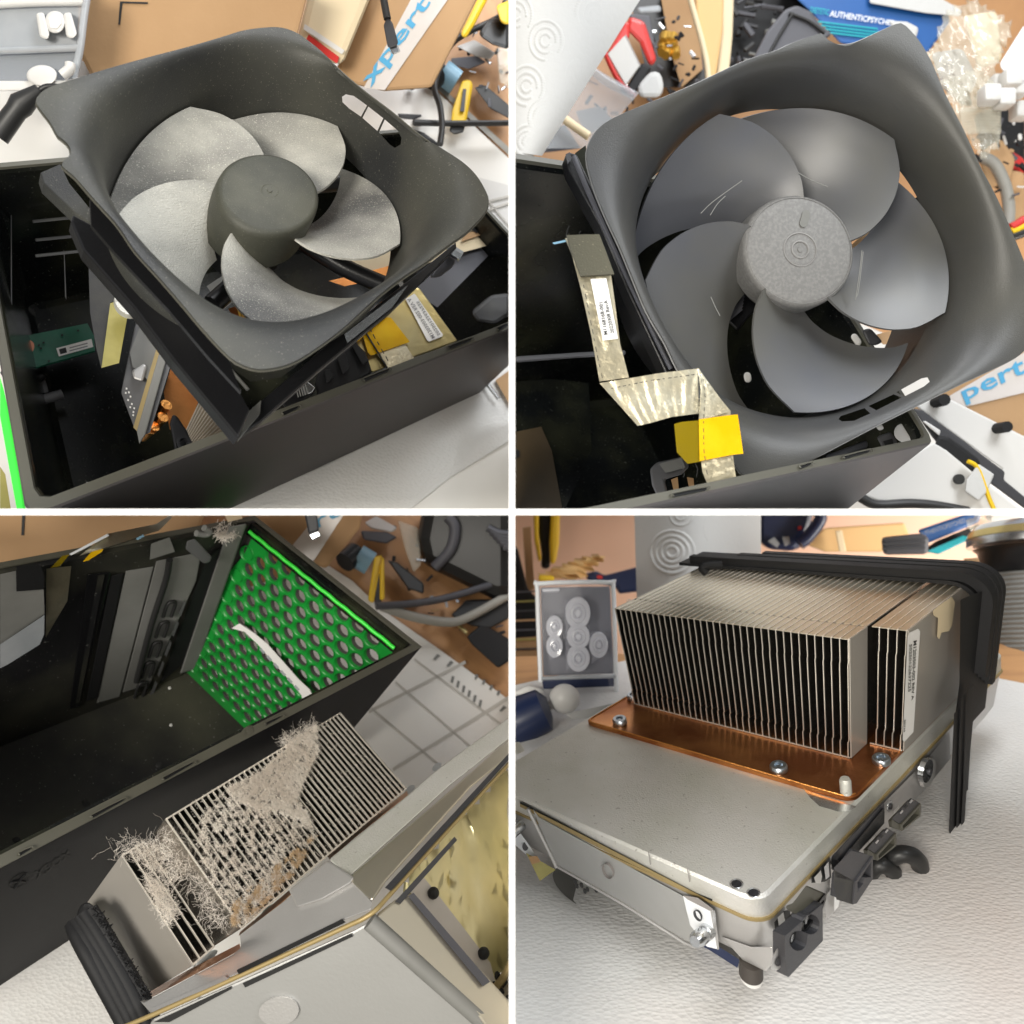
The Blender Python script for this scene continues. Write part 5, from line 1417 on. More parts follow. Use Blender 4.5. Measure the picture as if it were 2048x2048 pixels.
U3g = lambda p: G('U3', p, y=d0 - .0002)
import mathutils
def patchy(s, th):
    def k(x, y, rg): return mathutils.noise.fractal(Vector((x / s, y / s, 3.3)), 1.0, 2.0, 3) > th
    return k
fluff('dust_fluff', [([(1090,870),(1195,800),(1205,900),(1150,1010),(1125,1080),(1165,1130),(1180,1190),(1120,1150),(1000,1120),(900,1090),(860,1040),(1000,970)], 1.0)], 15000, U3f, 1, .000038, .0014, 'dust', 'thick pale dust mat over the upper fins', 1.0, 5, .0022, patchy(12, -.15))
fluff('dust_fluff', [([(830,1060),(1000,1080),(1165,1130),(1200,1215),(1150,1290),(1090,1380),(960,1520),(910,1560),(830,1450),(760,1300),(740,1190)], 1.0)], 11000, U3f, 2, .000040, .0012, 'dust', 'patchy beige dust over the middle fins', 1.0, 5, .0018, patchy(20, .11))
fluff('dust_fluff', [([(1090,870),(1195,800),(1205,900),(1150,1010),(1125,1080),(1165,1130),(1180,1190),(1120,1150),(1000,1120),(900,1090),(860,1040),(1000,970)], 1.0)], 9000, U3f, 11, .00005, .0006, 'dust', 'dense short felt of dust over the upper fins', 1.0, 3, .0008, patchy(12, -.1))
fluff('dust_fluff', [([(960,1400),(1170,1230),(1200,1220),(1090,1390),(940,1530),(880,1560),(860,1500)], 1.0)], 6000, U3f, 3, .000040, .0011, 'dustgold', 'warm golden dust over the lowest fins', 1.0, 4, .0012, patchy(22, .06))
fluff('dust_fluff', [([(545,1240),(640,1190),(760,1210),(800,1400),(880,1540),(800,1560),(720,1420),(640,1300)], 1.0)], 520, lambda p: G('U3', p, y=.004), 4, .000035, .0055, 'dust', 'long loose dust threads over the dark step', 1.5, 9, .003)
fluff('dust_fluff', [([(545,1360),(620,1400),(680,1500),(640,1560),(590,1470)], 1.0), ([(480,1270),(640,1230),(700,1370),(640,1400)], .8)], 1100, U3g, 5, .000035, .0026, 'dust', 'dust clump caught on the four short fins', 1.3, 7, .002)
fluff('dust_fluff', [([(430,1245),(560,1215),(600,1270),(470,1300)], 1.0)], 110, U3g, 6, .000030, .0052, 'dust', 'tangle of curly dust threads on the upper left corner', 1.8, 10, .004)
fluff('dust_fluff', [([(1060,850),(1190,790),(1210,820),(1090,880)], 1.0)], 320, U3f, 7, .00003, .0045, 'dust', 'wispy dust threads above the fin stack', 1.0, 6, .004)
fluff('dust_fluff', [([(815,60),(880,50),(890,85),(850,105),(815,85)], 1.0)], 420, I3(z=-.004), 8, .00012, .0035, 'dust', 'small fluff ball on the far corner of the empty shell', 1.4, 6, .003)
fluff('dust_fluff', [([(700,1100),(1280,780),(1520,1040),(940,1540)], 1.0)], 900, U3f, 9, .00006, .0007, 'dust', 'tiny dust specks over the whole fin stack', .8, 3, .0006)

# ---------------- surroundings
structure(slab('wood_desk', [(-300,-300),(2300,-300),(2300,2300),(-300,2300)], t3(-.004), .02, 'wood'))
structure(slab('table_board', [(1220,190),(1330,260),(1441,367),(1660,520),(1925,712),(2300,980),(2300,2300),(-300,2300),(-300,700)], t3(0), .003, 'table'))
structure(slab('foam_sheet', [(-200,1500),(300,1400),(700,1500),(800,2200),(-200,2200)], t3(.002), .001, 'foam'))
for a in ([(1390,748),(1756,560),12], [(1482,966),(1925,690),13], [(1492,636),(1776,880),9], [(1563,550),(1925,822),9], [(1400,735),(1664,955),9]):
    structure(slab('printed_line', [a[0], a[1], (a[1][0] + 2, a[1][1] + a[2]), (a[0][0] + 2, a[0][1] + a[2])], t3(.0006), .0003, 'gridline'))
mb = MB()
for i in range(6):
    x, y = 1705 + i * 21, 618 + i * 18
    mb.plate([t3(.0009)(p) for p in ((x, y), (x + 10, y + 3), (x + 4, y + 28), (x - 5, y + 24))], (0, .0002, 0))
for i in range(4):
    x, y = 1795 + i * 28, 612 + i * 20
    mb.plate([t3(.0009)(p) for p in ((x, y), (x + 10, y + 3), (x + 4, y + 20), (x - 5, y + 17))], (0, .0002, 0))
for (x, y) in ((1650, 535), (1700, 560), (1900, 730)):
    mb.plate([t3(.0009)(p) for p in ((x, y), (x + 12, y + 8), (x - 8, y + 24), (x - 16, y + 20))], (0, .0002, 0))
structure(mb.build('printed_marks', 'graypad'))
c3a = thing('cardboard_box', 'plain brown cardboard box behind the empty shell, upper left of the third station', 'box', P((300, 100), .50))
slab('front_panel', [(-60,-60),(800,-60),(745,90),(500,250),(-60,300)], .455, .03, 'card', c3a, bevel=.002)
slab('corner_mark', [(84,-10),(96,-10),(90,88),(80,88)], .4545, .0003, 'ink', c3a)
c3b = thing('taped_cardboard_box', 'brown cardboard box with pale tape behind the far corner of the empty shell', 'box', P((1150, 80), .54))
slab('front_panel', [(950,-40),(1380,-40),(1360,60),(1230,215),(1190,200),(960,30)], .50, .03, 'card', c3b, bevel=.002)
slab('tape', [(1100,130),(1240,-40),(1330,-40),(1180,190)], .499, .0004, 'tape', c3b)
mb = MB(); text_on(mb, 'rt', *[P(p, .4985) for p in ((1195,65),(1290,10),(1270,-30),(1180,25))]); mb.build('lettering', 'blueink', c3b)
uc = thing('usb_cable', 'dark cable with a metal usb tip over the taped box, third station', 'cable', P((1180, 60), .42))
slab('plug_body', [(1140,-30),(1190,-30),(1205,70),(1165,85)], .43, .006, 'greyslot', uc, bevel=.001)
slab('metal_tip', [(1163,84),(1203,70),(1212,90),(1178,108)], .431, .004, 'steel', uc, bevel=.0006)
kn3 = thing('utility_knife', 'yellow and black utility knife standing past the shell corner', 'knife', t3(.006)((1420, 260)))
slab('handle', [(1412,170),(1432,163),(1450,175),(1452,330),(1432,335),(1432,230),(1418,300),(1410,345),(1388,335)], t3(.02), .006, 'yellow', kn3, bevel=.002)
slab('slider', [(1420,215),(1436,215),(1440,350),(1412,352)], t3(.019), .004, 'greyslot', kn3, bevel=.001)
tag(wire('black_lead', [(1420,355),(1560,345),(1700,320),(1925,250)], t3(.02), .0026, 'graycard'), 'dark lead running right from the yellow knife, third station', 'cable')
tag(wire('white_cable', [(1440,355),(1560,395),(1680,415),(1760,400),(1925,310)], t3(.016), .0034, 'cablegrey'), 'pale grey cable sagging below the dark lead', 'cable')
bj = thing('black_jacket', 'black fabric bag with folds filling the upper right of the third station', 'bag', P((1800, 150), .60))
slab('body', [(1600,-60),(1940,-60),(1940,330),(1860,330),(1700,250),(1590,200),(1570,100)], .60, .04, 'rubberbrown', bj, bevel=.01)
for i in range(6):
    wire('fold', [(1840 + i * 12, 60 + i * 14), (1880 + i * 10, 80 + i * 12), (1930, 85 + i * 14)], .597, .003, 'graycard', bj, n=6)
wire('piping', [(1690,20),(1715,60),(1700,140),(1640,210)], .594, .004, 'graycard', bj)
for nm, pts, m, lb, c_ in (
  ('offcut', [(1375,40),(1420,15),(1500,60),(1480,78),(1400,62)], 'whitepl', 'white plastic offcut on the wood above the yellow knife', 'offcut'),
  ('strip', [(1360,70),(1460,75),(1500,95),(1460,120),(1370,105)], 'graycard', 'dark grey strip under the white offcut, third station', 'strip'),
  ('clear_bag', [(1500,30),(1580,60),(1590,200),(1560,230),(1530,150)], 'bag', 'crinkled clear bag beside the black fabric', 'bag'),
  ('black_tool', [(1460,180),(1500,190),(1600,270),(1600,310),(1540,290)], 'cable', 'black tool on the wood right of the yellow knife', 'tool'),
  ('battery_pack', [(1760,470),(1820,420),(1925,480),(1925,560),(1880,590),(1780,500)], 'rubber', 'matte black box shaped pack on the wood at the right edge', 'pack'),
  ('brass_fuse', [(1712,420),(1725,415),(1768,450),(1762,468)], 'foilgold', 'small pale gold stick beside the black pack', 'stick'),
  ('plug_block', [(1700,390),(1760,330),(1925,330),(1925,400),(1850,440),(1780,430)], 'rubberbrown', 'black part under the pale grey cable at right', 'part')):
    tag(slab(nm, pts, t3(.012), .008, m, bevel=.0015), lb, c_)
tr3 = thing('blue_tape_roll', 'pale blue roll with a black core near the shell corner, third station', 'tape roll', t3(.008)((1370, 170)))
mb = MB(); mb.tube([t3(.01)((1348, 165)), t3(.01)((1398, 195))], .0085, 18); mb.build('roll', 'bluecap', tr3, smooth=40)
mb = MB(); mb.tube([t3(.01)((1300, 190)), t3(.01)((1345, 150))], .0075, 14); mb.build('core', 'black', tr3, smooth=40)

rg = random.Random(22)
pl3 = thing('small_parts_pile', 'scattered small electronics parts on the wood beside the black fabric, third station', 'parts', t3(.004)((1500, 150)))
for i in range(60):
    x, y = rg.uniform(1330, 1925), rg.uniform(20, 620)
    if not inpoly([(1330,20),(1600,20),(1600,220),(1720,330),(1925,420),(1925,640),(1700,450),(1480,340),(1460,200)], x, y): continue
    a = rg.uniform(0, 3.14); l, w_ = rg.uniform(10, 40), rg.uniform(5, 16); ca, sa = math.cos(a), math.sin(a)
    q = [(x + l * ca * u - w_ * sa * v, y + l * sa * u + w_ * ca * v) for u, v in ((-.5, -.5), (.5, -.5), (.5, .5), (-.5, .5))]
    slab(rg.choice(['chip', 'clip', 'stub']), q, t3(rg.uniform(.004, .014)), .003, rg.choice(['rubber', 'greyslot', 'graycard', 'cloudy', 'steel', 'carddark', 'rubber']), pl3, bevel=.0006)

# ================================================================ station 4: heat sink unit on the foam sheet
Q = 4
U4 = lambda **k: (lambda p: G('U4', p, **k))
u4 = lambda x, y, z: F('U4', x, y, z)
CH, CZ = .0366, .0092
Lc, Wc = .2528, .13
unit4 = thing('heat_sink_unit', 'upright cast aluminium chassis with a copper plate and a tall clean fin stack, side ports to the front', 'heat sink', u4(.1, .06, -CH))
unit4['label'] = 'cast aluminium chassis carrying a copper plate and tall clean fins, ports along its side'
def rrect(x0, x1, y0, y1, z, r, n=5):
    o = []
    for cx, cy, a in ((x1 - r, y0 + r, -90), (x1 - r, y1 - r, 0), (x0 + r, y1 - r, 90), (x0 + r, y0 + r, 180)):
        for i in range(n + 1):
            t = math.radians(a + 90 * i / n); o.append(u4(cx + r * math.cos(t), cy + r * math.sin(t), z))
    return o
mb = MB()
mb.loft([rrect(0.0, Lc, 0, Wc, -CZ, .007), rrect(.0006, Lc - .0006, .0006, Wc - .0006, -.0012, .0066), rrect(.0016, Lc - .0016, .0016, Wc - .0016, 0, .006)], True, False)
k = len(mb.v) - 24; mb.f.append([k + i for i in range(24)]); mb.m.append(0)
lid = mb.build('lid', 'alu', unit4, smooth=35)
mb = MB(); mb.loft([rrect(-.0006, Lc + .0004, -.0006, Wc + .0006, -CZ - .0016, .0074), rrect(-.0008, Lc + .0006, -.0008, Wc + .0008, -CZ - .0008, .0074), rrect(-.0006, Lc + .0004, -.0006, Wc + .0006, -CZ, .0074)], True, True); mb.build('seam', 'gold', unit4, smooth=50)
mb = MB(); mb.loft([rrect(.0012, Lc - .001, .0012, Wc - .0012, -CZ - .0028, .007), rrect(.0012, Lc - .001, .0012, Wc - .0012, -CZ - .0014, .007)], True, True); mb.build('seam_gap', 'ink', unit4)
mb = MB(); mb.loft([rrect(.004, Lc - .002, .003, Wc - .004, -CH, .009), rrect(.0008, Lc - .0008, .0008, Wc - .0008, -CH + .006, .008), rrect(.0002, Lc, .0002, Wc, -CZ - .0026, .007)], True, True); mb.build('tray', 'aluside', unit4, smooth=35)
FX = lambda d=0: U4(x=-d)                     # left-hand long face (plane x = 0)
FY = lambda d=0: U4(y=-d)                     # right-hand port face (plane y = 0)
TP = lambda h=0: U4(z=h)
# milled panel on the face
slab('milled_panel', [(78,1118),(100,1150),(640,1445),(668,1470),(695,1600),(690,1632),(660,1620),(170,1335),(100,1180)], FX(.0008), .002, 'alubrush', unit4, bevel=.0004)
wire('panel_rim', [(165,1335),(420,1480),(655,1628),(700,1637)], FX(.0012), .0006, 'aluside', unit4, k=2)
wire('panel_rim', [(60,1120),(168,1340)], FX(.0014), .0008, 'aluside', unit4, k=2)
mb = MB(); c_ = FX(.0022)((359, 1357)); e1 = FX(.0022)((378, 1360)) - c_; e2 = FX(.0022)((366, 1385)) - c_
mb.loft([circ(c_, e1, e2), circ(c_ + (u4(.003, 0, 0) - u4(0, 0, 0)) * .6, e1, e2)], True, False); k = len(mb.v) - 24; mb.f.append([k + i for i in range(24)]); mb.m.append(0)
mb.build('dimple', 'greyplastic', unit4, smooth=40)
for a, b in (((515,1283),(522,1330)), ((662,1345),(670,1395))):
    wire('parting_line', [a, b], FX(.0002), .0002, 'greyplastic', unit4, k=1, n=4)
slab('lid_slot', [(30,1092),(400,1285),(700,1440),(755,1462),(755,1474),(690,1450),(400,1300),(30,1104)], FX(.0003), .0006, 'ink', unit4)
slab('lid_slot', [(30,1100),(250,1210),(740,1462),(745,1470),(400,1305),(30,1112)], FX(.0006), .0004, 'gold', unit4)
# bracket with pin
slab('bracket', [(644,1448),(662,1452),(748,1498),(775,1650),(735,1640),(672,1560)], FX(.0030), .002, 'whiteprint', unit4, bevel=.0003)
slab('bracket_top', [(644,1446),(700,1455),(762,1500),(748,1506),(662,1462)], FX(.0032), .003, 'greyplastic', unit4, bevel=.0003)
slab('bracket_side', [(748,1498),(766,1506),(782,1650),(775,1652)], FX(.0026), .003, 'aluside', unit4)
c_ = FX(.0040)((700, 1524)); e1 = FX(.0040)((712, 1528)) - c_; e2 = FX(.0040)((704, 1542)) - c_
mb = MB(); mb.loft([circ(c_ - e1 * 0, e1 * 1.3, e2 * 1.15), circ(c_, e1, e2), circ(c_ + (u4(.002, 0, 0) - u4(0, 0, 0)), e1, e2)], True, False); k = len(mb.v) - 24; mb.f.append([k + i for i in range(24)]); mb.m.append(0); mb.build('screw_hole', 'greyslot', unit4, smooth=40)
a = FX(.003)((742, 1578)); b = FX(.013)((690, 1622))
mb = MB(); d_ = b - a; mb.tube([a, a + d_ * .32, a + d_ * .34, a + d_ * .42, a + d_ * .44, a + d_ * .85, b], [.0028, .0028, .0023, .0023, .0028, .0028, .0019], 18); mb.build('pin', 'steel', unit4, smooth=40)
slab('bracket', [(11,1165),(30,1210),(60,1250),(85,1290),(84,1300),(50,1290),(11,1255)], FX(.0028), .002, 'whiteprint', unit4, bevel=.0003)
mb = MB(); mb.tube([FX(.003)((38, 1180)), FX(.012)((-10, 1222))], .0022, 14); mb.build('pin', 'steel', unit4, smooth=40)
mb = MB(); c_ = FX(.0035)((50, 1262)); mb.plate(circ(c_, Vector((.0012, 0, -.0004)), Vector((.0003, 0, .0018)), 14), (.0003, .0006, 0)); mb.build('screw_hole', 'greyslot', unit4)
mb = MB()
slab('side_lug', [(12,868),(28,866),(50,900),(15,916),(0,912)], TP(.001), .003, 'alu', unit4, bevel=.0006)
# raised lettering free holes near the corner of the lid
for (x, y) in ((847, 1402), (911, 1436)):
    c_ = TP(.0003)((x, y)); e1 = TP(.0003)((x + 23, y + 1)) - c_; e2 = TP(.0003)((x, y + 17)) - c_
    up = (u4(0, 0, .002) - u4(0, 0, 0)) * .5
    mb = MB()
    mb.loft([circ(c_, e1 * 1.12, e2 * 1.12), circ(c_ + up * .15, e1, e2), circ(c_, e1 * .86, e2 * .86)], True, False); mb.build('hole_rim', 'steel', unit4, smooth=40)
    mb = MB(); mb.loft([circ(c_, e1 * .86, e2 * .86), circ(c_ - up * 0, e1 * .5, e2 * .5)], True, True); mb.build('threaded_hole', 'greyslot', unit4)
# ---- port side
slab('port_rail', [(1200,1335),(1225,1300),(1405,1095),(1560,940),(1650,830),(1655,930),(1480,1140),(1400,1230),(1200,1420)], FY(.0006), .001, 'aluside', unit4)
def port_box(name, front, dep, back, m, bev=.0004):
    a = [U4(y=-dep)(p) for p in front]; b = [U4(y=.001)(p) for p in back] if isinstance(back, list) else None
    if b is None:
        e = (u4(.05, 0, -.02) - u4(.05, -dep, -.02)); b = [p + e for p in a]
    mb = MB(); mb.loft([a, b], True, True); return mb.build(name, m, unit4, bevel=bev)
inw = lambda d: (u4(.05, 0, -.02) - u4(.05, -d * .45, -.02))
def frame_port(name, outer, inner, dep, m, minner='ink', rec=.005):
    o = [U4(y=-dep)(p) for p in outer]; i_ = [U4(y=-dep)(p) for p in inner]
    mb = MB(); hole_plate(mb, o, [i_], inw(.0006)); mb.build(name, m, unit4)
    mb = MB(); mb.loft([[p + inw(.0006) for p in o], [p + inw(dep) for p in o]], True); mb.loft([[p + inw(.0005) for p in i_], [p + inw(rec) for p in i_]], True); mb.build(name, m, unit4)
    mb = MB(); mb.plate([p + inw(rec) for p in i_], inw(.0005)); mb.build(name + '_recess', minner, unit4)
    return o, i_
# display connector
frame_port('display_port', [(1098,1590),(1090,1560),(1115,1530),(1172,1455),(1184,1440),(1186,1462),(1172,1500),(1110,1582)], [(1104,1578),(1100,1560),(1120,1535),(1172,1468),(1178,1462),(1178,1470),(1168,1494),(1112,1570)], .010, 'black')
slab('port_cover', [(1032,1486),(1060,1476),(1110,1408),(1180,1438),(1168,1458),(1105,1540),(1090,1528),(1035,1500)], U4(y=-.0095), .003, 'rim', unit4, bevel=.0008)
for a in ([(1062,1468),(1085,1456),(1095,1462),(1075,1476)], [(1096,1430),(1112,1418),(1124,1424),(1110,1438)], [(1132,1470),(1150,1462),(1152,1472),(1136,1480)]):
    slab('contact', a, U4(y=-.0075), .001, 'steel', unit4, bevel=.0003)
slab('pale_gap', [(1002,1530),(1024,1510),(1032,1550),(1010,1582)], FY(.002), .001, 'paperlabel', unit4)
slab('dark_gap', [(990,1548),(1024,1505),(1050,1500),(1050,1560),(1012,1595),(992,1590)], FY(.0012), .001, 'ink', unit4)
slab('pale_gap', [(1140,1380),(1165,1352),(1170,1375),(1165,1402),(1146,1400)], FY(.002), .001, 'paperlabel', unit4)
slab('dark_gap', [(1130,1375),(1200,1300),(1205,1380),(1180,1395),(1130,1400)], FY(.0012), .001, 'ink', unit4)
slab('pale_gap', [(1182,1480),(1190,1440),(1240,1380),(1240,1470),(1225,1500),(1185,1540)], FY(.0004), .001, 'aluside', unit4)
slab('pale_gap', [(1178,1340),(1194,1320),(1198,1375),(1184,1388)], FY(.002), .001, 'steel', unit4)
slab('pale_gap', [(1216,1440),(1240,1440),(1232,1490),(1216,1505)], FY(.0022), .001, 'paperlabel', unit4)
# mains inlet with a figure-of-eight opening
o = [U4(y=-.012)(p) for p in ((1030,1600),(1095,1545),(1172,1478),(1173,1618),(1047,1752),(1043,1755),(1030,1680))]
c1_, c2_ = (1080, 1618), (1128, 1556)
def fig8():
    pts = []
    for (cx, cy), a0, a1_ in ((c1_, 20, 290), (c2_, 200, 470)):
        for i in range(15):
            t = math.radians(a0 + (a1_ - a0) * i / 14 - 0)
            pts.append((cx + 33 * math.cos(t), cy - (-38) * math.sin(t) * 1.0))
    return pts
i8 = [U4(y=-.012)(p) for p in fig8()]
mb = MB(); hole_plate(mb, o, [i8], inw(.0008)); mb.loft([[p + inw(.0008) for p in o], [p + inw(.008) for p in o]], True); mb.loft([[p + inw(.0007) for p in i8], [p + inw(.008) for p in i8]], True); mb.build('mains_inlet', 'greyslot', unit4)
mb = MB(); mb.plate([p + inw(.0078) for p in i8], inw(.0005)); mb.build('mains_recess', 'ink', unit4)
for c_ in ((1058, 1608), (1112, 1540)):
    p = U4(y=-.0105)(c_); mb = MB(); mb.tube([p, p + inw(.004)], .0013, 10); mb.build('contact_pin', 'steel', unit4, smooth=40)
# lug with screw eye
slab('lug', [(978,1690),(1000,1645),(1022,1632),(1030,1660),(1022,1710),(1000,1732),(975,1728)], U4(y=-.010), .004, 'aluside', unit4, bevel=.001)
mb = MB(); c_ = U4(y=-.0103)((1008, 1695)); e1 = U4(y=-.0103)((1022, 1690)) - c_; e2 = U4(y=-.0103)((1006, 1714)) - c_
mb.loft([circ(c_, e1 * 1.0, e2), circ(c_ + inw(.0004), e1 * .7, e2 * .7)], True, False); mb.loft([circ(c_, e1 * .7, e2 * .7), circ(c_ + inw(.0001), e1 * .1, e2 * .1)], True, True); mb.build('screw_eye', 'greyslot', unit4, smooth=40)
# network socket
frame_port('network_port', [(1296,1395),(1362,1300),(1362,1384),(1300,1478),(1288,1480)], [(1304,1398),(1356,1320),(1354,1378),(1330,1380),(1326,1402),(1312,1420),(1304,1440)], .016, 'greyslot', 'ink', .01)
slab('network_port', [(1215,1342),(1280,1278),(1362,1298),(1296,1393),(1222,1378)], U4(y=-.0155), .003, 'greyslot', unit4)
slab('network_port', [(1215,1350),(1296,1395),(1288,1482),(1224,1462),(1214,1400)], U4(y=-.0155), .004, 'blackmatte', unit4)
# drive slot
slab('drive_slot', [(1205,1300),(1404,1093),(1406,1125),(1238,1322),(1232,1360),(1205,1350)], FY(.0065), .006, 'greyslot', unit4, bevel=.0005)
slab('drive_opening', [(1244,1312),(1402,1118),(1406,1130),(1405,1175),(1244,1352)], FY(.0072), .003, 'ink', unit4)
slab('drive_guard', [(1205,1306),(1240,1318),(1240,1362),(1216,1352),(1205,1330)], FY(.0080), .002, 'rubber', unit4, bevel=.0004)
# two usb sockets
for (ox, oy) in ((1368, 1262), (1460, 1150)):
    q = lambda x, y: (ox + x, oy + y)
    frame_port('usb_port', [q(8,30),q(82,-50),q(84,-28),q(82,-2),q(12,54)], [q(15,34),q(76,-34),q(76,-6),q(17,46)], .010, 'rim', 'ink', .007)
    slab('usb_tongue', [q(22,34),q(72,-18),q(72,-10),q(24,40)], U4(y=-.008), .002, 'whitepl', unit4)
    slab('usb_shell', [q(-28,8),q(44,-72),q(82,-50),q(8,30)], U4(y=-.0095), .002, 'greyslot', unit4, bevel=.0003)
    slab('usb_shell', [q(-28,10),q(8,30),q(12,54),q(-10,48),q(-28,36)], U4(y=-.0094), .003, 'rim', unit4, bevel=.0003)
    for i in range(3):
        slab('contact', [q(2 + 18 * i, -14 - 20 * i), q(12 + 18 * i, -26 - 20 * i), q(18 + 18 * i, -22 - 20 * i), q(8 + 18 * i, -10 - 20 * i)], U4(y=-.0100), .0004, 'steel' if i != 1 else 'ink', unit4)
    slab('pale_gap', [q(-20,-22),q(0,-44),q(2,-20),q(-18,0)], FY(.0022), .001, 'paperlabel', unit4)
for (x, y, r, m) in ((1427, 1110, 17, 'steel'), (1432, 1112, 9, 'greyslot'), (1575, 985, 44, 'aluside'), (1570, 978, 36, 'steel'), (1582, 982, 10, 'greyslot')):
    z_ = .0012 if m == 'greyslot' else .001
    dd = {17: .0008, 9: .0012, 44: .0030, 36: .0042, 10: .0048}[r]
    c_ = FY(dd)((x, y)); e1 = FY(dd)((x + r * .55, y - r * .55)) - c_; e2 = FY(dd)((x, y + r * 1.1)) - c_
    mb = MB(); mb.loft([circ(c_ + inw(dd), e1 * 1.04, e2 * 1.04, 28), circ(c_, e1, e2, 28)], True, True); mb.build('round_boss' if r > 20 else 'screw_hole', m, unit4, smooth=35)
# foot and things under the body
ft = thing('rubber_bumper', 'brown grey cylindrical stub standing under the front corner of the chassis', 'bumper', P((905, 1760), .285))
mb = MB(); mb.loft([circ(P((902, 1690), .283), Vector((.0040, 0, 0)), Vector((0, .004, .0016)), 28), circ(P((902, 1745), .283), Vector((.0041, 0, 0)), Vector((0, .004, .0016)), 28)], True, True); mb.build('cylinder', 'greyplastic', ft, smooth=40)
mb = MB(); mb.loft([circ(P((903, 1745), .283), Vector((.0041, 0, 0)), Vector((0, .004, .0016)), 28), circ(P((903, 1757), .283), Vector((.0038, 0, 0)), Vector((0, .004, .0016)), 28)], True, True); mb.build('pad', 'whitepl', ft, smooth=40)
M['footmat'] = mat('brown_rubber', (.05, .042, .036), .5)
ft.children[0].data.materials[0] = M['footmat'] if ft.children[0].name.startswith('cylinder') else ft.children[0].data.materials[0]
slab('lower_skirt', [(790,1600),(870,1690),(960,1735),(985,1700),(985,1640),(900,1640)], FX(.0002), .004, 'aluside', unit4, bevel=.0006)
slab('dark_underside', [(700,1632),(780,1640),(860,1690),(850,1720),(740,1650)], U4(x=.004), .02, 'navy', unit4)
yt = tag(slab('yellow_board', [(52,1285),(165,1350),(105,1392)], .335, .002, 'pcbyellow'), 'olive yellow board corner hanging below the left end of the chassis', 'board')
rdp = tag(slab('red_label', [(62,1300),(95,1298),(108,1320),(75,1330)], .334, .0008, 'carddark'), 'dull red patch beside the olive board corner', 'patch')
gdo = thing('speaker_dome', 'rounded grey speaker cover with black holes under the chassis', 'speaker', P((290, 1430), .330))
mb = MB(); mb.loft([circ(P((300, 1415), .345), Vector((.0155, 0, -.006)), Vector((0, .01, .004)), 30), circ(P((290, 1428), .34), Vector((.0150, 0, -.006)), Vector((0, .01, .004)), 30), circ(P((300, 1440), .34), Vector((.0125, 0, -.005)), Vector((0, .01, .004)), 30)], True, True); mb.build('cover', 'graypad', gdo, smooth=50)
for i, (x, y) in enumerate(((238,1395),(262,1410),(285,1425),(245,1412),(275,1432),(318,1428))):
    c_ = P((x, y), .3285); mb = MB(); mb.plate(circ(c_, Vector((.0008, 0, -.0003)), Vector((0, 0, .0010)), 8), (0, .0006, 0)); mb.build('hole', 'ink', gdo)

# ---- copper plate
cpl = [(1300,1106),(1268,1100),(305,787),(302,780),(318,770),(430,706),(560,640),(1000,560),(1500,600),(1662,716),(1700,690),(1310,1098)]
mb = MB()
o = [G('U4', p, z=0) for p in [(1290,1104),(1270,1101),(306,788),(301,781),(306,776),(432,704)]]
P0, P1 = L('U4', (1292, 1104), z=0), L('U4', (303, 784), z=0)
cx0, cy0, cy1 = P0[0], .0012, P1[1]
cx1 = .20
def cring(z, o_):
    r = .005; out = []
    for cx, cy, a in ((cx1 - r, cy0 + r, -90), (cx1 - r, cy1 - r, 0), (cx0 + r, cy1 - r, 90), (cx0 + r, cy0 + r, 180)):
        for i in range(6):
            t = math.radians(a + 18 * i); out.append(u4(cx + (r + o_) * math.cos(t), cy + (r + o_) * math.sin(t), z))
    return out
mb.loft([cring(.0001, 0), cring(.0016, 0), cring(.0021, -.0006)], True, False)
mb.loft([cring(.0021, -.0006), cring(.0019, -.0016)], True, False)
k = len(mb.v) - 24; mb.f.append([k + i for i in range(24)]); mb.m.append(0)
cop = mb.build('copper_plate', 'copper', unit4, smooth=40)
mb = MB(); mb.tube(cring(.0020, -.0011)[6:] , .0004, 6); mb.build('copper_bead', 'copperedge', unit4, smooth=60)
upn = (u4(.1, .06, .01) - u4(.1, .06, 0)).normalized()
for (x, y, r) in ((1007, 972, .0036), (1394, 943, .0036), (408, 795, .0034), (458, 703, .003), (1780, 563, .003)):
    screw(unit4, G('U4', (x, y), z=.0022), upn, r, .0024)
c_ = G('U4', (1261, 1060), z=.0021); mb = MB(); mb.tube([c_, c_ + upn * .0056, c_ + upn * .0066], [.0022, .0022, .0017], 18); mb.build('locating_post', 'alu', unit4, smooth=40)
# worn patches on the copper, a shallow print left of the fins
slab('copper_patch', [(498,800),(560,770),(600,790),(540,835)], TP(.0022), .0001, 'carddark', unit4) if False else None
slab('lid_recess', [(1100,1045),(1125,1078),(1160,1110),(1230,1130),(1270,1130),(1300,1112),(1270,1101),(1180,1074)], TP(.0002), .0004, 'steel', unit4)
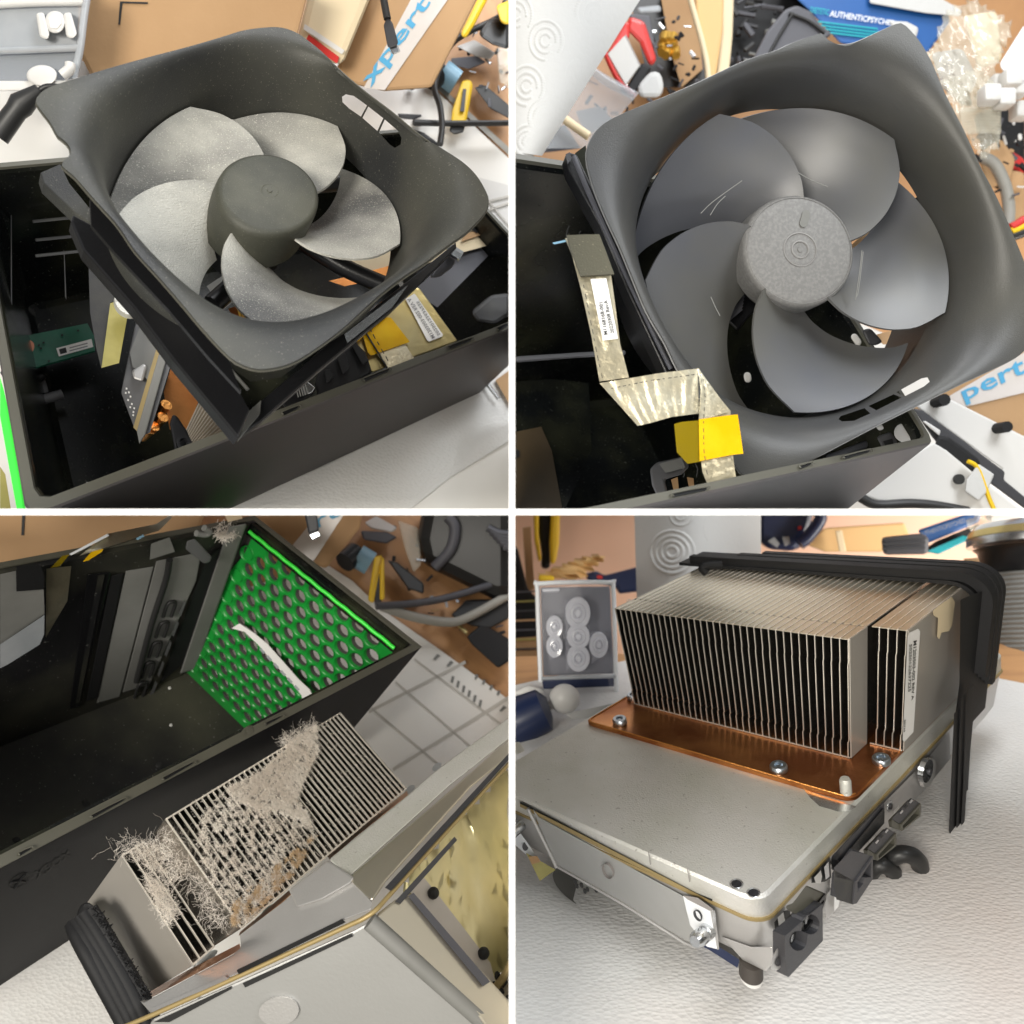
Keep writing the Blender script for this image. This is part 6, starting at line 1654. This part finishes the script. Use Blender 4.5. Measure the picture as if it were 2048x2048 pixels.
# ---- fins
hx, hz = .1025, .0569
yA, yB = .0138, .1151
gx = .1183; bx = .1790
nf4 = 35; p4 = (yB - yA) / nf4
fins = MB(); edg = MB(); top = MB()
def fin4(y, x0, i):
    t = .00012
    # small jog near the top and near the foot of the front edge, as in pressed fins
    j = .0004
    lv = [(.0022, j * 1.5), (.010, j * 1.5), (.0108, j * .5), (.046, j * .5), (.047, 0), (hz, 0)]
    for (za, oa), (zb, ob) in zip(lv[:-1], lv[1:]):
        fins.hexa([u4(x0 + .0006, y - t + oa, za), u4(bx + .02, y - t + oa, za), u4(bx + .02, y + t + oa, za), u4(x0 + .0006, y + t + oa, za),
                   u4(x0 + .0006, y - t + ob, zb), u4(bx + .02, y - t + ob, zb), u4(bx + .02, y + t + ob, zb), u4(x0 + .0006, y + t + ob, zb)])
        edg.hexa([u4(x0, y - t * 1.1 + oa, za), u4(x0 + .0006, y - t * 1.1 + oa, za), u4(x0 + .0006, y + t * 1.1 + oa, za), u4(x0, y + t * 1.1 + oa, za),
                  u4(x0, y - t * 1.1 + ob, zb), u4(x0 + .0006, y - t * 1.1 + ob, zb), u4(x0 + .0006, y + t * 1.1 + ob, zb), u4(x0, y + t * 1.1 + ob, zb)])
for i in range(nf4 + 1):
    y = yA + p4 * i
    fin4(y, hx, i)
    if i < nf4:
        top.box('U4', hx + .0002, gx - .0008, y + .0001, y + p4 - .0004, hz - .0004, hz)
        top.box('U4', gx + .0008, bx + .02, y + .0001, y + p4 - .0004, hz - .0004, hz)
        edg.box('U4', hx + .0003, bx + .02, y - .00035, y + .00003, hz - .0003, hz + .00025)
        edg.box('U4', hx, hx + .0007, y, y + p4, .0021, .0026)
        top.box('U4', gx - .0018, gx + .0016, y + .0008, y + .0016, hz - .0010, hz - .0001)
for i in range(4):
    y = .0009 + p4 * i * 1.0
    fin4(y, gx + .0005, i)
    top.box('U4', gx + .0008, bx + .02, y + .0001, y + p4 - .0003, hz - .0004, hz)
    edg.box('U4', gx + .0005, bx + .02, y - .0003, y + .00003, hz - .0003, hz + .00025)
    edg.box('U4', gx + .0005, gx + .0012, y, y + p4, .0021, .0026)
fins.build('fin_stack', 'fin', unit4); edg.build('fin_edges', 'finedge', unit4); top.build('fin_flanges', 'fintop', unit4)
mb = MB(); mb.box('U4', hx + .018, hx + .020, yA + .0006, yB - .0006, .0024, hz - .001); mb.build('fin_gap_shade', 'ink', unit4)  # black backing put in as shade inside the fin channels
mb = MB(); mb.box('U4', gx + .018, gx + .020, .0016, yA, .0024, hz - .001); mb.build('fin_gap_shade', 'ink', unit4)
mb = MB(); mb.box('U4', hx + .0005, gx, yA - .0005, yA - .0001, .0022, hz - .0001); mb.box('U4', gx + .0008, bx + .02, .0002, .0006, .0022, hz - .0001); mb.build('side_plate', 'sideplate', unit4)
# sticker with lettering on the side plate
SY = lambda d: U4(y=.0002 - d)
sk4 = slab('sticker', [(1493,470),(1500,455),(1532,440),(1540,450),(1515,830),(1480,868),(1474,860)], SY(.0003), .0002, 'paperlabel', unit4, bevel=.0)
mb = MB()
text_on(mb, 'M1203503-002 REV A', *[SY(.0005)(p) for p in ((1515,488),(1507,712),(1516,706),(1528,484))])
text_on(mb, 'S0250122637225', *[SY(.0005)(p) for p in ((1500,500),(1495,680),(1505,676),(1510,498))])
text_on(mb, '80V10', *[SY(.0005)(p) for p in ((1480,786),(1478,832),(1484,828),(1486,782))])
mb.build('lettering', 'ink', sk4 if sk4 else unit4)
tp4 = tag(slab('torn_tape', [(1588,372),(1615,350),(1660,320),(1672,340),(1660,430),(1648,450),(1622,455),(1612,480),(1604,470),(1608,400),(1590,390)], SY(.0010), .0008, 'cream', bevel=.0002), 'torn beige tape scrap stuck on the side plate near the rubber band', 'tape')
# ---- ribbed rubber band round the stack
gk4 = thing('rubber_band_gasket', 'thick ribbed black rubber band wrapped over the fins and down the chassis side', 'gasket', P((1700, 800), .36))
zt = hz + .0012
def band(off_, xa, xb, za, zb, name='rib', m='rubber', y_end=-.004, z_end=-.050, y_start=None, r=.010):
    # strip running over the top (from the far side) then down the near side
    path = []
    ys = yB + .010 if y_start is None else y_start
    path.append((ys, 0)); path.append((y_end + r, 0))
    pts = [(ys, za)]
    for i in range(9):
        t = math.radians(90 * i / 8); pts.append((y_end + r - r * math.sin(t), za - r + r * math.cos(t)))
    pts.append((y_end, z_end))
    dz = zb - za
    rings = []
    for i, (y, z) in enumerate(pts):
        if i == 0: n_ = (0, 1)
        elif i == len(pts) - 1: n_ = (-1, 0)
        else:
            t = math.radians(90 * (i - 1) / 8); n_ = (-math.sin(t), math.cos(t))
        rings.append([u4(xa, y, z), u4(xb, y, z), u4(xb, y + n_[0] * dz, z + n_[1] * dz), u4(xa, y + n_[0] * dz, z + n_[1] * dz)])
    mb = MB(); mb.loft(rings, True, True)
    return mb.build(name, m, gk4, smooth=40)
band(0, bx - .004, bx + .020, zt, zt + .0016, 'sleeve', 'rubber', -.0045, -.010)
for i in range(4):
    x = bx - .003 + i * .0056
    band(0, x, x + .0040, zt + .0016, zt + .0044 + (.001 if i == 0 else 0), 'rib', 'rubber', -.0062, .018 - .004 * i, yB + .004 - i * .010)
wire('far_lip', [(735,228),(720,212),(740,202),(790,200)], .385, .0022, 'rubber', gk4)
slab('lower_flap', [(1720,660),(1735,645),(1752,660),(1702,1195),(1690,1180),(1680,1200),(1668,1190),(1655,1225),(1648,1205),(1670,1000)], FY(.010), .003, 'rubber', gk4, bevel=.0006)
for i_, a in enumerate(([(1668,760),(1690,740),(1676,1195),(1655,1222),(1648,1205)], [(1695,700),(1712,685),(1698,1180),(1682,1198),(1676,1190)], [(1722,665),(1742,650),(1708,1165),(1700,1192),(1694,1180)])):
    slab('lower_rib', a, FY(.0115 + .0008 * i_), .002, 'rubber', gk4, bevel=.0003)
slab('band_side', [(1692,330),(1735,310),(1800,290),(1842,240),(1835,380),(1782,560),(1752,660),(1740,720),(1715,1150),(1660,1190),(1668,800),(1688,650)], FY(.0062), .004, 'rubber', gk4, bevel=.001)
# far end parts of the unit
slab('far_housing', [(1500,1000),(1560,930),(1645,880),(1650,1205),(1640,1235),(1600,1245),(1530,1230),(1505,1210)], FY(-.030), .02, 'graypad', unit4, bevel=.003)
slab('far_bracket', [(1700,1160),(1745,1080),(1780,850),(1765,840),(1720,960)], FY(-.034), .01, 'alu', unit4, bevel=.002)
slab('perforated_edge', [(1735,950),(1775,905),(1772,935),(1738,985)], FY(-.010), .003, 'rim', unit4)
cbl = thing('cable_clamp', 'glossy black cable clamp with two loops lying beyond the network socket', 'clamp', P((1440, 1420), .345))
slab('block', [(1330,1440),(1350,1400),(1400,1350),(1480,1380),(1462,1440),(1426,1505),(1340,1480)], .345, .014, 'rubberbrown', cbl, bevel=.002)
for (x, y, a, b) in ((1478, 1340, 62, 50), (1395, 1375, 44, 44)):
    pts = [P((x + a * math.cos(t), y + b * math.sin(t)), .343 + .006 * math.sin(t)) for t in [math.pi * 2 * i / 28 for i in range(29)]]
    mb = MB(); mb.tube(pts, .0036, 10); mb.build('loop', 'rubberbrown', cbl, smooth=60)
slab('arm', [(1480,1400),(1530,1340),(1545,1350),(1530,1400),(1490,1432)], .342, .008, 'rubberbrown', cbl, bevel=.0015)

# ---- surroundings
TZ = plane_of('U4', -.052)
t4 = lambda h=0: (lambda p: T(p, TZ, h))
fo4 = MB(); rows = []
foam = M['foam']; nt = foam.node_tree; bs_ = nt.nodes['Principled BSDF']
co = nt.nodes.new('ShaderNodeTexCoord'); mp = nt.nodes.new('ShaderNodeMapping'); mp.inputs['Scale'].default_value = (.6, 1, 1)
vo = nt.nodes.new('ShaderNodeTexVoronoi'); vo.inputs['Scale'].default_value = 760.0
bp = nt.nodes.new('ShaderNodeBump'); bp.inputs['Strength'].default_value = .6; bp.inputs['Distance'].default_value = .0004
nt.links.new(co.outputs['Object'], mp.inputs[0]); nt.links.new(mp.outputs[0], vo.inputs['Vector'])
nt.links.new(vo.outputs['Distance'], bp.inputs['Height']); nt.links.new(bp.outputs[0], bs_.inputs['Normal'])
structure(slab('foam_sheet', [(-200,700),(700,500),(1500,560),(2200,700),(2400,2300),(-400,2300)], t4(0), .002, 'foam'))
structure(slab('table', [(-500,560),(2400,480),(2600,2500),(-600,2500)], t4(-.003), .02, 'wood'))
wl4 = structure(slab('back_wall', [(-400,-600),(2400,-600),(2400,800),(-400,800)], .98, .02, 'salmonwall'))
structure(slab('desk_back', [(-200,560),(2300,480),(2300,640),(-200,760)], .70, .01, 'wood'))
tw4 = thing('paper_towel_roll', 'white embossed paper towel roll standing behind the fin stack', 'paper towel', P((690, 300), .62))
mb = MB(); rows = []
for i in range(3):
    y = -60 + i * 200; row = []
    for j in range(25):
        t = j / 24; x = 468 + (930 - 468) * t
        row.append(P((x + (y + 60) * (.03 - .03 * t), y), .62 - .05 * math.sin(math.pi * min(1, max(0, t * 1.0)))))
    rows.append(row)
mb.loft(rows, False); mb.build('sheet', 'paper', tw4, smooth=80, solid=.002)
mb = MB()
for cx, cy, n_ in ((608, 150, 4), (800, 60, 4), (640, 10, 2)):
    for k in range(1, n_ + 1):
        r = 20 * k
        pts = [(cx + r * math.cos(2 * math.pi * i / 30), cy + r * math.sin(2 * math.pi * i / 30)) for i in range(31)]
        pts = [p for p in pts if 480 < p[0] < 915 and p[1] < 330]
        if len(pts) > 4:
            w_ = []
            for p in pts:
                t = (p[0] - 468) / 462; w_.append(P(p, .6195 - .05 * math.sin(math.pi * t)))
            mb.tube(w_, .0018, 6)
mb.build('embossing', 'paper', tw4, smooth=80)
# clear stand with blister shapes
cs = thing('acrylic_case', 'clear plastic case with blister shapes standing on a dark base at left', 'case', P((250, 720), .50))
slab('back_card', [(108,285),(370,280),(385,610),(118,618)], .512, .002, 'graycard', cs, bevel=.001)
slab('case', [(90,290),(100,265),(370,262),(384,285),(405,720),(392,728),(375,700),(360,625),(125,640),(110,640)], .50, .012, 'acryl', cs, bevel=.002)
wire('case_edge', [(108,640),(96,300),(108,270),(360,266),(382,290),(392,620),(398,725)], .499, .0014, 'whiteprint', cs)
slab('base_card', [(112,630),(390,622),(392,725),(125,712)], .505, .004, 'navy', cs, bevel=.001)
wire('base_edge', [(110,628),(390,620)], .498, .0012, 'cloudy', cs, k=1)
wire('base_edge', [(240,705),(285,702),(320,735)], .498, .0014, 'cloudy', cs, k=1)
slab('name_tab', [(112,288),(180,285),(182,302),(114,304)], .4985, .002, 'acryl2', cs, bevel=.001)
for (x, y, rx, ry) in ((248, 380, 48, 62), (250, 468, 44, 50), (250, 550, 44, 52), (160, 432, 32, 44), (160, 505, 32, 44), (326, 500, 36, 50)):
    mb = MB(); c_ = P((x, y), .4985); e1 = P((x + rx, y), .4985) - c_; e2 = P((x, y + ry), .4985) - c_
    prof = [(1.0, 0), (.97, .0022), (.90, .0026), (.62, .0022), (.56, .0034), (.42, .0036), (.30, .0022), (.22, .0036), (.08, .0038)]
    mb.loft([circ(c_ - Vector((0, h, 0)), e1 * f_, e2 * f_, 26) for f_, h in prof], True, True)
    mb.build('blister', 'acryl2', cs, smooth=30)
slab('blister_ridge', [(196,330),(210,325),(222,590),(204,600)], .4985, .003, 'acryl', cs, bevel=.001)
slab('blister_ridge', [(140,400),(185,400),(190,545),(140,560)], .4990, .002, 'acryl', cs, bevel=.001)
slab('blister_ridge', [(290,450),(355,455),(362,540),(300,570)], .4990, .002, 'acryl', cs, bevel=.001)
# dark glue tube with white cap
gt = thing('glue_tube', 'dark blue tube with a white round cap lying at the left edge', 'tube', P((80, 790), .46))
mb = MB(); mb.tube([P(p, .46) for p in ((-60,845),(0,812),(60,775),(120,745),(142,738))], [.014, .014, .0135, .012, .006], 20); mb.build('body', 'navy', gt, smooth=50)
mb = MB(); mb.ball(P((198, 704), .465), .0088, 16, sq=(1, .8, .95)); mb.build('cap', 'whitepl', gt, smooth=60)
slab('neck', [(120,722),(165,700),(175,735),(140,752)], .463, .008, 'whitepl', gt, bevel=.002)
tag(slab('white_device', [(-20,690),(60,650),(120,665),(130,700),(60,740),(-20,760)], .50, .01, 'whitepl', bevel=.003), 'flat white device behind the dark blue tube', 'device')
tag(slab('white_sheet', [(200,760),(300,740),(480,700),(500,740),(330,790),(250,800)], .47, .002, 'paper'), 'white sheet of paper beside the tube cap', 'paper')
# gripper tool on the wall
gr = thing('yellow_pliers', 'yellow and black handled pliers hanging before the peach wall', 'pliers', P((130, 110), .80))
slab('handle', [(80,-40),(102,-40),(100,80),(112,180),(100,190),(84,110)], .80, .01, 'yellow', gr, bevel=.003)
slab('handle', [(150,-40),(182,-40),(178,120),(165,192),(145,200),(142,120)], .80, .01, 'yellow', gr, bevel=.003)
slab('grip', [(98,-40),(155,-40),(142,120),(145,215),(108,215),(112,160),(100,80)], .805, .012, 'rubber', gr, bevel=.004)
cr = tag(crumple('crumpled_kraft_paper', [(80,260),(150,210),(340,150),(350,180),(250,260)], .72, 'kraft', None, .006, 12, 5), 'crumpled tan kraft paper behind the clear case', 'paper')
tag(slab('yellow_strap', [(100,236),(160,240),(160,262),(100,262)], .71, .006, 'yellow', bevel=.002), 'yellow strap end under the kraft paper', 'strap')
db = thing('navy_bag', 'dark navy bag with a red logo patch behind the clear case', 'bag', P((380, 280), .74))
slab('bag', [(270,235),(320,220),(345,240),(480,205),(485,300),(400,310),(395,285),(290,262)], .74, .03, 'navy', db, bevel=.006)
slab('patch', [(322,238),(342,240),(340,252),(320,250)], .739, .002, 'red', db)
nb = thing('navy_folded_bag', 'large dark navy folded bag with a handle loop behind the rubber band', 'bag', P((1020, 130), .78))
slab('bag', [(930,-40),(1150,-40),(1110,120),(1060,150),(960,140),(930,110)], .78, .04, 'navy', nb, bevel=.006)
wire('handle', [(1130,-30),(1165,20),(1120,90),(1085,120)], .77, .006, 'navy', nb)
slab('white_print', [(965,110),(990,95),(1010,120),(1000,135)], .775, .002, 'cloudy', nb); slab('white_print', [(1020,95),(1045,92),(1050,120),(1030,130)], .775, .002, 'cloudy', nb)
slab('red_patch', [(1078,55),(1092,52),(1094,64),(1080,68)], .775, .002, 'red', nb)
tag(slab('kraft_sheet', [(1100,120),(1180,60),(1480,40),(1500,90),(1400,150),(1180,150)], .80, .006, 'kraft', bevel=.002), 'tan kraft sheet lying behind the rubber band', 'paper')
tag(slab('upright_stick', [(1220,70),(1245,68),(1262,150),(1235,152)], .78, .006, 'cream', bevel=.001), 'upright pale stick between the navy bag and the grey block', 'stick')
gp = thing('grey_ribbed_block', 'dark grey ribbed block in front of the blue carton', 'block', P((1450, 130), .64))
slab('block', [(1392,95),(1540,80),(1575,95),(1570,160),(1400,162)], .64, .03, 'graycard', gp, bevel=.003)
for i in range(3): slab('rib', [(1396, 100 + i * 18), (1560, 94 + i * 18), (1560, 100 + i * 18), (1396, 107 + i * 18)], .638, .003, 'greyslot', gp)
bl4 = thing('blue_carton', 'blue carton with pale lettering and a teal strip leaning at the upper right', 'carton', P((1650, 90), .66))
slab('face', [(1530,68),(1700,11),(1780,-10),(1760,40),(1590,110),(1560,120)], .66, .02, 'bluebox', bl4, bevel=.002)
mb = MB(); text_on(mb, 'AUTHENTICPSYCHED', *[P(p, .6585) for p in ((1540,96),(1715,38),(1708,22),(1534,80))]); mb.build('lettering', 'cloudy', bl4)
slab('dark_side', [(1570,130),(1600,110),(1760,45),(1765,70),(1690,105),(1570,155)], .662, .02, 'rubber', bl4)
slab('teal_strip', [(1560,150),(1700,88),(1725,95),(1720,108),(1610,160)], .655, .006, 'teal', bl4, bevel=.001)
tag(crumple('clear_bag', [(1700,30),(1790,0),(1830,40),(1800,110),(1740,100)], .63, 'bag', None, .004, 9, 6), 'crinkled clear bag between the blue carton and the black jar', 'bag')
tag(slab('cardboard_corner', [(1700,176),(1760,172),(1765,190),(1720,196)], .50, .01, 'card', bevel=.001), 'small cardboard corner behind the rubber band', 'cardboard')
jr = thing('black_jar', 'tall black ribbed jar with a bright yellow lid label at the right edge', 'jar', P((1850, 850), .52))
def jring(y, r, Y=.56):
    c_ = P((1965, y), Y); return circ(c_, Vector((r, 0, 0)), Vector((0, r, -r * .18)), 48)
mb = MB(); mb.loft([jring(135, .036), jring(150, .033), jring(230, .033)], True); mb.build('neck', 'black', jr, smooth=50)
prof = []
yy = 232; kq = 0
while yy < 690:
    prof.append(jring(yy, .0325 if kq % 2 else .0315)); yy += 9; kq += 1
mb = MB(); mb.loft(prof, True); mb.build('ribbed_wall', 'graypad', jr, smooth=30)
mb = MB(); mb.loft([jring(690, .0325), jring(830, .0320), jring(870, .0305), jring(884, .025)], True, True); mb.build('base', 'black', jr, smooth=50)
mb = MB(); mb.loft([jring(125, .040), jring(100, .040), jring(60, .037), jring(45, .034)], True, True); mb.build('lid', 'steel', jr, smooth=40)
mb = MB(); mb.loft([jring(95, .0404), jring(68, .0380)], True); mb.build('lid_label', 'foilgold', jr, smooth=40)
wlb = slab('warning_label', [(1905,735),(1925,715),(1945,760),(1925,800),(1905,775)], .505, .0005, 'paperlabel', jr)
wire('warning_edge', [(1903,755),(1918,730),(1928,752),(1914,778),(1903,755)], .504, .0006, 'red', jr, k=1)
tag(slab('white_container', [(1780,-20),(1940,-20),(1940,45),(1790,40)], .66, .02, 'whitepl', bevel=.004), 'white object above the black jar at the top right corner', 'container')
lc = thing('left_clutter', 'dark shelf with stacked boards at the left behind the clear case', 'shelf', P((60, 400), .78))
slab('dark_body', [(-40,120),(20,130),(60,290),(100,330),(110,560),(-40,590)], .78, .04, 'rubber', lc, bevel=.003)
slab('brown_board', [(-40,480),(100,470),(105,560),(-40,570)], .76, .01, 'carddark', lc)
for i in range(7):
    slab('board_edge', [(-40, 300 + i * 36), (96, 296 + i * 36), (97, 302 + i * 36), (-40, 308 + i * 36)], .758, .006, ['graycard', 'pcbyellow', 'greyslot', 'card'][i % 4], lc)
slab('post', [(40,60),(70,55),(85,290),(55,300)], .80, .01, 'card', lc)
for i, (x, y) in enumerate(((430, 330), (415, 420), (420, 520))):
    tag(slab('clear_part', [(x, y), (x + 20, y - 5), (x + 30, y + 40), (x + 8, y + 60)], .56, .006, 'bag', bevel=.002), ['highest', 'middle', 'lowest'][i] + ' clear plastic scrap between the case and the fin stack', 'scrap', 'clear plastic scraps')

# ---------------------------------------------------------------- white partition between the four stations
Q = 1
mb = MB()
D0 = .204; W2 = 6.0 / 2048 / FOC * D0
for y0, y1 in ((D0, D0 + .006),):
    mb.hexa([Vector((-W2, y0, -.2)), Vector((W2, y0, -.2)), Vector((W2, y1, -.2)), Vector((-W2, y1, -.2)),
             Vector((-W2, y0, .2)), Vector((W2, y0, .2)), Vector((W2, y1, .2)), Vector((-W2, y1, .2))])
    for sx in (-1, 1):
        a, b = (W2, .2) if sx > 0 else (-.2, -W2)
        mb.hexa([Vector((a, y0, -W2)), Vector((b, y0, -W2)), Vector((b, y1, -W2)), Vector((a, y1, -W2)),
                 Vector((a, y0, W2)), Vector((b, y0, W2)), Vector((b, y1, W2)), Vector((a, y1, W2))])
for y0, y1 in ((D0 + .006, .37),):  # unseen thin boards, added to block reflections between upper and lower stations
    for a in (.0003,):
        mb.hexa([Vector((-a, y0, -.38)), Vector((a, y0, -.38)), Vector((a, y1, -.38)), Vector((-a, y1, -.38)),
                 Vector((-a, y0, .38)), Vector((a, y0, .38)), Vector((a, y1, .38)), Vector((-a, y1, .38))])
        for s0, s1 in ((-.38, -a), (a, .38)):
            mb.hexa([Vector((s0, y0, -a)), Vector((s1, y0, -a)), Vector((s1, y1, -a)), Vector((s0, y1, -a)),
                     Vector((s0, y0, a)), Vector((s1, y0, a)), Vector((s1, y1, a)), Vector((s0, y1, a))])
pt = mb.build('partition', 'white', cut=False)
structure(pt, 'thin white cross shaped partition between the four work stations')
for o in COL.objects:
    if '_loc' in o: del o['_loc']
